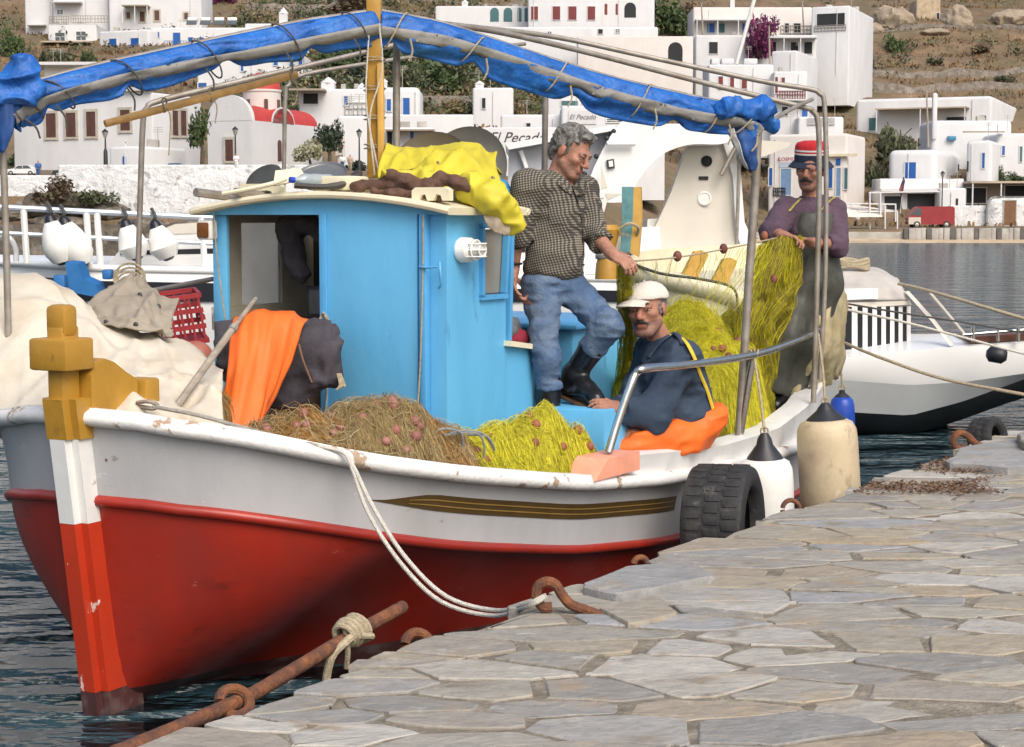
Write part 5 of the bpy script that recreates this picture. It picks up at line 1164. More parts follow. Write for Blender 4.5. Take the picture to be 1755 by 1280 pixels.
for (x, y, Y, r_, tl_, lab) in ((742, 300, 9.15, .225, (-.22, -.9, .36), 'front one of two large metal dishes standing behind the yellow oilskin'), (802, 294, 9.4, .238, (-.35, -.9, .28), 'rear and paler of two large metal dishes behind the yellow oilskin')):
    g = G(); g.lathe(PX(x, y, Y), tl_, [(.02, -.02), (r_*.55, -.02), (r_*.72, .0), (r_*.97, .035), (r_*1.0, .045), (r_*1.0, .035), (r_*.98, .028), (r_*.72, -.012), (r_*.55, -.034), (.02, -.034)], 40)
    solo('metal_dish', g, mat('dull_metal_' + str(x), (.22, .185, .13) if x < 780 else (.34, .32, .27), .5, .15, 4, metal=.12), lab, 'dish', 'large metal dishes on the wheelhouse roof')
g = G(); g.lathe(PX(552, 308, 8.75), (-.1, -.5, .87), [(.11, 0), (.125, .03), (.13, .032), (.12, .022), (.03, .012)], 28); solo('frying_pan', g, mat('grey_pan', (.26, .27, .27), .4, .2, 6, metal=.6), 'shallow grey pan lying on the roof behind the water bottle', 'pan')
g = G(); g.lathe(PX(456, 312, 8.75), (-.3, -.6, .6), [(.09, 0), (.10, .02), (.098, .025), (.02, .02)], 24); solo('round_tray', g, mat('dark_lid', (.055, .06, .055), .5, .2, 10), 'dark round tray standing behind the wooden paddle on the roof', 'tray')
bt = PX(497, 308, 8.4); bd = unit(PX(572, 310, 8.55) - bt)
g = G(); g.lathe(bt + bd*.022, bd, [(.012, 0), (.013, .015), (.030, .045), (.033, .06), (.031, .09), (.033, .12), (.031, .15), (.033, .2), (.028, .215)], 16); bo = solo('water_bottle', g, mat('clear_plastic', (.62, .70, .74), .12, .1, 14, trans=.55), 'clear plastic water bottle with a blue cap lying on the wheelhouse roof', 'bottle', smooth=60)
g = G(); g.lathe(bt, bd, [(.015, 0), (.015, .022)], 14); g.build('bottle_cap', mat('bottle_cap_blue', (.01, .06, .5), .4), bo)
g = G(); g.tube(curve([(382, 332, 8.38), (420, 325, 8.36), (465, 315, 8.36), (490, 306, 8.4)], 5), .014, 8, flat=.8); pd = solo('wooden_paddle', g, cream, 'pale wooden paddle lying across the front of the wheelhouse roof', 'paddle')
g = G(); g.prism([PX(468, 318, 8.42), PX(472, 292, 8.5), PX(515, 288, 8.55), (PX(522, 300, 8.5)), PX(496, 312, 8.42)], (0, .02, -.004)); g.build('blade', cream, pd)
g = G(); g.tube(curve([(505, 318, 8.4), (560, 320, 8.4), (600, 312, 8.45), (612, 298, 8.6)], 5), [.02]*6 + [.024]*5 + [.03]*5, 8, flat=.7); solo('rubber_hose', g, mat('hose_dark', (.05, .045, .04), .6, .3, 12), 'dark length of rubber hose lying before the mast on the roof', 'hose')
S = SDF(.008); S.cap(PX(862, 318, 8.9), PX(872, 338, 8.85), .035, .03, .02); o = S.build('blue_rag', mat('blue_rag', (.05, .26, .52), .8, .2, 14, bump=.4, bscale=40), None, noise=lambda Q: .012*fbm(Q*24, 3, 3)); tag(o, 'small light blue rag tucked behind the yellow oilskin', 'rag')
# inside the wheelhouse
g = G(); g.box(BL(CT+.45, -.24, 1.575), (.2, .24, .17), (fa, fn, fz), bev=.012); rd = solo('radio_set', g, mat('radio_case', (.035, .035, .038), .5, .2, 9), 'dark radio set standing on the shelf inside the wheelhouse', 'radio')
g = G(); g.box(BL(CT+.347, -.26, 1.58), (.006, .15, .125), (fa, fn, fz), bev=.003); g.build('radio_screen', mat('radio_screen', (.12, .12, .13), .25, .2, 5), rd)
S = SDF(.009); S.cap(BL(CT+.3, -.42, 1.95), BL(CT+.3, -.36, 1.72), .07, .05, .03); S.cap(BL(CT+.32, -.34, 1.98), BL(CT+.3, -.10, 1.88), .06, .05, .04); o = S.build('hanging_coat', cloth_dark, None, noise=lambda Q: .018*fbm(Q*14, 5, 3)); tag(o, 'black coat hanging under the ceiling inside the wheelhouse', 'coat')
g = G(); g.box(BL(CT+.36, -.16, 1.975), (.02, .12, .09), (fa, fn, fz), bev=.01); solo('yellow_pouch', g, mat('mustard_cloth', (.32, .19, .02), .8), 'small mustard pouch hanging high inside the wheelhouse door', 'pouch')
S = SDF(.008); S.cap(BL(CT+.66, .52, 1.44), BL(CT+.82, .56, 1.45), .06, .07, .03); S.cap(BL(CT+.70, .50, 1.52), BL(CT+.82, .5, 1.50), .05, .04, .03); o = S.build('grey_bundle', mat('grey_cloth', (.12, .135, .15), .95, .25, 10, bump=.4, bscale=50), None, noise=lambda Q: .018*fbm(Q*16, 7, 3)); tag(o, 'bundle of grey cloth on the low sill behind the wheelhouse wall', 'cloth')
S = SDF(.008); S.cap(BL(CT+.78, .58, 1.40), BL(CT+.86, .62, 1.40), .045, .04, .03); o = S.build('red_rag', mat('dark_red_cloth', (.22, .015, .035), .9, .25, 10), None, noise=lambda Q: .012*fbm(Q*16, 9, 3)); tag(o, 'dark red rag beside the grey bundle on the low sill', 'rag')

# ================================================================== rolled awning
def roll(path, name, label, seed, hang=.16):
    P = np.asarray(path); n = len(P); root = thing(name, label, 'tarpaulin', P[n//2])
    s = np.linspace(0, 1, n); T = np.gradient(P, axis=0); T /= np.linalg.norm(T, axis=1)[:, None]
    side = np.cross(T, [0, 0, 1]); side /= np.linalg.norm(side, axis=1)[:, None]
    pinch = 1 - .28*np.exp(-((((s*5.0 + .3) % 1) - .5)/.10)**2)
    def tube_off(c_up, c_side, ru, rs, m, nm, k=18, amp=.016):
        V = []
        for i in range(n):
            up = np.cross(side[i], T[i]); row = []
            for j in range(k):
                a = 2*math.pi*j/k; ph = 5*vnoise(np.array([s[i]*n*.06, .3, seed]), seed); nz_ = 1 + .20*vnoise(np.array([s[i]*n*.16, math.cos(a)*1.3, math.sin(a)*1.3 + seed]), seed) + .15*abs(math.sin(2.5*a + s[i]*26 + ph)) - .12*abs(math.sin(4*a - s[i]*41 + 2*ph)) + .07*vnoise(np.array([s[i]*n*.9, math.cos(a)*3, math.sin(a)*3]), seed+2)
                row.append(P[i] + up*(c_up*pinch[i] + ru*pinch[i]*nz_*math.sin(a)) + side[i]*(c_side + rs*pinch[i]*nz_*math.cos(a)))
            V.append(row)
        g = G(); g.sheet(np.array(V), closed=True); return g.build(nm, m, root, 180)
    tube_off(-.010, -.030, .026, .034, tarp_blue, 'upper_roll')
    K = 15; U = np.linspace(0, 1, K); rg = np.random.default_rng(seed*9+1); D = np.zeros((n, K)); Sg, Ug = np.meshgrid(s, U, indexing='ij')
    for _ in range(60):
        s0, u0 = rg.random(2); an = rg.normal(.0, .35); al = (Sg-s0)*9*math.cos(an) + (Ug-u0)*math.sin(an); ac = -(Sg-s0)*9*math.sin(an) + (Ug-u0)*math.cos(an); w = rg.uniform(.03, .10)
        D += rg.uniform(.006, .018)*(np.exp(-np.abs(ac)/w) - .6*np.exp(-((ac-1.5*w)/w)**2))*np.exp(-(al/rg.uniform(.3, 1.0))**2)
    wob = 1 + .22*np.array([vnoise(np.array([q*n*.09, 4.4, seed]), seed+5) for q in s])
    F_ = np.array([[P[i] - np.cross(side[i], T[i])*(-.02 + .155*hang/.16*U[j]*pinch[i]*wob[i]) + side[i]*(.012 + .045*math.sin(math.pi*min(1, U[j]*1.15))*pinch[i] + D[i, j]) for j in range(K)] for i in range(n)])
    g = G(); g.sheet(F_, .004); g.build('draped_fold', tarp_blue, root, 180)
    B_ = np.array([[P[i] - np.cross(side[i], T[i])*(.050 + .155*hang/.16*.30*pinch[i]*q*wob[i] + .010*math.sin(s[i]*9 + seed)) + side[i]*(.024 + .045*math.sin(math.pi*min(1, (.45 + .30*q)*1.15))*pinch[i] + D[i, 6 + int(4*q)]) for q in (0, .33, .66, 1)] for i in range(n)])
    g = G(); g.sheet(B_, .003); g.build('grey_band', tarp_grey, root, 180)
    g = G(); g.sheet(F_[:, ::-1]*[1, 1, 1] + (side*-.075)[:, None, :]*np.sin(np.pi*U)[None, :, None], .004); g.build('back_fold', tarp_blue, root, 180)
    for q in np.linspace(.08, .93, 6):
        i = int(q*(n-1)); g = G(); up = np.cross(side[i], T[i])
        for dd in (0,): g.tube([P[i] + T[i]*(dd + .10*math.sin(a*.5)*(1 if seed % 2 else -1)) + up*(-.062 + .098*math.cos(a)*pinch[i]) + side[i]*(.012 + .066*math.sin(a)) for a in np.linspace(0, 6.28, 22)], .0042, 6)
        g.tube(spline([P[i] + side[i]*.09 - up*.1, P[i] + side[i]*.095 - up*.16 + T[i]*.02, P[i] + side[i]*.09 - up*.21 + T[i]*.01], 4), .005, 5)
        g.build('lashing', rope_d if seed % 2 else rope_b, root)
    return root
dense = lambda pts, k: spline(pts[::3] if len(pts) > 14 else pts, k)
lr = roll(dense(R_L, 9) + np.array([0, -.02, -.02]), 'rolled_awning', 'blue awning rolled along the pipe from the bow to the mast', 1)
rr2 = roll(dense(R_R, 9) + np.array([0, -.02, -.02]), 'rolled_awning', 'blue awning rolled along the pipe from the mast to the stern quarter', 2, .20)
S = SDF(.008); S.cap(PX(-20, 152, 7.7), PX(36, 128, 7.72), .07, .065, .05); S.cap(PX(40, 125, 7.72), PX(72, 150, 7.75), .075, .05, .04); S.cap(PX(-30, 165, 7.7), PX(60, 160, 7.72), .06, .06, .04)
S.build('awning_bunch', tarp_blue, lr, noise=lambda Q: .03*fbm(Q*5, 3, 2) + .07*np.abs(fbm(Q*(6, 6, 9), 13, 3)))
P = pxsheet([[(-12, 170, 7.7), (4, 172, 7.68), (26, 172, 7.7)], [(-10, 215, 7.7), (6, 220, 7.68), (24, 215, 7.7)], [(-8, 250, 7.7), (5, 262, 7.69), (14, 245, 7.7)]], 8, .006, 10, 2, folds=8, fa_=(0, .2), fw_=.1)
g = G(); g.sheet(P, .004); g.build('hanging_end', mat('tarp_dark_blue', (.012, .06, .22), .6, .3, 9), lr, 180)
S = SDF(.008); S.cap(PX(1240, 185, 9.6), PX(1306, 184, 9.8), .06, .08, .04); S.cap(PX(1306, 184, 9.8), PX(1322, 215, 9.85), .078, .05, .04); S.build('awning_bunch', tarp_blue, rr2, noise=lambda Q: .02*fbm(Q*5, 6, 2) + .06*np.abs(fbm(Q*(9, 9, 6), 16, 3)))
P = pxsheet([[(1238, 200, 9.75), (1262, 205, 9.72), (1292, 208, 9.76)], [(1252, 235, 9.75), (1270, 240, 9.7), (1292, 240, 9.76)], [(1270, 262, 9.75), (1280, 268, 9.71), (1292, 272, 9.76)], [(1280, 288, 9.76), (1286, 292, 9.74), (1291, 292, 9.76)]], 6, .014, 9, 4)
g = G(); g.sheet(P, .004); g.build('hanging_end', mat('tarp_dark_blue', (.012, .06, .22), .6, .3, 9), rr2, 180)
P = pxsheet([[(1240, 210, 9.7), (1256, 215, 9.68)], [(1256, 245, 9.7), (1268, 250, 9.68)], [(1276, 285, 9.72), (1284, 290, 9.7)]], 5, .01, 9, 6); g = G(); g.sheet(P, .003); g.build('clear_flap', mat('clear_flap', (.5, .5, .48), .3, .1, 9), rr2, 180)

# ================================================================== fenders, tyre, ropes and iron on the quay
def fender(top, dn, r_, L, body, name, label, cone, hang, grp=None, sides=24):
    root = thing(name, label, 'fender', np.asarray(top) + np.asarray(dn)*L, grp); dn = unit(dn)
    g = G(); g.lathe(top, dn, [(.02, .0), (r_*.25, .03), (r_*.30, cone*.45), (r_*.62, cone*.92), (r_*.66, cone)], sides); g.build('end_cone', black_p, root, 40)
    g = G(); g.lathe(top + dn*(cone - .002), dn, [(r_*.64, 0), (r_*.86, .02), (r_*.97, .06), (r_, .12), (r_, L*.55), (r_*1.0, L - cone - .1), (r_*.9, L - cone - .04), (r_*.6, L - cone)], sides); g.build('fender_body', body, root, 60)
    g = G(); g.tube(spline([hang, (np.asarray(hang) + top)/2 + np.array([.008, -.01, -.03]), top - dn*.01], 6), .008, 6); g.tube(np.array([top - dn*.012 + np.array([.02*math.cos(a), 0, .02*math.sin(a)]) for a in np.linspace(0, 6.28, 12)]), .006, 6); g.build('hanging_rope', rope_b, root)
    return root
fender(PX(1310, 742, 9.45), (.04, .02, -1), .152, .62, plastic_w, 'fender', 'white cylindrical fender with a black cone hanging beside the tyre', .14, PX(1293, 615, 9.8), 'fenders at the stern')
fender(PX(1414, 690, 10.2), (.07, -.02, -1), .178, .68, fender_cream, 'fender', 'large dirty cream fender hanging at the stern against the quay', .10, PX(1402, 570, 11.0), 'fenders at the stern')
fender(PX(1443, 668, 11.9), (.03, 0, -1), .085, .55, mat('fender_blue', (.012, .06, .38), .4, .15, 8), 'fender', 'narrow blue fender half hidden behind the cream one at the stern', .05, PX(1436, 600, 11.9), 'fenders at the stern')
def tyre(c, ax_, R_, w, label, grp, nb=34):
    root = thing('tyre', label, 'tyre', np.asarray(c) - np.array([0, 0, R_]), grp); a = unit(ax_); h = w/2
    prof = [(R_*.62, -h*.82), (R_*.70, -h*.96), (R_*.86, -h), (R_*.95, -h*.93), (R_*.985, -h*.78), (R_*.985, h*.78), (R_*.95, h*.93), (R_*.86, h), (R_*.70, h*.96), (R_*.62, h*.82), (R_*.60, h*.6), (R_*.80, h*.5), (R_*.84, 0), (R_*.80, -h*.5), (R_*.60, -h*.6), (R_*.62, -h*.82)]
    g = G(); g.lathe(np.asarray(c, float), a, prof, 48); 
    g.f = g.f[:-2]; g.m = g.m[:-2]; g.build('carcass', rubber, root, 40)
    u = unit(np.cross(a, (0, 0, 1))); w_ = np.cross(a, u)
    g = G()
    for i in range(nb):
        for s, sh in ((-1, 0), (0, .5), (1, 0)):
            t = 2*math.pi*(i + sh)/nb; rad = u*math.cos(t) + w_*math.sin(t); tan = -u*math.sin(t) + w_*math.cos(t)
            g.box(np.asarray(c) + rad*R_*.985 + a*s*h*.55, (R_*.028, 2*math.pi*R_/nb*.74, h*.46), (rad, tan + a*.25*(1 if s >= 0 else -1), a), bev=.004)
    g.build('tread_block', rubber, root, 30, kind='stuff'); return root
ty = tyre(PX(1240, 905, 8.75), (.945, -.326, .03), .325, .32, 'large black lorry tyre hung as a bumper between boat and quay', 'tyres on the quay edge')
tyre(PX(1694, 757, 11.2), (.75, -.6, .2), .16, .16, 'small black tyre lying at the far end of the quay', 'tyres on the quay edge', 22)
def ring_of(c, r_, th, ax_, name, label, grp='rusty mooring rings on the quay', tilt=None, pts=None):
    g = G()
    if pts is None:
        a = unit(ax_); u = unit(np.cross(a, (0, 0, 1) if abs(a[2]) < .9 else (1, 0, 0))); w = np.cross(a, u); pts = [np.asarray(c) + r_*(u*math.cos(t) + w*math.sin(t)) for t in np.linspace(0, 2*math.pi*.97, 26)]
    g.tube(pts, th, 9); return solo(name, g, rust, label, 'mooring ring', grp)
zq = lambda x, y: PZ(x, y, .6)[1]
Yh = zq(1000, 1050)
ring_of(None, 0, .019, None, 'mooring_hook', 'rusty iron hook in the quay edge holding the white mooring rope', pts=curve([(1035, 1058, Yh-.02), (1005, 1046, Yh), (978, 1036, Yh), (962, 1018, Yh), (952, 1002, Yh), (936, 997, Yh), (922, 1006, Yh), (920, 1024, Yh), (930, 1040, Yh), (946, 1040, Yh)], 5))
ring_of(PX(402, 1203, 4.98), .045, .016, (.35, -.6, .7), 'mooring_ring', 'rusty ring around the iron bar in the lower left')
ring_of(PX(716, 1106, zq(716, 1090)+.06), .045, .018, (.3, -.8, .5), 'mooring_ring', 'rusty ring at the quay rim beyond the knotted iron bar')
ring_of(PX(1356, 873, 8.42), .045, .012, (.2, -.95, .2), 'mooring_ring', 'rusty ring on the quay rim before the white fender')
ring_of(PX(1098, 968, zq(1098, 958)+.05), .03, .014, (.2, -.95, .2), 'mooring_ring', 'small rusty stub at the quay rim left of the tyre')
Y6 = zq(1655, 765)
ring_of(None, 0, .022, None, 'mooring_hook', 'rusty curled hook at the far end of the quay beside the small tyre', pts=curve([(1690, 768, Y6), (1672, 760, Y6), (1660, 748, Y6), (1645, 742, Y6), (1635, 750, Y6), (1636, 764, Y6), (1648, 770, Y6), (1656, 764, Y6)], 5))
g = G(); ib = curve([(690, 1040, 5.95), (600, 1090, 5.62), (500, 1150, 5.3), (420, 1196, 5.05), (310, 1245, 4.76), (195, 1292, 4.5)], 5); g.tube(ib, .0225, 12); bar = solo('iron_bar', g, rust, 'long rusty iron bar with a rope knot lying along the quay edge', 'iron bar')
kn = PX(602, 1082, 5.62); bd = unit(ib[0] - ib[8]); g = G(); u = unit(np.cross(bd, (0, 0, 1))); w = np.cross(bd, u)
for j in range(6): g.tube([kn + bd*(-.045 + .017*j + .012*math.sin(a)) + (.036 + .005*(j % 3))*(u*math.cos(a) + w*math.sin(a)) for a in np.linspace(0, 6.4, 18)], .0095, 7)
g.tube(spline([kn + u*.05 - bd*.03, kn + u*.06 + w*.02 + bd*.03, kn - u*.03 + w*.055 + bd*.05, kn - u*.05 + bd*.02], 6), .011, 7)
g.tube(spline([kn - bd*.04 + w*-.03, PX(596, 1112, 5.58), PX(594, 1145, 5.6)], 6), .0095, 7); g.tube(spline([kn - bd*.05 + u*.03, PX(572, 1120, 5.5), PX(562, 1150, 5.5), PX(558, 1180, 5.5)], 6), .014, 7)
solo('rope_knot', g, rope_b, 'thick weathered rope knotted around the rusty iron bar', 'rope')
for k, (dx, dy, lab) in enumerate(((0, 0, 'upper strand of the white mooring rope hanging from boat rail to iron hook'), (-9, 9, 'lower strand of the white mooring rope hanging from boat rail to iron hook'))):
    g = G(); g.tube(curve([(262, 697, 6.9), (340, 712, 6.86), (450, 742, 6.84), (545, 764, 6.86), (588, 776, 6.88), (606 + dx*.3, 800 + dy*.2, 6.84), (640 + dx, 870 + dy, 6.78), (695 + dx, 955 + dy, 6.7), (765 + dx, 1022 + dy, 6.6), (850 + dx*.5, 1046 + dy, 6.5), (905, 1034 + dy*.5, Yh), (936, 1020 + dy*.3, Yh-.03)], 6), .0085, 7)
    solo('mooring_rope', g, rope_w, lab, 'rope', 'white mooring rope strands')
g = G(); g.tube(curve([(235, 690, 6.95), (255, 688, 6.9), (270, 694, 6.92), (262, 700, 6.9), (240, 697, 6.95), (232, 700, 7.0), (250, 705, 6.95)], 5), .009, 6); solo('bow_rope_turns', g, wood_grey, 'grey rope turns made fast behind the ochre bow bitt', 'rope')
for pts, r_, m, lab in (([(1448, 588, 11.9), (1520, 617, 11.5), (1620, 650, 11.2), (1755, 676, 10.9), (1950, 712, 10.6)], .011, rope_b, 'lowest thick tan mooring rope crossing the white motorboat hull'),
                        ([(1450, 530, 11.95), (1550, 552, 12.2), (1650, 578, 12.3), (1755, 606, 12.3), (1950, 655, 12.2)], .009, rope_w, 'pale mooring rope crossing the striped screen of the white motorboat'),
                        ([(1450, 520, 12.0), (1550, 537, 12.6), (1650, 552, 12.8), (1755, 570, 12.8), (1950, 600, 12.8)], .007, rope_d, 'thin black mooring line above the white motorboat deck'),
                        ([(1540, 486, 16.2), (1575, 494, 16.0), (1640, 512, 15.6), (1755, 546, 15.2), (1950, 600, 14.8)], .016, rope_b, 'uppermost tan mooring rope over the open water at right')):
    g = G(); g.tube(curve(pts, 8), r_, 7); solo('mooring_line', g, m, lab, 'rope', 'mooring lines to the right')
P = pxsheet([[(1384, 510, 11.9), (1396, 488, 11.5), (1420, 480, 11.45), (1442, 492, 11.6), (1450, 520, 11.9)], [(1378, 545, 11.7), (1392, 535, 11.25), (1416, 528, 11.2), (1440, 538, 11.4), (1448, 560, 11.7)], [(1364, 600, 11.6), (1384, 602, 11.2), (1412, 600, 11.15), (1434, 602, 11.35), (1444, 612, 11.7)], [(1348, 650, 11.5), (1362, 652, 11.25), (1384, 642, 11.2), (1424, 640, 11.4), (1438, 640, 11.7)], [(1330, 690, 11.4), (1340, 698, 11.25), (1356, 690, 11.2), (1420, 655, 11.5), (1432, 650, 11.7)]], 11, .016, 6, 31, folds=22, fa_=(.1, .3), fw_=.05)
g = G(); g.sheet(P, .008); solo('khaki_cloth', g, mat('khaki_cloth', (.38, .32, .19), .9, .2, 7, bump=.5, bscale=20, c2=(.30, .24, .10), amt=.4, s2=6, sharp=.3), 'khaki sacking draped over the rail at the stern', 'sacking', smooth=180)
# ================================================================== far shore
def terr(X, Y):
    X = np.asarray(X, float); Y = np.asarray(Y, float)
    k = sm(X, -12, 24); shore = 97 + 53*k; s = Y - shore
    left = 1.3 + 3.15*sm(s, 4.0, 4.6) + .040*np.clip(s-4, 0, 40) + .215*np.clip(s-40, 0, None) + .0004*np.clip(s-40, 0, None)**2*0
    right = 1.1 + .02*np.clip(s, 0, 12) + .225*np.clip(s-13, 0, None)
    z = left*(1-k) + right*k
    b = sm(s, 30, 70); st = 3.2; zz = z/st; fr = zz - np.floor(zz); ter = (np.floor(zz) + sm(fr, .62, .98))*st
    z = z*(1-.55*b) + ter*.55*b
    n = fbm(np.stack([X*.05, Y*.05, 0*X + 3.], -1), 2, 4)
    return np.where(s > -.2, z + n*1.1*b, -1.2 + np.clip(s+3, 0, 2)*.3)
def ground_hit(x, y):
    Y = np.linspace(92, 520, 2600); P = np.array([0, 0, EYE]) + (PX(x, y, 1.0) - np.array([0, 0, EYE]))[None]*Y[:, None]
    d = P[:, 2] - terr(P[:, 0], P[:, 1]); i = int(np.argmax(d < 0)); return P[i] if d[i] < 0 else P[-1]
hill_m = mat('dry_hillside', (.185, .125, .072), .95, .35, .35, bump=.8, bscale=1.2, bdist=.4, c2=(.10, .095, .045), amt=.42, s2=.12, sharp=.3, detail=9)
xs_ = np.linspace(-140, 190, 150); ys_ = np.concatenate([np.linspace(94, 150, 70), np.linspace(151, 330, 120), np.linspace(335, 640, 50)])
XX, YY = np.meshgrid(xs_, ys_, indexing='ij'); g = G(); g.sheet(np.stack([XX, YY, terr(XX, YY)], -1)); struct('hillside', g, hill_m, 180, loc=(0, 0, 0))
# quays and beach on the far side
stone_dark = mat('shore_stone', (.12, .10, .075), .95, .45, .8, bump=.9, bscale=2.5, bdist=.15, c2=(.30, .27, .22), amt=.4, s2=1.2, sharp=.2)
conc = mat('pale_concrete', (.42, .40, .36), .9, .25, .5, bump=.3, bscale=2, c2=(.28, .26, .22), amt=.4, s2=.9, sharp=.3)
g = G(); g.prism([(-60, 96.2, -1), (-11, 96.2, -1), (-11, 101.2, -1), (-60, 101.2, -1)], (0, 0, 2.7)); struct('left_shore_quay', g, stone_dark)
g = G(); g.prism([(12, 148.5, -1), (90, 148.5, -1), (90, 164, -1), (12, 164, -1)], (0, 0, 1.9)); prom = struct('far_promenade', g, conc)
g = G(); g.prism([(10, 144.5, -.4), (90, 145, -.4), (90, 148.6, .32), (10, 148.6, .32)], (0, 0, .02)); struct('far_beach', g, mat('sand', (.46, .36, .24), .95, .2, .6, bump=.4, bscale=3))
# ---- walls and houses
wash = mat('whitewash', (.62, .62, .62), .9, .06, .5, bump=.3, bscale=1.2, bdist=.1, c2=(.55, .55, .54), amt=.38, s2=.3, sharp=.35, stretch=(1, 1, .5))
wash_y = mat('cream_wash', (.70, .63, .46), .85, .08, .5, c2=(.60, .50, .32), amt=.35, s2=.4, sharp=.3)
wash_p = mat('pink_wash', (.64, .60, .56), .85, .05, .5, c2=(.62, .55, .50), amt=.35, s2=.35, sharp=.3)
stone_w = mat('whitewashed_stone', (.66, .66, .65), .9, .2, .9, bump=1., bscale=1.6, bdist=.25, c2=(.34, .33, .32), amt=.40, s2=1.7, sharp=.10, detail=7)
tan_w = mat('tan_wall', (.42, .35, .26), .9, .2, .6, bump=.4, bscale=2)
rubble = mat('rubble_stone', (.24, .21, .175), .95, .4, 1.2, bump=1., bscale=3, bdist=.2)
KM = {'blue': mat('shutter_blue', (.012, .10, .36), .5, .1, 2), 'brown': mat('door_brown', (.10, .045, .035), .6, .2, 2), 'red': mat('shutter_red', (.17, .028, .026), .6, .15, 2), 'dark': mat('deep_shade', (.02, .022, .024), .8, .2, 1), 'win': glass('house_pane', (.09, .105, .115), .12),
      'teal': mat('shutter_teal', (.05, .14, .15), .6, .1, 2), 'wood': mat('gate_wood', (.17, .085, .04), .7, .25, 3), 'pale': mat('pale_blue_door', (.16, .26, .42), .6, .1, 2)}
stone_fr = mat('stone_surround', (.46, .43, .36), .9, .15, 1.5)
class House:
    def __init__(self, name, label, x0, x1, yt, yb, xs=None, Y=None, depth=6., m=None, r=.22, yaw=0., cat='house', grp='houses on the far shore', xl=None):
        """front from pixel column x0 to x1; xs: right end of the right-hand side wall; xl: left end of a left-hand side wall"""
        m = m or wash; base = ground_hit((x0+x1)/2, yb) if Y is None else PX((x0+x1)/2, yb, Y); Y = base[1]; z0 = base[2]; zt = PX((x0+x1)/2, yt, Y)[2]
        t = math.tan(yaw)
        def at(x, k):   # point on a vertical plane through (xr, Y) with slope k = dY/dX
            xr = x1 if xs is not None else (x0 if xl is not None else (x0+x1)/2); ym = (yt+yb)/2; X0 = PX(xr, ym, Y)[0]; u = PX(x, ym, 1.)[0]
            Yq = (Y - k*X0)/(1 - k*u); return np.array([u*Yq, Yq])
        fk = -.42 if xs is not None else (.42 if xl is not None else t)       # the front slopes away from the near corner
        A, B = at(x0, fk), at(x1, fk)
        if xs is not None: D = at(xs, 1/.42); C = A + D - B
        elif xl is not None: C = at(xl, -1/.42); D = C + B - A
        else:
            nb = unit([-(B-A)[1], (B-A)[0]]); nb = nb if nb[1] > 0 else -nb; D = B + nb*depth; C = A + nb*depth
        self.A, self.B, self.C, self.D, self.z0, self.zt, self.Y = A, B, C, D, z0, zt, Y
        self.root = thing(name, label, cat, (*((A+B)/2), z0), grp); self.m = m
        bm = bmesh.new(); lo = [bm.verts.new((*p, z0-4)) for p in (A, B, D, C)]; hi = [bm.verts.new((*p, zt)) for p in (A, B, D, C)]
        bm.faces.new(hi); bm.faces.new(lo[::-1])
        for i in range(4): bm.faces.new((lo[i], lo[(i+1) % 4], hi[(i+1) % 4], hi[i]))
        if r > 0:
            ed = [e for e in bm.edges if max(v.co.z for v in e.verts) > z0]; bmesh.ops.bevel(bm, geom=ed, offset=r, segments=3, profile=.5, affect='EDGES')
        bm.verts.index_update(); g = G(); g.add([v.co[:] for v in bm.verts], [[v.index for v in f.verts] for f in bm.faces]); bm.free(); g.build('wall', m, self.root, 40)
        rq = random.Random(label); wpx = x1 - x0
        if cat in ('house', 'bar', 'shop') and wpx > 40:
            for _ in range(rq.randint(1, 3)):
                g = G()
                q = rq.uniform(.1, .9); p = A + (B-A)*q + (D-B)*rq.uniform(.15, .5)
                if rq.random() < .6: hh = rq.uniform(1.0, 2.2); g.tube([(*p, zt-.1), (*p, zt+hh)], .03, 5); [g.tube([(p[0]-.35, p[1], zt+hh-.15*j), (p[0]+.35, p[1], zt+hh-.15*j)], .018, 4) for j in range(3)]
                else: g.box((*p, zt+.25), (rq.uniform(.4, .9), .5, .55), bev=.06)
                g.build('antenna' if len(g.v) > 1 else 'roof_vent', conc, self.root, 0)
            g = G(); p = A + (B-A)*rq.uniform(.05, .95); nn = unit([(B-A)[1], -(B-A)[0]]); g.tube([(*(p + nn*.06), zt-.4), (*(p + nn*.06), z0)], .045, 6); g.build('drain_pipe', wash, self.root, 50)
    def face(self, f):
        P, Q = (self.A, self.B) if f == 'f' else ((self.B, self.D) if f == 's' else (self.C, self.A))
        d = unit(Q-P); n = np.array([d[1], -d[0]]); return P, Q, d, n
    def on(self, f, x, y):
        P, Q, d, n = self.face(f); u = PX(x, y, 1.)[0]; Yq = (P @ n)/(u*n[0] + n[1]); return PX(x, y, Yq)
    def op(self, x0, x1, y0, y1, kind='blue', f='f', frame=None, arch=False, bal=None, name=None):
        a = self.on(f, x0, y1); b = self.on(f, x1, y0); P, Q, d, n = self.face(f); d3 = np.array([*d, 0]); n3 = np.array([*n, 0]); w = abs((b-a) @ d3); h = b[2]-a[2]; c = (a+b)/2
        nm = name or ('door' if h > 1.75*w and h > 1.5 else 'window'); g = G()
        if arch:
            k = 9; prof = [(-w/2, -h/2), (w/2, -h/2)] + [(w/2*math.cos(t), h/2 - w/2 + w/2*math.sin(t)) for t in np.linspace(0, math.pi, k)]
            g.prism([c + d3*u + np.array([0, 0, v]) - n3*.03 for u, v in prof], n3*.06)
        else: g.box(c, (w, .10, h), (d3, n3, (0, 0, 1)))
        o = g.build(nm, KM[kind] if isinstance(kind, str) else kind, self.root, 0)
        fm = frame or (stone_fr if kind == 'brown' else (wash if kind != 'win' else mat('white_frame', (.74, .74, .73), .6)))
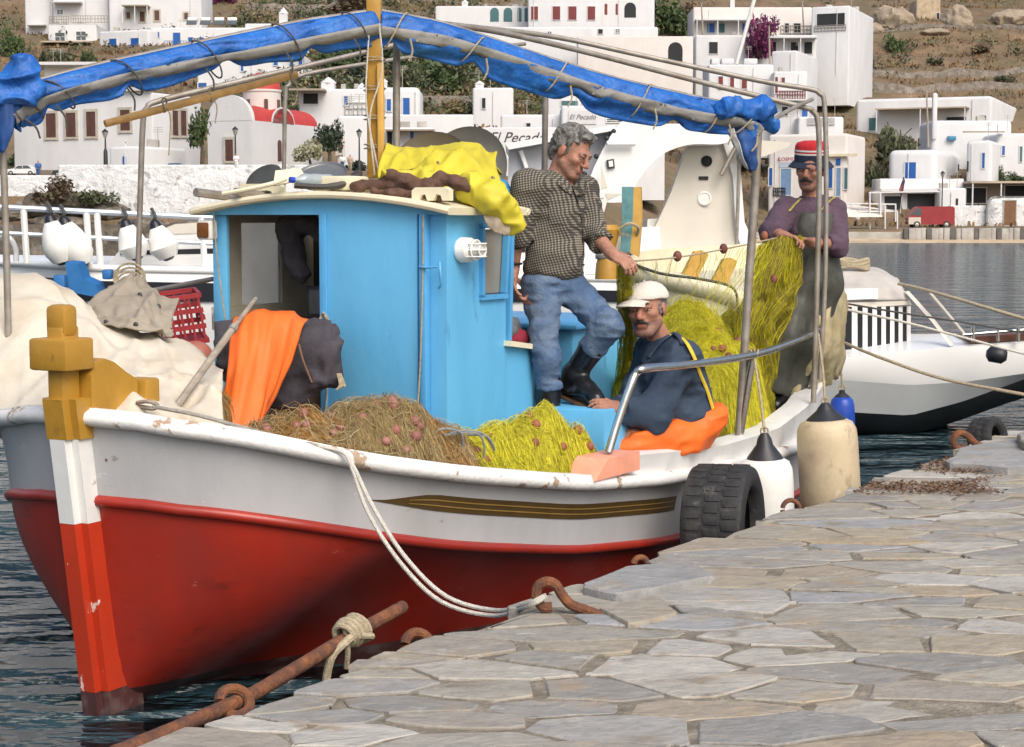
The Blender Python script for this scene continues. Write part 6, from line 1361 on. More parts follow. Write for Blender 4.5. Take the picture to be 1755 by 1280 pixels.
        if not arch and w > .25:
            g = G(); t = .09 if kind != 'brown' else .2
            for s in (-1, 1): g.box(c + d3*s*(w/2 + t/2) , (t, .16, h + 2*t), (d3, n3, (0, 0, 1)))
            g.box(c + np.array([0, 0, h/2 + t/2]), (w, .17, t), (d3, n3, (0, 0, 1))); g.box(c - np.array([0, 0, h/2 + t*.4]), (w, .20, t*.8), (d3, n3, (0, 0, 1)))
            if kind == 'win':
                g.box(c + n3*.04, (.06, .08, h), (d3, n3, (0, 0, 1))); g.box(c + n3*.045, (w, .07, .05), (d3, n3, (0, 0, 1)))
            g.build('frame', fm, o, 0)
            if kind in ('blue', 'red', 'brown', 'teal'):
                g = G(); g.box(c + n3*.055, (.05, .03, h*.96), (d3, n3, (0, 0, 1))); 
                for q in (-.25, .25): g.box(c + d3*q*w + n3*.054, (w*.30, .02, h*.8), (d3, n3, (0, 0, 1)))
                g.build('leaf', KM[kind], o, 0)
        if bal:
            bw, bh = bal; g = G(); z = a[2]; g.box(c*[1, 1, 0] + np.array([0, 0, z-.08]) + n3*.5, (w+bw, 1.0, .14), (d3, n3, (0, 0, 1))); bo = g.build('balcony', self.m, self.root, 0); g = G()
            for q in np.linspace(-.5, .5, 9): g.box(c*[1, 1, 0] + np.array([0, 0, z+bh/2]) + n3*.95 + d3*q*(w+bw), (.05, .05, bh), (d3, n3, (0, 0, 1)))
            g.box(c*[1, 1, 0] + np.array([0, 0, z+bh]) + n3*.95, (w+bw, .06, .06), (d3, n3, (0, 0, 1))); g.build('balcony_railing', KM['blue'] if kind == 'blue' else KM['dark'], bo, 0)
        return self
    def slabroof(self, x0, x1, y, out=1.2, th=.15, m=None, f='f', nm='canopy', posts=0, drop=2.2):
        a, b = self.on(f, x0, y), self.on(f, x1, y); P, Q, d, n = self.face(f); d3 = np.array([*d, 0]); n3 = np.array([*n, 0]); c = (a+b)/2; w = abs((b-a) @ d3); g = G()
        g.box(c + n3*out/2, (w, out, th), (d3, n3, (0, 0, 1))); o = g.build(nm, m or wash, self.root, 0)
        for q in np.linspace(-.48, .48, posts) if posts else (): g = G(); g.box(c + n3*(out-.1) + d3*q*w - np.array([0, 0, drop/2]), (.12, .12, drop), (d3, n3, (0, 0, 1))); g.build('canopy_post', wash, o, 0)
        return self
    def chimney(self, x, y0, y1, w=.7, pointed=True):
        c = PX(x, y1, self.Y + 1.2); t = PX(x, y0, self.Y + 1.2); h = t[2]-c[2]; g = G(); g.box(c + np.array([0, 0, h*.3]), (w, w, h*.7)); 
        if pointed: g.lathe(c + np.array([0, 0, h*.64]), (0, 0, 1), [(w*.62, 0), (w*.62, h*.05), (w*.4, h*.2), (.05, h*.4)], 8)
        g.build('chimney', wash, self.root, 30); return self
    def rail(self, x0, x1, yt_, yb_, m=None, n=9, f='f', nm='terrace_railing'):
        a, b = self.on(f, x0, yb_), self.on(f, x1, yt_); P, Q, d, n_ = self.face(f); d3 = np.array([*d, 0]); n3 = np.array([*n_, 0]); h = b[2]-a[2]; g = G(); e = a + d3*abs((b-a) @ d3)
        for q in np.linspace(0, 1, n): g.box(a + (e-a)*q + np.array([0, 0, h/2]) + n3*.1, (.07, .07, h), (d3, n3, (0, 0, 1)))
        for zz in (.05, .55, 1.0): g.beam(a + np.array([0, 0, h*zz]) + n3*.1, e + np.array([0, 0, h*zz]) + n3*.1, .07, .07)
        g.build(nm, m or wood_grey, self.root, 0); return self
Hs = House
Hs('white_house', 'tall plain white house at the far upper left corner', 42, 90, -45, 58, depth=9).op(66, 73, 56, 71, 'blue').slabroof(50, 80, 44, 1.4, .18)
Hs('white_house', 'upper white storey with a small window above a railed terrace, top left', 90, 186, -45, 44, Y=238, depth=9).op(98, 108, 17, 24, 'win').slabroof(94, 142, 5, 1.6, .2)
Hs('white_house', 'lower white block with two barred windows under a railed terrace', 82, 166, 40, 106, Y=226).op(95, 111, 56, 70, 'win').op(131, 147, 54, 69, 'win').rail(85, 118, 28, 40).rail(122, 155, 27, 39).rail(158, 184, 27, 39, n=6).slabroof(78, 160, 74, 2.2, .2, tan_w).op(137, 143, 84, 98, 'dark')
Hs('white_house', 'white house with brown doors beneath a wooden pergola, upper left', 186, 345, -40, 50, Y=236, depth=9).op(217, 223, 21, 32, 'brown').op(240, 248, 20, 37, 'brown').op(265, 273, 18, 35, 'brown').op(316, 322, 22, 33, 'brown').slabroof(214, 258, 12, 2.0, .15, wood_grey, posts=3)
h = Hs('white_house', 'white house with two blue balcony doors, upper left', 170, 255, 50, 112, Y=216, xs=272); h.op(188, 200, 66, 94, 'blue', bal=(1.6, 1.0)).op(225, 238, 65, 93, 'blue', bal=(1.6, 1.0))
Hs('white_house', 'white house with blue shuttered window right of the two balconies', 258, 425, 47, 112, Y=219).op(266, 273, 55, 63, 'blue').op(297, 309, 56, 84, 'blue', bal=(1.8, .9)).op(323, 331, 64, 82, 'blue').op(332, 340, 65, 81, 'win').op(341, 348, 64, 82, 'blue').op(382, 387, 65, 72, 'blue')
Hs('white_house', 'white house with a lantern chimney behind the blue awning', 420, 640, 40, 120, Y=222, depth=10).chimney(486, 14, 42, 1.0).op(598, 608, 85, 100, 'blue')
Hs('white_house', 'white house with small blue windows below the lantern chimney house', 338, 520, 92, 180, Y=184, depth=8).op(413, 417, 105, 122, 'blue').op(469, 476, 103, 112, 'blue').op(497, 503, 100, 115, 'blue').op(512, 518, 98, 112, 'blue').op(314+26, 328+26, 142, 150, 'blue').slabroof(492, 530, 90, .8, .2)
Hs('white_house', 'low flat roofed white building above the town hall roof', 75, 172, 112, 160, Y=182, m=wash_p).op(160, 176, 120, 136, 'brown').slabroof(72, 170, 110, 1.2, .3)
h = Hs('town_hall', 'large white hall with four tall brown windows in stone surrounds', 22, 262, 158, 276, Y=128, xs=346, r=.15, cat='building')
for a, b, c, d in ((80, 96, 194, 236), (114, 130, 193, 235), (149, 164, 191, 234), (207, 223, 188, 224)): h.op(a, b, c, d, 'brown', name='window')
h.op(295, 304, 190, 232, 'brown', 's', name='window').op(309, 318, 190, 232, 'brown', 's', name='window').slabroof(22, 262, 156, .35, .25)
h = Hs('white_chapel', 'small white block chapel with a cross and blue door before the hall', 186, 246, 250, 290, Y=118, xs=320); h.op(211, 216, 268, 284, 'blue')
g = G(); c = h.on('f', 214, 250); g.box(c + (0, .3, .2), (.08, .08, .5)); g.box(c + (0, .3, .25), (.32, .08, .08)); g.build('roof_cross', wash, h.root, 0)
# red domed church
def church():
    h = House('red_domed_church', 'white church with red barrel roof and red dome left of the mast', 356, 432, 206, 290, Y=124, xs=552, r=0, cat='church', grp=None)
    A, B, C, D, zt = h.A, h.B, h.C, h.D, h.zt; red = mat('church_red', (.44, .045, .04), .7, .12, 1.0)
    ux = np.array([*(B-A), 0]); uy = np.array([*(D-B), 0]); a0 = np.array([*A, zt]); w = np.linalg.norm(ux)
    def vault(o, ex, ey, hh, m, nm, k=12, th=.0):
        P = np.array([[o + ey*s + ex*(.5-.5*math.cos(t)) + np.array([0, 0, hh*math.sin(t)]) for t in np.linspace(0, math.pi, k)] for s in (0, 1)]); g = G(); g.sheet(P); 
        for s in (0, 1): g.add(P[s], [tuple(range(k))])
        return g.build(nm, m, h.root, 30)
    vault(a0 + ux*.02 + uy*.045, ux*.96, uy*.9, w*.34, red, 'barrel_roof'); vault(a0 - uy*.002, ux, uy*.045, w*.50, wash, 'front_gable')
    vault(a0 + ux*.02 + uy*.28, uy*.30, ux*.99, w*.29, red, 'cross_roof'); vault(a0 + ux*.99 + uy*.27, uy*.32, ux*.02, w*.32, wash, 'side_gable')
    c = a0 + ux*.5 + uy*.44 + np.array([0, 0, w*.16]); g = G(); g.lathe(c, (0, 0, 1), [(w*.38, 0), (w*.38, w*.46), (w*.40, w*.47), (w*.40, w*.51)], 16); dr = g.build('drum', wash_p, h.root, 30)
    g = G(); g.lathe(c + (0, 0, w*.51), (0, 0, 1), [(w*.39, 0), (w*.36, w*.14), (w*.25, w*.27), (w*.1, w*.33), (.02, w*.345)], 16); g.build('dome', red, h.root, 60)
    for t in (-2.2, -1.2, -.4): g = G(); q = c + w*.375*np.array([math.cos(t), math.sin(t), 0]); g.box(q + (0, 0, w*.2), (.25, .25, .8), None); g.build('drum_window', KM['brown'], dr, 0)
    h.op(387, 400, 239, 276, 'brown', name='door'); h.op(476, 482, 240, 276, 'brown', 's', arch=True, name='door')
    g = G(); q = h.on('f', 394, 190); g.box(q + (0, .1, .1), (.1, .08, 1.0)); g.box(q + (0, .1, .25), (.5, .08, .1)); g.build('gable_cross', stone_fr, h.root, 0)
church()
Hs('white_house', 'white house with lamp before it, just left of the ochre mast', 578, 648, 198, 292, Y=126).op(580, 586, 236, 262, 'brown')
Hs('white_house', 'white terrace house with a dark pergola left of the mast', 512, 652, 152, 205, Y=150).slabroof(500, 560, 156, 2, .15, wood_grey).op(520, 545, 160, 178, 'dark').op(590, 596, 165, 180, 'blue').rail(592, 650, 176, 198, steel).chimney(563, 133, 160, 1.1).chimney(620, 143, 165, .7)
Hs('white_house', 'white house with a blue window and half open blue door right of the mast', 650, 720, 149, 200, Y=160, r=.5).op(663, 670, 170, 190, 'blue').op(691, 702, 168, 198, 'blue').chimney(656, 134, 152, .8)
Hs('white_wall', 'long low white parapet wall right of the ochre mast', 648, 812, 196, 222, Y=150, depth=1, cat='wall', r=.15)
Hs('white_house', 'white house front under the parapet with teal door by the dishes', 640, 745, 218, 296, Y=138).op(664, 672, 226, 262, 'dark').op(703, 709, 224, 240, 'blue').slabroof(662, 745, 224, 1.5, .12, wood_grey)
Hs('white_house', 'white house with a pointed chimney behind tall dry reeds', 810, 880, 150, 214, Y=168).chimney(822, 139, 154, .8).op(826, 832, 168, 186, 'dark')
Hs('rubble_wall', 'grey rubble terrace wall between two white houses mid hill', 718, 812, 164, 198, Y=176, m=rubble, depth=1.5, cat='wall', r=0)
h = Hs('white_villa', 'white villa with dark red shutters and arches at top centre', 905, 1032, -40, 62, Y=236, depth=9)
for a, b in ((910, 922), (947, 960), (974, 988), (1007, 1020)): h.op(a, b, 11, 34, 'red', name='window')
h = Hs('white_villa', 'low white wing with arched windows left of the red shuttered villa', 746, 906, 10, 66, Y=240)
for a, b in ((840, 855), (863, 878), (887, 894), (899, 905)): h.op(a, b, 13, 37, 'teal', arch=True, name='arch')
h.chimney(797, 0, 14, .8)
h = Hs('white_villa', 'white wing with slim arched openings right of the red shuttered villa', 1030, 1122, -40, 52, Y=240)
for a, b in ((1036, 1041), (1055, 1059)): h.op(a, b, 6, 25, 'red', arch=True, name='window')
h.op(1070, 1090, 4, 30, 'dark', arch=True, name='arch')
Hs('white_wall', 'high white retaining wall under the red shuttered villa', 742, 1128, 46, 80, Y=228, depth=3, cat='wall').op(889, 900, 55, 62, 'dark').op(939, 945, 54, 62, 'win').op(1025, 1033, 50, 58, 'dark').op(1055, 1062, 50, 56, 'win')
Hs('cream_wall', 'cream terrace wall with an arch beneath the upper road', 990, 1188, 62, 108, Y=222, m=wash_p, depth=3, cat='wall', r=.1).op(1145, 1170, 72, 105, 'dark', arch=True, name='arch')
h = Hs('flat_roofed_house', 'long flat roofed house with blue doors beside the purple bougainvillea', 1188, 1392, 12, 64, Y=244, m=wash_p, depth=8)
for a, b, k in ((1212, 1225, 'blue'), (1232, 1242, 'teal'), (1272, 1284, 'blue'), (1308, 1318, 'teal'), (1345, 1352, 'dark'), (1360, 1372, 'dark')): h.op(a, b, 40, 56, k, name='door')
h.slabroof(1190, 1300, 36, 2.0, .2, posts=4).rail(1338, 1400, 44, 58, galv, 12).chimney(1255, -12, 14, .6)
h = Hs('terrace_house', 'lower storey with a shaded veranda under the bougainvillea house', 1192, 1400, 60, 112, Y=228, depth=7)
for a, b in ((1215, 1230), (1318, 1330), (1355, 1368), (1378, 1392)): h.op(a, b, 72, 92, 'dark', name='door')
h.slabroof(1310, 1398, 66, 2.0, .2, posts=4)
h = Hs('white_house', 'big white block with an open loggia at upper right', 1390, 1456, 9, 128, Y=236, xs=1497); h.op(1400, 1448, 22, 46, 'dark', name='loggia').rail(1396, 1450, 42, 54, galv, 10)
Hs('white_house', 'blank white cube house below the loggia house', 1322, 1366, 86, 150, Y=208, xs=1402)
h = Hs('white_house', 'white house with red shutters behind the awning pipes', 1214, 1326, 110, 205, Y=186)
for a, b in ((1231, 1239), (1251, 1258), (1271, 1280)): h.op(a, b, 131, 152, 'red', name='window')
for q, (a, b) in enumerate(((1217, 1231), (1234, 1258), (1272, 1298))): g = G(); c = PX((a+b)/2, 106, h.Y + 2); g.box(c, ((b-a)*.055, 1.6, .6), bev=.1); g.build('roof_tank', wash, h.root, 30)
h = Hs('white_house', 'narrow white house with a red balcony beside the awning bend', 1326, 1384, 122, 212, Y=184); h.op(1328, 1333, 132, 160, 'red').op(1339, 1345, 133, 146, 'red').rail(1332, 1380, 156, 170, KM['red'], 12).op(1340, 1350, 183, 198, 'dark').op(1374, 1384, 186, 200, 'blue').slabroof(1326, 1384, 172, 1.3, .15)
h = Hs('white_house', 'white terrace house with a balustrade above the yellow shop', 1368, 1446, 200, 240, Y=182); h.rail(1384, 1430, 202, 214, wash, 16)
# yellow shop with a sign
shop = Hs('corner_shop', 'cream shop with blue doors and a red lettered sign behind the striped hat', 1316, 1452, 228, 346, Y=166, xs=1483, m=wash_p, cat='shop', r=.3)
shop.op(1338, 1356, 289, 334, 'pale', name='door').op(1318, 1324, 288, 318, 'blue', name='window').op(1420, 1427, 288, 322, 'blue', name='window').op(1433, 1441, 288, 336, 'pale', name='door').op(1447, 1453, 288, 324, 'teal', name='window').slabroof(1380, 1470, 266, .4, .25, wash_y)
def text(s, c, right, up, h_, m, name, parent, shear=0., ext=.01):
    cu = bpy.data.curves.new(name, 'FONT'); cu.body = s; cu.size = 1.0; cu.align_x = 'CENTER'; cu.align_y = 'CENTER'; cu.shear = shear; cu.extrude = ext/h_
    o = bpy.data.objects.new(name, cu); COL.objects.link(o); bpy.context.view_layer.update(); me = bpy.data.meshes.new_from_object(o); bpy.data.objects.remove(o)
    V = np.array([v.co[:] for v in me.vertices])*h_; r = unit(right); u = unit(up); n = np.cross(r, u); W = np.asarray(c) + V[:, :1]*r + V[:, 1:2]*u + V[:, 2:]*n
    Fc = [tuple(p.vertices) for p in me.polygons]; g = G(); g.add(W, Fc); bpy.data.meshes.remove(me); return g.build(name, m, parent, 0, fix=False)
P_, Q_, d_, n_ = shop.face('f'); dd_ = np.array([*d_, 0]); nn_ = np.array([*n_, 0])
g = G(); c = shop.on('f', 1351, 273); g.box(c + nn_*.06, (1.65, .08, .62), (dd_, nn_, (0, 0, 1))); sg = g.build('shop_sign', mat('sign_pale', (.66, .62, .60), .7), shop.root, 0); text('KOSMOS', c + nn_*.115, dd_, (0, 0, 1), .50, mat('sign_red', (.35, .05, .06), .6), 'sign_lettering', sg)
g = G(); c = shop.on('f', 1350, 283); g.box(c + nn_*.06, (1.6, .07, .42), (dd_, nn_, (0, 0, 1))); g.build('shop_sign_panel', mat('sign_pale_blue', (.42, .48, .60), .7, .2, 6), shop.root, 0)
g = G(); c = shop.on('f', 1437, 277); g.box(c + nn_*.06, (.42, .08, .62), (dd_, nn_, (0, 0, 1))); g.build('small_blue_sign', KM['blue'], shop.root, 0)
shop.rail(1326, 1346, 322, 336, KM['dark'], 7)
# El Pecado bar
bar_ = Hs('white_bar', 'long white bar building with a script sign behind the checked shirt man', 962, 1140, 181, 262, Y=150, cat='bar'); bar_.op(1091, 1099, 206, 214, 'teal').op(1040, 1072, 204, 209, 'win')
P_, Q_, d_, n_ = bar_.face('f'); dd_ = np.array([*d_, 0]); nn_ = np.array([*n_, 0]); blk = mat('sign_black', (.035, .035, .037), .6)
g = G(); c = bar_.on('f', 998, 201); g.box(c + nn_*.05, (2.35, .06, 1.15), (dd_, nn_, (0, 0, 1))); sg = g.build('bar_sign', wash, bar_.root, 0); text('El Pecado', c + nn_*.09, dd_, (0, 0, 1), .58, blk, 'sign_lettering', sg, .35)
low = Hs('white_wall', 'low white bar wall carrying large black script behind the metal dishes', 826, 966, 218, 262, Y=140, depth=3, cat='wall', r=.1); P_, Q_, d_, n_ = low.face('f'); dd_ = np.array([*d_, 0]); nn_ = np.array([*n_, 0])
text('El Pecado', low.on('f', 886, 236) + nn_*.02, dd_, (0, 0, 1), 1.15, blk, 'wall_lettering', low.root, .35)
Hs('white_house', 'white box house with a teal shutter above the bar wall', 858, 962, 196, 240, Y=152).op(902, 909, 211, 217, 'dark')
Hs('white_house', 'small white house with a long teal shutter behind the blue awning', 938, 1024, 146, 196, Y=166).op(962, 990, 173, 181, 'teal', name='window').op(1046-26, 1056-26, 166, 178, 'blue')
# right hand cluster
h = Hs('long_white_house', 'long low white house under the dry hillside at right', 1467, 1700, 164, 250, Y=206, depth=8, xs=1752, r=.4); h.op(1489, 1503, 202, 224, 'teal').slabroof(1506, 1662, 187, 2.4, .15, tan_w, posts=3, drop=2.6).op(1622, 1656, 200, 212, 'dark', name='window').op(1680, 1690, 198, 203, 'teal', name='window')
h = Hs('white_house', 'white terraced house with a bell wall on its roof at right', 1596, 1735, 206, 265, Y=190, depth=6, r=.5); g = G(); c = h.on('f', 1601, 225); g.box(c + (0, 0, 1.6), (.55, .5, 5.0), bev=.2); g.build('bell_wall', wash, h.root, 30); g = G(); g.box(PX(1631, 237, h.Y - .3), (.9, .5, .5), bev=.1); g.build('blue_tank', mat('tank_blue', (.05, .20, .33), .5), h.root, 30)
Hs('white_house', 'rounded white house with one big blue door at right', 1522, 1606, 256, 322, Y=176, xs=1660, r=.6).op(1551, 1570, 278, 306, 'blue', name='door').op(1640, 1643, 282, 294, 'dark', 's', name='window').op(1649, 1653, 276, 304, 'blue', 's', name='door')
Hs('white_house', 'white tower block with a slim blue window slot at right', 1656, 1700, 240, 322, Y=178, xs=1716, r=.4).op(1683, 1688, 262, 288, 'blue', name='window').op(1657, 1660, 276, 294, 'dark', name='window')
Hs('white_house', 'white house with two slim windows at the right edge', 1708, 1830, 228, 322, Y=184, r=.4).op(1717, 1722, 250, 266, 'blue', name='window').op(1747, 1752, 251, 277, 'teal', name='window').slabroof(1650, 1720, 226, .6, .12, wood_grey)
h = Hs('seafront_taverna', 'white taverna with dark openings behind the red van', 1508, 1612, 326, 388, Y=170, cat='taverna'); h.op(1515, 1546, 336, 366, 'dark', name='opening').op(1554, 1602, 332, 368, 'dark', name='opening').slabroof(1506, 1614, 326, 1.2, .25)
Hs('terrace_parapet', 'grey white terrace parapet above the taverna', 1508, 1652, 306, 330, Y=172, cat='parapet', depth=4, r=.1)
Hs('white_house', 'small white block beside the lamp post right of the taverna', 1610, 1656, 322, 388, Y=168).op(1638, 1642, 340, 352, 'dark', name='window')
Hs('whitewashed_wall', 'whitewashed rough wall right of the red van', 1628, 1700, 352, 392, Y=163, m=stone_w, depth=1, cat='wall', r=.1)
h = Hs('gate_wall', 'whitewashed arch wall with a brown wooden gate at the right edge', 1694, 1800, 336, 392, Y=162, m=stone_w, depth=1, cat='wall', r=.8); h.op(1720, 1741, 344, 386, 'wood', name='gate', frame=conc)
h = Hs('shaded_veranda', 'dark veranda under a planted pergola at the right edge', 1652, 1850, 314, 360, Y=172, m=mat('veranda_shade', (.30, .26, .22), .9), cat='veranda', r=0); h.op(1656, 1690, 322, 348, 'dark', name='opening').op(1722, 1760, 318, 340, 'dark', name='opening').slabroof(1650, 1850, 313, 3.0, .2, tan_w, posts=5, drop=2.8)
Hs('stone_hut', 'small tan stone hut among the boulders on the hilltop', 1570, 1612, -2, 46, Y=330, m=mat('tan_stone', (.42, .33, .22), .95, .3, 1, bump=.6, bscale=2), cat='hut', r=.3).op(1605, 1610, 22, 40, 'dark', name='door')
# whitewashed sea wall on the left, terrace walls on the hill
Hs('white_sea_wall', 'long rough whitewashed wall along the left shore road', 100, 560, 282, 380, Y=101.0, m=stone_w, depth=.9, cat='wall', r=.12)
Hs('low_road_wall', 'low tan wall beside the parked white car', -40, 101, 300, 330, Y=101.5, m=stone_w, depth=.8, cat='wall', r=.1)
for i, (a, b, y, lab) in enumerate(((420, 600, 16, 'dry stone terrace wall high on the hill left of the mast'), (1500, 1790, 55, 'dry stone terrace wall below the hilltop boulders'), (1430, 1790, 118, 'middle dry stone terrace wall on the brown hillside'), (1440, 1790, 150, 'lowest dry stone terrace wall on the brown hillside'), (700, 900, 12, 'dry stone terrace wall above the pointed chimney house'))):
    p0 = ground_hit(a, y); p1 = ground_hit(b, y); P = []
    for q in np.linspace(0, 1, 40):
        p = p0 + (p1-p0)*q; zt = float(terr(p[0], p[1])); w = .9 + .35*float(vnoise(np.array([q*14, i, 0.]), 3)); P.append([(p[0], p[1]-.5, zt-1), (p[0], p[1]-.4, zt+w), (p[0], p[1]+.3, zt+w), (p[0], p[1]+.5, zt-1)])
    g = G(); g.sheet(np.array(P)); solo('terrace_wall', g, rubble, lab, 'wall', 'dry stone terrace walls', smooth=0)
# boulders
for i, (x, y, w, h_, lab) in enumerate(((1530, 30, 75, 46, 'large tan boulder left of the stone hut'), (1645, 28, 60, 44, 'large shaded boulder right of the stone hut'), (1730, 30, 70, 28, 'broad flat boulder at the top right corner'), (1500, 48, 40, 22, 'small boulder on the hilltop near the white loggia house'), (1600, 54, 60, 12, 'low boulder under the stone hut'))):
    p = ground_hit(x, y + h_*.4); s = p[1]/FPX; g = G(); g.ell(p + (0, 1, h_*s*.25), (w*s*.5, w*s*.4, h_*s*.62), None, 40, 26); V = g.v[0]; c = V.mean(0); d = V - c; g.v[0] = c + d*(1 + .20*fbm(V*.28, i+3, 4) - .22*np.abs(fbm(V*.5, i+13, 3)))[:, None]
    solo('boulder', g, mat('boulder', (.36, .29, .21), .95, .3, .3, bump=.9, bscale=.8, bdist=.5, c2=(.20, .17, .12), amt=.4, s2=.3, sharp=.25), lab, 'boulder', 'boulders on the hilltop', 22)
# shore rocks on the left
for i, (x, y, w, h_) in enumerate(((60, 355, 90, 40), (130, 352, 100, 46), (190, 362, 60, 30), (20, 368, 60, 30), (250, 385, 90, 22), (95, 385, 120, 26), (330, 388, 90, 20))):
    p = PX(x, y, 99 - i*.2); s = 99/FPX; g = G(); g.ell(p, (w*s*.5, .9, h_*s*.55), None, 20, 12); V = g.v[0]; c = V.mean(0); d = V - c; g.v[0] = c + d*(1 + .3*fbm(V*.9, i+9, 4) - .25*np.abs(fbm(V*1.4, i+19, 3)))[:, None]
    solo('shore_rock', g, stone_dark, ['brown shore rock below the white car', 'largest brown shore rock under the left bushes', 'small shore rock at the end of the white wall', 'shore rock at the left picture edge', 'low shore rock under the white sea wall', 'long low shore rock at the waterline left', 'flat shore rock left of the wheelhouse'][i], 'rock', 'rocks on the left shore', 20)

# ---- plants
def leaf_mesh(name, n, seed, size=.09, clumps=9, flat=1.):
    r = np.random.default_rng(seed); C = r.normal(0, 1, (clumps, 3)); C /= np.linalg.norm(C, axis=1)[:, None]; C *= r.uniform(.25, .72, (clumps, 1)); C[:, 2] = np.abs(C[:, 2])*.9*flat
    k = r.integers(0, clumps, n); d = r.normal(0, 1, (n, 3)); d /= np.linalg.norm(d, axis=1)[:, None]; P = C[k] + d*(r.random((n, 1))**.4)*r.uniform(.22, .42, clumps)[k][:, None]; P[:, 2] = np.maximum(P[:, 2], -.1)
    a = r.normal(0, 1, (n, 3)); a /= np.linalg.norm(a, axis=1)[:, None]; b = np.cross(a, r.normal(0, 1, (n, 3))); b /= np.linalg.norm(b, axis=1)[:, None]; s = size*r.uniform(.5, 1.3, (n, 1))
    V = np.stack([P - a*s, P + b*s*.5, P + a*s, P - b*s*.5], 1).reshape(-1, 3); Fc = np.arange(4*n).reshape(-1, 4).tolist(); me = bpy.data.meshes.new(name); me.from_pydata(V.tolist(), [], Fc); me.update(); return me
def leaf_mat(name, c, c2): return mat(name, c, .65, .5, 3.0, c2=c2, amt=.42, s2=2.2, sharp=.3)
LM = {'green': leaf_mat('leaf_green', (.070, .105, .030), (.030, .050, .018)), 'dark': leaf_mat('leaf_dark', (.035, .055, .028), (.018, .028, .016)), 'olive': leaf_mat('leaf_olive', (.105, .115, .055), (.055, .062, .032)), 'dry': leaf_mat('leaf_dry', (.22, .16, .075), (.12, .10, .045)), 'purple': leaf_mat('bougainvillea', (.16, .018, .085), (.075, .012, .05)), 'pale': leaf_mat('leaf_pale', (.32, .31, .20), (.18, .19, .10)), 'brown': leaf_mat('leaf_brown', (.13, .085, .05), (.07, .06, .03))}
LMESH = {}
def plant(name, label, x, y, w, h_, kind, Y=None, cat='bush', trunk=False, grp='plants on the far shore', tilt=0):
    """pixel box: centre column x, bottom row y, width w, height h_"""
    b = ground_hit(x, y) if Y is None else PX(x, y, Y); s = b[1]/FPX; r = random.Random(x*7+y); v = r.randrange(3); key = (kind, v)
    if key not in LMESH: me = leaf_mesh('foliage_' + kind + str(v), 1150 if kind != 'dry' else 900, 100 + v + 10*len(LMESH)); me.materials.append(LM[kind]); LMESH[key] = me
    root = thing(name, label, cat, b, grp); o = bpy.data.objects.new('crown' if trunk else 'foliage', LMESH[key]); COL.objects.link(o); o.parent = root
    o.location = (0, 0, h_*s*(.42 if trunk else .05)); o.scale = (w*s*.56, w*s*.45, h_*s*(.62 if trunk else .98)); o.rotation_euler = (0, 0, r.uniform(0, 6.28))
    g = G(); H_ = h_*s
    if trunk:
        g.tube(spline([b + (0, 0, -.5), b + (.1, 0, H_*.25), b + (-.05, .1, H_*.5), b + (.08, 0, H_*.75)], 4), [.16*H_/6 + .03]*5 + [.10*H_/6 + .02]*5 + [.04]*3, 7)
        for q in range(4): a = r.uniform(0, 6.28); g.tube(spline([b + (0, 0, H_*(.3 + .08*q)), b + (w*s*.14*math.cos(a), .3*math.sin(a), H_*(.5 + .08*q)), b + (w*s*.3*math.cos(a), .6*math.sin(a), H_*(.62 + .08*q))], 4), .035*H_/6 + .015, 5)
    else:
        for q in range(5): a = r.uniform(0, 6.28); g.tube(spline([b + (0, 0, -.2), b + (w*s*.1*math.cos(a), .15*math.sin(a), H_*.25), b + (w*s*.26*math.cos(a), .4*math.sin(a), H_*.6)], 3), .03, 5)
    g.build('trunk' if trunk else 'stem', mat('bark', (.10, .075, .05), .95, .3, 4), root)
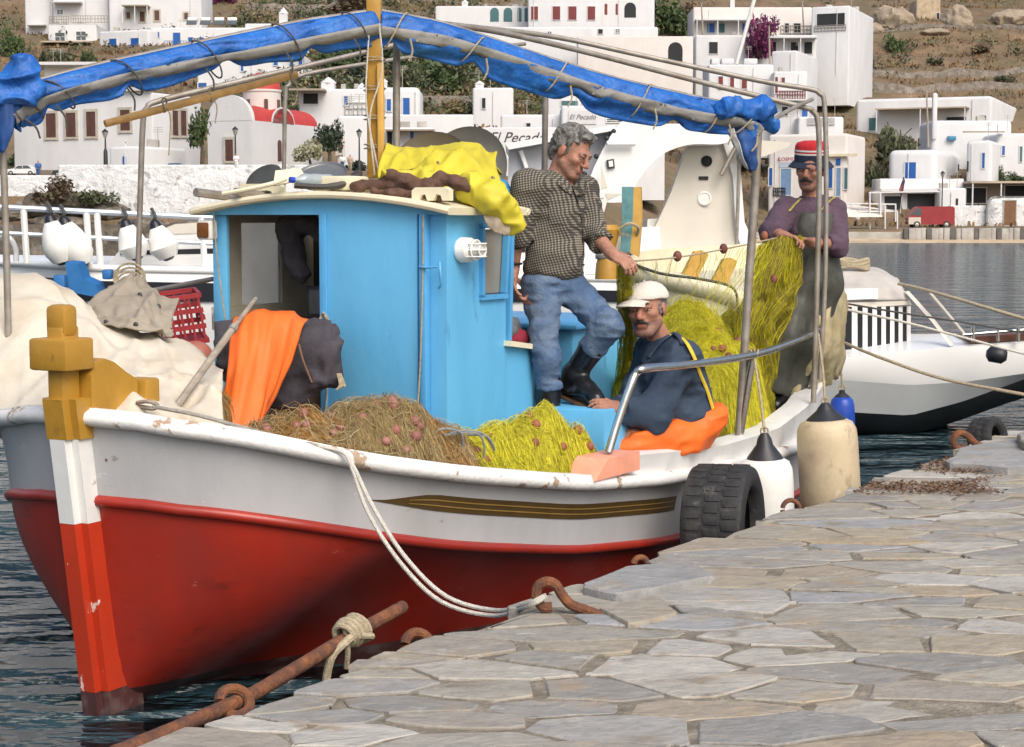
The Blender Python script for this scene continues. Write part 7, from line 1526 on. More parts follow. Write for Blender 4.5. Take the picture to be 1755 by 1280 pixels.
for a in ((22, 92, 60, 55, 'green', 'leafy green shrub at the far left beside the tall white house'), (105, 106, 70, 32, 'olive', 'olive bush under the railed terrace'), (72, 110, 24, 36, 'dark', 'dark bush at the left end of the terrace wall'), (150, 108, 36, 28, 'green', 'small palm like shrub on the terrace'), (40, 282, 90, 24, 'green', 'green hedge behind the parked white car'), (95, 282, 70, 30, 'brown', 'brown shrub behind the dark parked car'), (140, 284, 80, 34, 'olive', 'olive shrub left of the small chapel'), (215, 252, 70, 40, 'olive', 'grey green shrub behind the small chapel cross'), (640, 105, 150, 70, 'dark', 'dark tree mass behind the mast top'), (575, 120, 110, 55, 'green', 'light green tree left of the mast top'), (760, 150, 130, 60, 'green', 'green bush right of the second awning post'), (840, 155, 100, 60, 'olive', 'olive grove bush above the dry reeds'), (700, 150, 90, 50, 'olive', 'olive bush behind the tall awning post'), (900, 130, 90, 40, 'dark', 'dark bush beneath the blue awning'),
          (1060, 110, 110, 38, 'dark', 'dark hedge below the cream terrace wall'), (1130, 108, 80, 34, 'dark', 'dark bush beside the wall arch'), (1225, 112, 90, 40, 'dark', 'dark bush under the flat roofed house'), (1140, 55, 110, 70, 'green', 'tall green tree right of the arched villa wing'), (1100, 52, 60, 40, 'olive', 'olive tree beside the arched villa wing'), (1180, 45, 60, 50, 'brown', 'reddish tree at the top right of the villa'), (975, 66, 60, 34, 'pale', 'pale flowering shrub below the red shutters'), (1535, 88, 50, 38, 'green', 'round green bush on the brown hillside'), (1440, 132, 46, 50, 'dark', 'dark tree beside the blank white cube house'), (1415, 136, 40, 30, 'olive', 'olive bush below the blank white cube house'), (1488, 120, 28, 18, 'green', 'little green bush on the brown hillside'), (1735, 318, 60, 28, 'green', 'green climber on the pergola at the right edge'), (1712, 312, 22, 34, 'green', 'spiky palm at the right edge'), (720, 292, 70, 30, 'olive', 'olive shrub right of the mast by the white house'), (605, 292, 70, 26, 'dark', 'dark shrub between church and mast'), (600, 30, 140, 40, 'brown', 'brown scrub on the hill above the mast'), (380, 5, 60, 40, 'purple', 'small purple bougainvillea at the top left'), (335, 30, 70, 40, 'green', 'green vine over the upper left pergola'), (95, 348, 110, 46, 'brown', 'brown dry bush on the left shore rocks'), (160, 350, 90, 36, 'olive', 'olive bush on the left shore rocks'), (1500, 320, 60, 60, 'olive', 'grey green bush below the big tamarisk'), (890, 215, 60, 60, 'dry', 'dry reeds left of the bar'), (845, 216, 60, 62, 'dry', 'tall dry reeds behind the metal dishes'), (650, 60, 130, 30, 'brown', 'brown scrub just left of the mast top'), (745, 130, 90, 46, 'dark', 'dark bush just right of the tall awning post'), (800, 118, 110, 46, 'green', 'bright green bush under the right awning roll'), (880, 150, 70, 50, 'olive', 'olive bush above the pointed chimney house'), (690, 125, 70, 44, 'green', 'green bush between mast and tall awning post'), (600, 140, 80, 40, 'dark', 'dark bush behind the terrace house chimney'), (555, 145, 70, 40, 'olive', 'olive bush left of the terrace house chimney'), (780, 190, 60, 30, 'dry', 'dry scrub over the grey rubble wall'), (1395, 160, 60, 30, 'olive', 'olive scrub at the foot of the blank cube house'), (1470, 150, 50, 20, 'brown', 'brown scrub left of the lowest terrace wall'), (1600, 110, 50, 16, 'olive', 'low olive scrub in the middle of the brown slope'), (1680, 90, 60, 16, 'brown', 'low brown scrub high on the brown slope'), (1720, 140, 50, 16, 'olive', 'low olive scrub above the long white house')):
    plant('bush', a[5], *a[:5], Y=(None if a[1] < 340 else 98) if a[1] not in (348, 350) else 98)
plant('bougainvillea', 'purple bougainvillea spilling over the flat roofed house', 1300, 92, 76, 84, 'purple', Y=226, cat='bougainvillea'); plant('bougainvillea', 'lower purple bougainvillea spray on the veranda', 1318, 58, 60, 40, 'purple', Y=227, cat='bougainvillea')
for a in ((563, 292, 74, 100, 'dark', 119, 'dark drooping tree between the church and the mast'), (345, 288, 64, 110, 'green', 120, 'slender tree between the hall and the church'), (530, 300, 70, 70, 'pale', 112, 'thin pale tree before the church wall'), (1530, 330, 110, 140, 'olive', 190, 'big feathery tamarisk tree before the long white house'), (1455, 125, 60, 60, 'dark', None, 'dark tree at the corner of the loggia house'), (790, 165, 80, 90, 'olive', None, 'spindly olive tree right of the tall awning post')):
    plant('tree', a[6], *a[:5], Y=a[5], cat='tree', trunk=True, grp='trees on the far shore')
# green scrub filling the slope between the houses: one mass
r = np.random.default_rng(77); VV = []; MI = []
for i in range(1700):
    px_, py_ = (r.uniform(400, 1000), r.uniform(5, 205)) if i < 1150 else (r.uniform(-20, 1780), r.uniform(0, 170))
    p = ground_hit(px_, py_)
    if fbm(p*.045, 31, 2) < (-.45 if i < 1150 else .12): continue
    sz = r.uniform(.6, 1.9); n = 46; d = r.normal(0, 1, (n, 3)); d /= np.linalg.norm(d, axis=1)[:, None]; P = p + d*(r.random((n, 1))**.5)*sz*np.array([1.2, 1.0, .75]) + (0, 0, sz*.35); a = r.normal(0, 1, (n, 3)); a /= np.linalg.norm(a, axis=1)[:, None]; b = np.cross(a, d); s_ = sz*.17*r.uniform(.5, 1.3, (n, 1))
    VV.append(np.stack([P-a*s_, P+b*s_*.6, P+a*s_, P-b*s_*.6], 1).reshape(-1, 3)); MI += [int(r.choice([0, 1, 2, 2, 3]))]*n
VV = np.vstack(VV); me = bpy.data.meshes.new('hillside_scrub'); me.from_pydata(VV.tolist(), [], np.arange(len(VV)).reshape(-1, 4).tolist()); [me.materials.append(LM[q]) for q in ('green', 'dark', 'olive', 'dry')]; me.polygons.foreach_set('material_index', MI); o = bpy.data.objects.new('hillside_scrub', me); COL.objects.link(o); tag(o, 'low green scrub spread over the slope between the houses', 'scrub', kind='stuff')
# dry grass and scrub on the brown slope: nobody could count it
g = G(); r = np.random.default_rng(55); V = []
for i in range(60000):
    x = r.uniform(-95, 125); y = r.uniform(160, 400)
    z = 0; V.append((x, y))
V = np.array(V); V = V[fbm(np.stack([V[:, 0]*.06, V[:, 1]*.06, 0*V[:, 0]], -1), 8, 3) > -.25]; Z = terr(V[:, 0], V[:, 1]); n = len(V); a = r.uniform(0, 6.28, n); w = r.uniform(.05, .22, n); hh = r.uniform(.15, .6, n)
p0 = np.stack([V[:, 0], V[:, 1], Z-.05], 1); dx = np.stack([np.cos(a)*w, np.sin(a)*w, 0*a], 1); tip = p0 + np.stack([r.normal(0, .2, n), r.normal(0, .2, n), hh], 1)
VV = np.stack([p0-dx, p0+dx, tip+dx*.6, tip-dx*.7], 1).reshape(-1, 3); me = bpy.data.meshes.new('dry_grass'); me.from_pydata(VV.tolist(), [], np.arange(4*n).reshape(-1, 4).tolist()); me.materials.append(mat('dry_grass', (.215, .135, .065), .95, .4, .25, c2=(.12, .10, .055), amt=.42, s2=.15, sharp=.2)); o = bpy.data.objects.new('dry_grass', me); COL.objects.link(o); tag(o, 'dry brown grass and scrub covering the hillside', 'grass', kind='stuff')

# ---- vehicles, lamps and people on the far shore
def car(name, label, x, y, wpx, Y, paint, van=False, grp='vehicles on the far shore', front=-1):
    c = PX(x, y, Y); L = wpx*Y/FPX; k = L/4.2; root = thing(name, label, 'van' if van else 'car', c, grp); W_ = 1.65*k
    if van: pr = [(-2.1, .35), (-2.1, .95), (-1.95, 1.15), (-1.45, 1.85), (-1.2, 1.98), (1.9, 2.0), (2.08, 1.85), (2.1, .9), (2.1, .35)]; wins = [[(-1.9, 1.2), (-1.42, 1.8), (-.95, 1.8), (-.95, 1.15)]]; side_w = [(1.95, 1.25, 1.75)]
    else: pr = [(-2.1, .3), (-2.1, .72), (-1.9, .85), (-1.0, .95), (-.35, 1.42), (1.1, 1.45), (1.75, 1.0), (2.05, .92), (2.1, .3)]; wins = [[(-.85, .95), (-.3, 1.36), (.25, 1.38), (.25, .95)], [(.33, .95), (.33, 1.38), (1.05, 1.38), (1.5, .98)]]
    def q(u, z, w): return c + np.array([-front*u*k*-1 if False else u*k*(1 if front < 0 else -1), w, z*k])
    g = G(); g.prism([q(u, z, -W_/2) for u, z in pr], (0, W_, 0)); o = g.build('body', paint, root, 25)
    for w in wins: g = G(); g.prism([q(u, z, -W_/2 - .015) for u, z in w], (0, .03, 0)); g.build('side_window', KM['win'], root, 0)
    for u in (-1.35, 1.35):
        for w in (-W_/2 + .04, W_/2 - .2): g = G(); g.lathe(q(u, .33, w), (0, -1, 0), [(.32*k, -.16), (.33*k, -.1), (.33*k, .05), (.2*k, .07)], 16); wh_ = g.build('wheel', rubber, root, 30)
        g = G(); g.lathe(q(u, .33, -W_/2 - .02), (0, -1, 0), [(.19*k, 0), (.18*k, .02), (.04*k, .03)], 12); g.build('hubcap', steel, root, 30)
    for s in (-1, 1): g = G(); g.box(q(-2.1, .7, s*W_*.36), (.06, .25*k, .16*k)); g.build('headlight', plastic_w, root, 0)
    if van:
        g = G(); g.prism([q(-2.12, .36, -W_/2-.012), q(-2.12, 1.0, -W_/2-.012), q(-1.0, 1.0, -W_/2-.012), q(-1.0, .36, -W_/2-.012)], (0, .02, 0)); g.build('cream_door', mat('van_cream', (.55, .50, .42), .5), root, 0)
        g = G(); g.box(q(2.1, 1.45, .0), (.05, W_*.8, .5*k)); g.build('rear_window', KM['win'], root, 0); g = G(); g.box(q(2.11, .5, 0), (.05, W_*.9, .14*k)); g.build('rear_bumper', mat('bumper_grey', (.12, .12, .12), .6), root, 0)
car('red_van', 'dark red van parked on the far promenade', 1593, 391, 78, 158, mat('van_red', (.27, .025, .03), .4, .12, 1.2), True)
car('parked_car', 'small white hatchback parked at the left shore road', 38, 301, 52, 104, mat('car_white', (.72, .72, .72), .35, .04, 1))
car('parked_car', 'dark green car half hidden behind the shrubs on the left road', 118, 303, 52, 106, mat('car_dark', (.03, .05, .05), .35, .1, 1))
car('parked_car', 'bright blue car parked beyond the white sea wall', 296, 297, 50, 106, mat('car_blue', (.03, .14, .36), .35, .1, 1))
car('parked_car', 'silver car parked between the blue car and the church', 348, 298, 46, 107, mat('car_silver', (.42, .43, .43), .35, .1, 1))
for x, y0, y1, Y, lab in ((1614, 294, 372, 160, 'tall black street lamp right of the taverna'), (404, 218, 288, 116, 'street lamp before the church front'), (616, 222, 288, 118, 'street lamp left of the ochre mast'), (181, 222, 268, 112, 'street lamp at the corner of the hall')):
    b, t = PX(x, y1, Y), PX(x, y0, Y); root = thing('street_lamp', lab, 'street lamp', b, 'street lamps on the far shore'); H_ = t[2]-b[2]
    g = G(); g.lathe(b, (0, 0, 1), [(.14, -.6), (.13, .3), (.06, .5), (.045, H_-.5), (.09, H_-.45)], 10); g.build('post', black_p, root); g = G(); g.lathe(b + (0, 0, H_-.5), (0, 0, 1), [(.10, 0), (.20, .32), (.20, .36)], 6); g.build('lantern', mat('lantern_glass', (.3, .3, .28), .2), root, 0); g = G(); g.lathe(b + (0, 0, H_-.14), (0, 0, 1), [(.24, 0), (.08, .14), (.03, .2)], 6); g.build('lantern_cap', black_p, root, 0)
def stroller(x, y, Y, top, legs, lab, ang=0.):
    b = PX(x, y, Y); root = thing('person', lab, 'person', b, 'people on the far shore'); k = .62; v = lambda a, c, d: b + k*np.array([a, c, d])
    S = SDF(.02); S.ell(v(0, 0, 1.6), np.array([.085, .1, .12])*k); S.cap(v(0, 0, 1.42), v(0, 0, 1.5), .06*k, .05*k); S.ell(v(0, 0, 1.2), np.array([.2, .13, .27])*k, None, .04); S.ell(v(0, 0, .92), np.array([.17, .13, .14])*k, None, .04)
    for q in (-1, 1): S.cap(v(.09*q, 0, .9), v(.1*q, -.1*q, .08), .09*k, .06*k); S.cap(v(.22*q, 0, 1.38), v(.28*q, -.05, .85), .055*k, .04*k); S.cap(v(.1*q, -.1*q, .06), v(.1*q + .04, -.1*q - .15, .04), .05*k, .045*k)
    S.build('body', mat('stroller_skin', (.40, .22, .15), .6), root)
    S = SDF(.02); S.ell(v(0, 0, 1.18), np.array([.23, .16, .30])*k, None, .04); [S.cap(v(.22*q, 0, 1.38), v(.26*q, -.03, 1.1), .08*k, .07*k) for q in (-1, 1)]; S.build('shirt', top, root)
    S = SDF(.02); S.ell(v(0, 0, .9), np.array([.20, .16, .15])*k, None, .04); [S.cap(v(.09*q, 0, .9), v(.1*q, -.1*q, .2), .12*k, .09*k) for q in (-1, 1)]; S.build('trousers', legs, root)
wt = mat('white_shirt', (.70, .70, .70), .9); bt_ = mat('blue_trousers', (.05, .09, .2), .9); kt = mat('khaki_trousers', (.3, .25, .18), .9)
stroller(405, 291, 113, wt, wt, 'distant person in white before the church'); stroller(587, 293, 113, wt, bt_, 'distant person in a white top beside the dark shrub near the mast'); stroller(600, 293, 114, mat('tan_shirt', (.42, .3, .22), .9), kt, 'distant person in tan beside the person in white'); stroller(1470, 388, 155, wt, kt, 'distant person in white on the promenade left of the van'); stroller(66, 306, 103, mat('blue_shirt', (.04, .12, .3), .9), bt_, 'distant person in blue beside the white car')
# frame of the seafront canopy, flag, electric poles, solar heaters
root = thing('canopy_frame', 'white metal canopy frame standing on the far promenade left of the van', 'canopy frame', PX(1515, 408, 152))
for x, y0, y1 in ((1491, 330, 409), (1517, 350, 409), (1538, 362, 409), (1509, 330, 372), (1535, 350, 380)): g = G(); g.beam(PX(x, y1, 152), PX(x, y0, 152), .11, .11); g.build('frame_post', wash, root, 0)
for a, b in (((1489, 330), (1610, 328)), ((1450, 348), (1536, 350)), ((1460, 352), (1538, 362)), ((1470, 362), (1538, 362))): g = G(); g.beam(PX(*a, 152), PX(*b, 152.3), .12, .12); g.build('frame_rail', wash, root, 0)
P = pxsheet([[(1380, 352, 153), (1450, 350, 153), (1512, 366, 153)], [(1370, 368, 151), (1450, 372, 151), (1512, 372, 151)]], 4, .05, .5, 2); g = G(); g.sheet(P, .03); g.build('canopy_cloth', mat('canopy_cloth', (.66, .60, .52), .9), root, 180)
fl = thing('flag', 'limp dark flag on a short pole beside the taverna', 'flag', PX(1548, 345, 160)); g = G(); g.beam(PX(1543, 366, 160), PX(1549, 298, 160), .05); g.build('flag_pole', wash, fl, 0)
P = pxsheet([[(1549, 300, 160), (1546, 310, 160), (1541, 325, 160)], [(1551, 312, 159.8), (1549, 325, 159.8), (1545, 340, 159.8)]], 4, .06, 1.5, 2); g = G(); g.sheet(P, .02); g.build('flag_cloth', mat('flag_cloth', (.06, .05, .09), .9, .6, 1.2, c2=(.4, .12, .08), amt=.5, s2=.8, sharp=.05), fl, 180)
for x, y0, y1, Y, lab in ((1318, 44, 170, 190, 'wooden electricity pole before the blank white cube house'), (1588, 155, 252, 185, 'thin wooden pole rising before the long white house'), (1202, 6, 60, 238, 'thin pole at the corner of the flat roofed house'), (1375, 2, 60, 240, 'pale pole before the loggia house')):
    g = G(); g.tube([PX(x+3, y1, Y), PX(x, y0, Y)], [.13, .08], 8); solo('utility_pole', g, wood_grey, lab, 'pole', 'poles on the far shore')
g = G(); g.tube([PX(1262, 110, 40), PX(1298, -20, 40)], .045, 8); solo('white_mast', g, plastic_w, 'slanting thin white mast before the upper right houses', 'mast')
for k, x in enumerate((330, 353, 376, 398)):
    c = PX(x, 40, 226); rt = thing('solar_heater', ['leftmost', 'second from left', 'third from left', 'rightmost'][k] + ' white solar water heater on the upper left roof', 'solar heater', c, 'solar heaters'); g = G(); g.lathe(c + (-.6, 0, .5), (1, 0, 0), [(.2, 0), (.27, .05), (.27, 1.15), (.2, 1.2)], 12); g.build('tank', plastic_w, rt, 40); g = G(); g.box(c + (0, -.5, .1), (1.3, 1.2, .08), ((1, 0, 0), (0, .8, .6), (0, -.6, .8))); g.build('collector', KM['win'], rt, 0)
# stained buttresses along the far promenade edge
for i in range(24):
    x = 1552 + i*10; g = G(); c = PX(x, 402, 148.3); g.box(c, (.40 + .1*(i % 3), .4, 1.0 + .05*(i % 4)), bev=.06); g.build('edge_block', conc if i % 4 else mat('stained_block', (.12, .11, .10), .9, .3, 1), prom)
# ================================================================== the boats behind
gel = mat('gelcoat_white', (.78, .78, .76), .25, .03, 2, c2=(.66, .65, .61), amt=.3, s2=1.2, sharp=.3)
gel_c = mat('gelcoat_cream', (.62, .58, .50), .3, .06, 2); tint = glass('tinted_window', (.36, .37, .40), .45); navy_s = mat('navy_stripe', (.012, .014, .02), .35, .1, 3)
mc = thing('motor_cruiser', 'white motor cruiser with a wide arch and bow rail moored behind the fishing boat', 'motor cruiser', PX(640, 560, 19.5))
def cq(x, y, dY=0.): return PX(x, y, 18.0 + 2.2*(x/1300.) + dY)
def smoothpx(poly, k=5):
    p = np.array(poly, float); q = spline(np.vstack([p[-1], p, p[0], p[1]]), k); return [tuple(v) for v in q[k:-k-1]]
def slabpx(poly, dY, th, m, nm, par=None, smooth=25, bev=0):
    g = G(); g.prism([cq(x, y, dY) for x, y in poly], (0, th, 0)); return g.build(nm, m, par or mc, smooth)
# hull: near side, deck, far side
xs = np.linspace(-120, 1330, 40); P = []
for x in xs:
    k = (x + 120)/1450; bow = sm(k, 0, .22); B2 = .25 + 1.45*bow; yd = 452 + 30*k; c = cq(x, yd); z = c[2]; m0 = np.array([c[0], c[1] + 1.7, 0])
    P.append([m0 + (0, -B2*.72, -.3), m0 + (0, -B2*.86, .45), m0 + (0, -B2, .95), m0 + (0, -B2*1.02, z - .12), m0 + (0, -B2, z), m0 + (0, -B2*.5, z + .06), m0 + (0, B2*.5, z + .06), m0 + (0, B2, z), m0 + (0, B2*.72, -.3)])
P = np.array(P); g = G(); g.sheet(P); g.add(P[0], [tuple(range(9))]); g.add(P[-1], [tuple(range(9))]); g.build('hull', gel, mc, 40)
g = G(); g.sheet(np.array([[p[3] + (0, -.012, -.02), (p[3]*.45 + p[2]*.55) + (0, -.02, 0)] for p in P]), .01); g.build('hull_stripe', navy_s, mc, 30)
g = G(); g.tube([p[4] + (0, -.01, -.01) for p in P], .04, 8); g.build('rubbing_strake', gel, mc, 50)
# low foredeck cabin
slabpx([(182, 456), (206, 428), (300, 398), (420, 380), (900, 372), (900, 470), (186, 470)], .45, 2.2, gel, 'coach_roof'); slabpx([(206, 430), (420, 424), (900, 420), (900, 432), (420, 434), (206, 437)], .437, .03, navy_s, 'cabin_line')
slabpx([(255, 402), (300, 384), (420, 376), (520, 372), (520, 398), (420, 398)], .44, 1.2, gel_c, 'sun_pad')
# windscreen, arch and stern wing
slabpx([(866, 246), (1052, 214), (1060, 222), (872, 256)], .25, 2.6, gel, 'windscreen_top'); slabpx([(872, 256), (1056, 224), (1006, 320), (870, 330)], .5, .03, tint, 'windscreen'); slabpx([(872, 318), (1010, 306), (1010, 392), (866, 392)], .42, 2.4, gel, 'cabin_side')
g = G(); g.beam(cq(892, 258, .44), cq(912, 318, .44), .05, .04); g.build('window_bar', gel, mc, 0)
arch = [(1006, 330), (1058, 216), (1100, 212), (1252, 214), (1262, 226), (1240, 246), (1180, 248), (1130, 268), (1092, 312), (1078, 345), (1072, 470), (1000, 470)]
slabpx(smoothpx(arch[:-2]) + [(1072, 470), (1000, 470)], .18, .45, gel, 'radar_arch', smooth=40)
slabpx([(1062, 216), (1250, 214), (1240, 222), (1070, 224)], .21, 1.6, gel, 'arch_top')
slabpx([(1178, 250), (1240, 246), (1256, 300), (1262, 400), (1290, 470), (1200, 480), (1098, 430), (1112, 412), (1150, 330)], .7, .3, gel_c, 'stern_wing', smooth=30); slabpx([(1240, 246), (1254, 240), (1270, 300), (1276, 380), (1306, 450), (1290, 470), (1262, 400), (1256, 300)], .62, .5, gel, 'wing_edge', smooth=30)
for x, y, r_, m in ((1211, 276, .065, KM['dark']), (1207, 340, .085, plastic_w)): g = G(); g.lathe(cq(x, y, .69), (0, -1, 0), [(r_, 0), (r_, .02), (r_*.8, .03), (r_*.7, .015), (.01, .02)], 22); g.build('speaker', m, mc, 40)
slabpx([(1198, 302), (1214, 302), (1214, 308), (1198, 308)], .68, .02, KM['dark'], 'vent_slot')
# compass star on the arch leg
stc = (1030, 332)
for k in range(4):
    a = math.pi/2*k; d = np.array([math.cos(a), math.sin(a)]); e = np.array([-d[1], d[0]])
    for s, m, nm in ((1, gel_c, 'star_ray'), (-1, mat('star_pale', (.70, .68, .62), .4), 'star_ray')): slabpx([tuple(np.array(stc) + d*46*np.array([.75, 1.1])), tuple(np.array(stc) + (d + e*s)*11), tuple(np.array(stc) + d*8)], .172, .012, m, nm)
g = G(); g.lathe(cq(stc[0], stc[1], .176), (0, -1, 0), [(.05, 0), (.05, .015), (.01, .016)], 18); g.build('star_centre', gel, mc, 30)
slabpx([(1040, 274), (1052, 272), (1054, 287), (1042, 289)], .14, .05, black_p, 'deck_light'); slabpx([(1043, 276), (1050, 275), (1051, 285), (1044, 286)], .13, .02, plastic_w, 'deck_light_lens')
g = G(); g.tube([cq(1040, 246, .1), cq(1088, 246, .1)], .03, 8); g.build('grab_rail', gel, mc, 40)
for x, y in ((1052, 225), (1040, 237), (1022, 268), (1002, 298)): g = G(); g.ell(cq(x, y, .2), .03); g.build('rivet', black_p, mc, 60)
slabpx([(1110, 376), (1148, 372), (1148, 432), (1106, 430)], .9, .9, plastic_w, 'seat_back', smooth=60); slabpx([(1090, 390), (1130, 388), (1136, 450), (1086, 450)], .6, .5, gel, 'seat_back', smooth=60)
slabpx([(1010, 392), (1330, 470), (1330, 500), (1000, 500)], 1.2, .2, gel_c, 'cockpit_side')
g = G(); g.tube([cq(1236, 300, .5), cq(1262, 250, .5)], .03, 8); g.tube([cq(1268, 255, .5), cq(1262, 420, .5)], .022, 8); g.build('canopy_strut', galv, mc)
slabpx([(1270, 246), (1300, 240), (1356, 244), (1350, 252), (1310, 268), (1270, 272)], .3, 1.4, gel_c, 'aft_canopy', smooth=60)
# bow rail
for x in (40, 148, 166, 345, 520, 700): g = G(); g.tube([cq(x, 357 + x*.05, .12), cq(x + 6, 450 + x*.02, .12)], .035, 8); g.build('rail_post', gel, mc)
for y in (0, 44): g = G(); g.tube([cq(x, 355 + y + x*.05, .12) for x in np.linspace(-90, 760, 14)], .03 if y == 0 else .024, 8); g.build('rail_bar', mat('rail_pale_blue', (.50, .55, .60), .35, .05, 5, metal=.2), mc)
g = G(); g.tube(spline([cq(-40, 398, .3), cq(10, 405, .3), cq(26, 425, .3), cq(28, 448, .3)], 5), .03, 8); g.build('bow_cleat_rail', gel, mc)
def yfender(x, y, dx, L, lab, mid=None):
    t = cq(x, y, 0.0); b = cq(x + dx, y + L, 0.0); d = unit(b-t); ln = np.linalg.norm(b-t); r_ = .155; root = thing('cruiser_fender', lab, 'fender', b, 'white fenders on the cruiser rail')
    g = G(); g.lathe(t + d*.08, d, [(.04, -.04), (.10, .06), (r_*.85, .13), (r_, .22), (r_*1.04, ln*.5), (r_, ln-.2), (.10, ln-.1)], 18); g.build('fender_body', plastic_w, root, 60); g = G(); g.lathe(t, d, [(.02, 0), (.05, .03), (.085, .135), (.08, .14)], 14); g.build('fender_cap', navy_s, root, 50); g = G(); g.lathe(b - d*.11, d, [(.108, 0), (.09, .08), (.04, .12)], 14); g.build('fender_end', navy_s, root, 50)
    g = G(); g.tube(spline([cq(x - 2, y - 18, .1), cq(x + 4, y - 6, -.02), t + d*.02], 4), .02, 6); g.build('fender_rope', rope_d, root)
yfender(83, 366, 26, 86, 'left one of the paired white fenders on the bow rail'); yfender(106, 370, 38, 86, 'right one of the paired white fenders on the bow rail'); yfender(212, 374, 24, 70, 'third white fender on the bow rail, beside the thin awning post'); yfender(262, 376, 28, 68, 'fourth white fender on the bow rail, nearest the wheelhouse')

# ---- the second fishing boat: cream bulwark, ochre timber heads
cb = thing('cream_caique', 'cream fishing boat with ochre timber heads lying beyond the fishing boat', 'fishing boat', PX(1180, 560, 14.5)); creamy = mat('cream_hull', (.68, .63, .44), .45, .08, 4, c2=(.5, .44, .3), amt=.3, s2=3, sharp=.3)
near = curve([(1072, 462, 14.6), (1110, 474, 14.2), (1170, 486, 14.0), (1230, 500, 13.95), (1262, 512, 13.95), (1330, 530, 14.1)], 6); far = curve([(1072, 450, 14.8), (1100, 432, 15.4), (1160, 428, 16.0), (1230, 424, 16.3), (1290, 420, 16.5), (1360, 420, 16.7)], 6)
n_ = min(len(near), len(far)); near, far = near[:n_], far[:n_]
g = G(); g.sheet(np.array([[near[i] + (0, .12, -.0), near[i] + (0, .02, -.02), near[i] + (0, -.01, -.2), near[i] + (0, .12, -.6), near[i] + (0, .5, -1.5)] for i in range(n_)]), .02); g.build('near_side', creamy, cb, 40)
g = G(); g.sheet(np.array([[far[i] + (0, .3, -1.4), far[i] + (0, .02, -.2), far[i], far[i] + (0, -.1, .01), far[i] + (0, -.14, -.25)] for i in range(n_)]), .02); g.build('far_side', creamy, cb, 40)
g = G(); g.sheet(np.array([[near[i] + (0, .1, -.05), (near[i]+far[i])/2 + (0, 0, -.06), far[i] + (0, -.1, -.2)] for i in range(n_)])); g.build('deck', mat('cream_deck', (.60, .56, .42), .6, .15, 4), cb, 40)
g = G(); g.tube(near + np.array([0, .0, .0]), .075, 12); g.build('rail', creamy, cb, 60)
g = G(); g.tube(curve([(1070, 446, 14.5), (1130, 468, 13.95), (1200, 478, 13.8), (1254, 492, 13.8), (1264, 520, 13.8), (1262, 548, 13.85)], 5), .012, 6); g.build('dark_line', rope_d, cb)
for x, y, w in ((1190, 455, 1), (1240, 468, 1)): g = G(); g.prism([PX(x - 22, y + 18, 14.4), PX(x + 6, y + 22, 14.4), PX(x + 24, y - 20, 14.4), PX(x + 14, y - 26, 14.4), PX(x, y - 24, 14.4)], (0, .12, 0)); g.build('timber_head', ochre2, cb, 25)
g = G(); g.prism([PX(1068, 428, 14.3), PX(1070, 380, 14.3), PX(1066, 322, 14.3), PX(1098, 320, 14.3), PX(1100, 372, 14.3), PX(1094, 440, 14.3)], (.02, .14, 0)); st = g.build('stem_head', ochre2, cb, 25)
g = G(); g.prism([PX(1064, 430, 14.28), PX(1066, 385, 14.28), PX(1066, 320, 14.28), PX(1086, 320, 14.28), PX(1084, 385, 14.28), PX(1080, 432, 14.28)], (0, .03, 0)); g.build('stem_face', mat('old_turquoise', (.10, .25, .26), .7, .25, 12, c2=(.35, .33, .25), amt=.35, s2=15, sharp=.1), st, 25)
g = G(); g.tube(curve([(1062, 392, 14.2), (1078, 383, 14.18), (1094, 390, 14.25), (1092, 402, 14.3)], 5), .014, 6); g.build('stem_rope', rope_b, st)
g = G(); g.lathe(PX(1040, 478, 14.3), (0, 0, 1), [(.11, 0), (.10, .12), (.075, .2), (.075, .24), (.10, .32), (.12, .40), (.09, .44)], 16, sq=(1, .9)); bl = g.build('mooring_bollard', ochre, cb, 40); g = G(); g.tube([PX(1040, 443, 14.3) + np.array([.085*math.cos(a), .08*math.sin(a), .03*a/12]) for a in np.linspace(0, 14, 30)], .014, 6); g.build('bollard_rope', galv, bl)

# ---- the white motorboat at right
mb = thing('white_motorboat', 'white motorboat with a black striped screen, its bow pointing right', 'motorboat', PX(1600, 715, 16)); xs = np.linspace(1290, 1900, 34); P = []
for x in xs:
    k = (x - 1290)/610; taper = 1 - sm(k, .45, 1.0); Y0 = 15.6 + .5*k; top = PX(x, np.interp(x, [1290, 1450, 1600, 1755, 1900], [622, 612, 598, 588, 578]), Y0); ych = np.interp(x, [1290, 1450, 1560, 1650, 1755, 1900], [650, 652, 660, 655, 640, 600]); yk = np.interp(x, [1290, 1450, 1560, 1650, 1755, 1900], [706, 706, 712, 688, 650, 606])
    ch = PX(x, ych, Y0 + .05); kl = PX(x, yk, Y0 + .18); w = 1.9*max(taper, .05); c = np.array([top[0], Y0 + w/2, 0])
    P.append([kl, ch, ch*.5 + top*.5 + (0, -.03, 0), top, top + (0, w*.12, .04), top + (0, w*.5, .07), top + (0, w*.95, .02), kl + (0, w*.8, 0)])
P = np.array(P); g = G(); g.sheet(P[:, :2]); g.build('lower_hull', mat('hull_pale_grey', (.52, .54, .54), .3, .08, 2), mb, 40); g = G(); g.sheet(P[:, 1:]); g.build('upper_hull', gel, mb, 40)
g = G(); g.sheet(np.array([[p[0] + (0, .0, 0), p[0] + (0, .25, -.22 - .3*0), p[0] + (0, .9, -.35)] for p in P])); g.build('hull_bottom', mat('antifouling', (.035, .038, .042), .6, .2, 3), mb, 40)
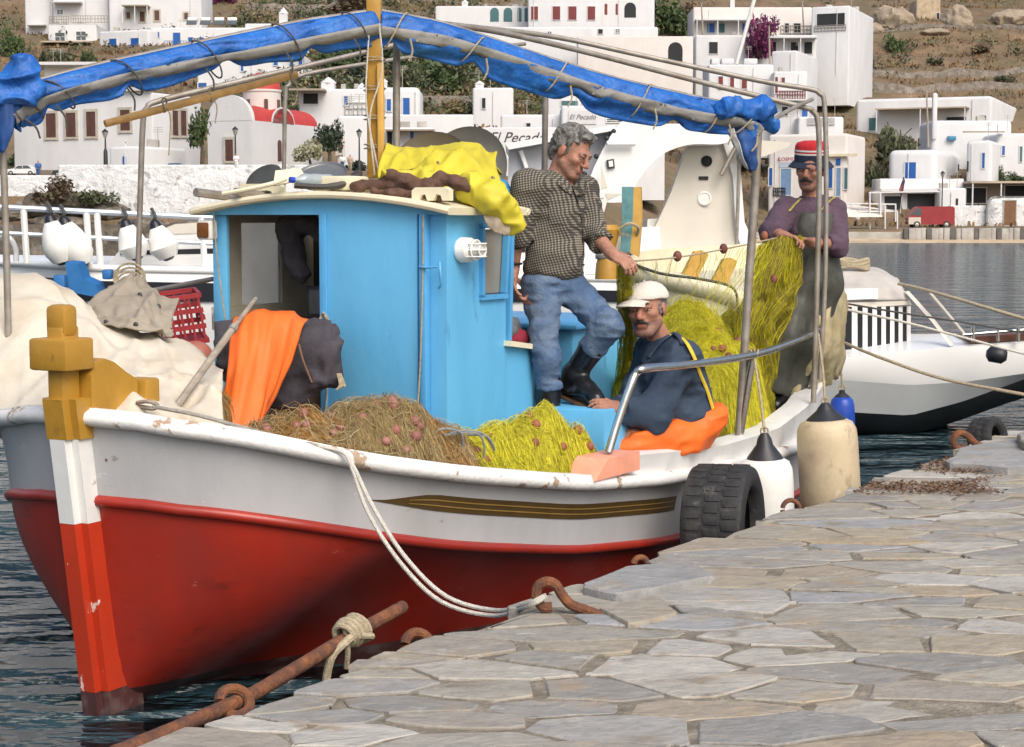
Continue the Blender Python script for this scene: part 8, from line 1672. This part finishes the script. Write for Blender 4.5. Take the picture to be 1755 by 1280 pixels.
# striped screen: each slat is built
A0, A1 = (1455, 534, 606), (1560, 524, 598)
for i in range(14):
    f0, f1 = i/14, (i+1)/14; w0 = 1 - (1 - f0)**1.0; x0_, x1_ = 1448 + 113*(f0**.85), 1448 + 113*(f1**.85); 
    yt0, yt1 = 526 - 1*f0, 526 - 1*f1; yb0, yb1 = 612 - 13*f0, 612 - 13*f1
    g = G(); g.prism([PX(x0_, yb0, 16.0 + .35*f0), PX(x1_, yb1, 16.0 + .35*f1), PX(x1_, yt1, 16.0 + .35*f1), PX(x0_, yt0, 16.0 + .35*f0)], (0, .04, 0)); g.build('screen_stripe', [navy_s, mat('stripe_white', (.74, .70, .68), .7)][i % 2], mb, 0)
g = G(); g.prism([PX(1425, 520, 16), PX(1560, 515, 16.3), PX(1562, 522, 16.3), PX(1425, 530, 16)], (0, 1.2, 0)); g.build('screen_rail', gel_c, mb, 0)
P = pxsheet([[(1420, 520, 16.2), (1460, 518, 16.15), (1510, 516, 16.2), (1556, 515, 16.3)], [(1420, 490, 16.3), (1460, 490, 16.25), (1510, 490, 16.3), (1545, 495, 16.4)], [(1425, 464, 16.7), (1460, 464, 16.65), (1500, 470, 16.7), (1535, 484, 16.75)], [(1430, 462, 17.3), (1460, 462, 17.3), (1500, 468, 17.3), (1535, 482, 17.3)]], 6, .02, 3, 8); g = G(); g.sheet(P, .02); g.build('cockpit_cover', mat('cover_grey', (.46, .43, .39), .8, .12, 3, bump=.3, bscale=8), mb, 180)
g = G(); g.prism([PX(1446, 514, 16.08), PX(1505, 512, 16.12), PX(1504, 494, 16.14), PX(1448, 495, 16.1)], (0, .02, 0)); g.build('cover_window', gel, mb, 0)
g = G()
for j in range(4): g.tube([PX(1455, 458, 16.6) + np.array([.18*math.cos(a), .1*math.sin(a), .02*j + .015*math.sin(3*a+j)]) for a in np.linspace(0, 6.28, 22)], .022, 6)
g.build('rope_coil', rope_b, mb)
g = G(); g.prism([PX(1660, 578, 15.95), PX(1900, 562, 16.1), PX(1900, 574, 16.1), PX(1664, 588, 15.95)], (0, .5, 0)); g.build('bow_planking', mat('mahogany', (.14, .045, .025), .5, .25, 6), mb, 0)
g = G(); g.tube([PX(1650, 574, 15.9), PX(1720, 568, 15.9), PX(1900, 555, 16)], .018, 8)
for x in (1668, 1710, 1745, 1790): g.tube([PX(x, 585, 15.9), PX(x, 560, 15.9)], .02, 8)
g.build('bow_rail', steel, mb, 50)
g = G(); g.lathe(PX(1708, 608, 15.5), (.9, -.35, -.1), [(.03, -.09), (.07, -.06), (.075, .05), (.04, .09)], 14); g.build('bow_roller', black_p, mb, 50)
g = G(); g.tube([PX(1555, 500, 16.3), PX(1600, 550, 16.0), PX(1632, 592, 15.9)], .03, 6, flat=.4); g.build('strap', gel_c, mb); g = G(); g.tube([PX(1592, 500, 16), PX(1630, 545, 15.9), PX(1652, 572, 15.9)], .016, 6); g.build('bow_line', rope_w, mb)
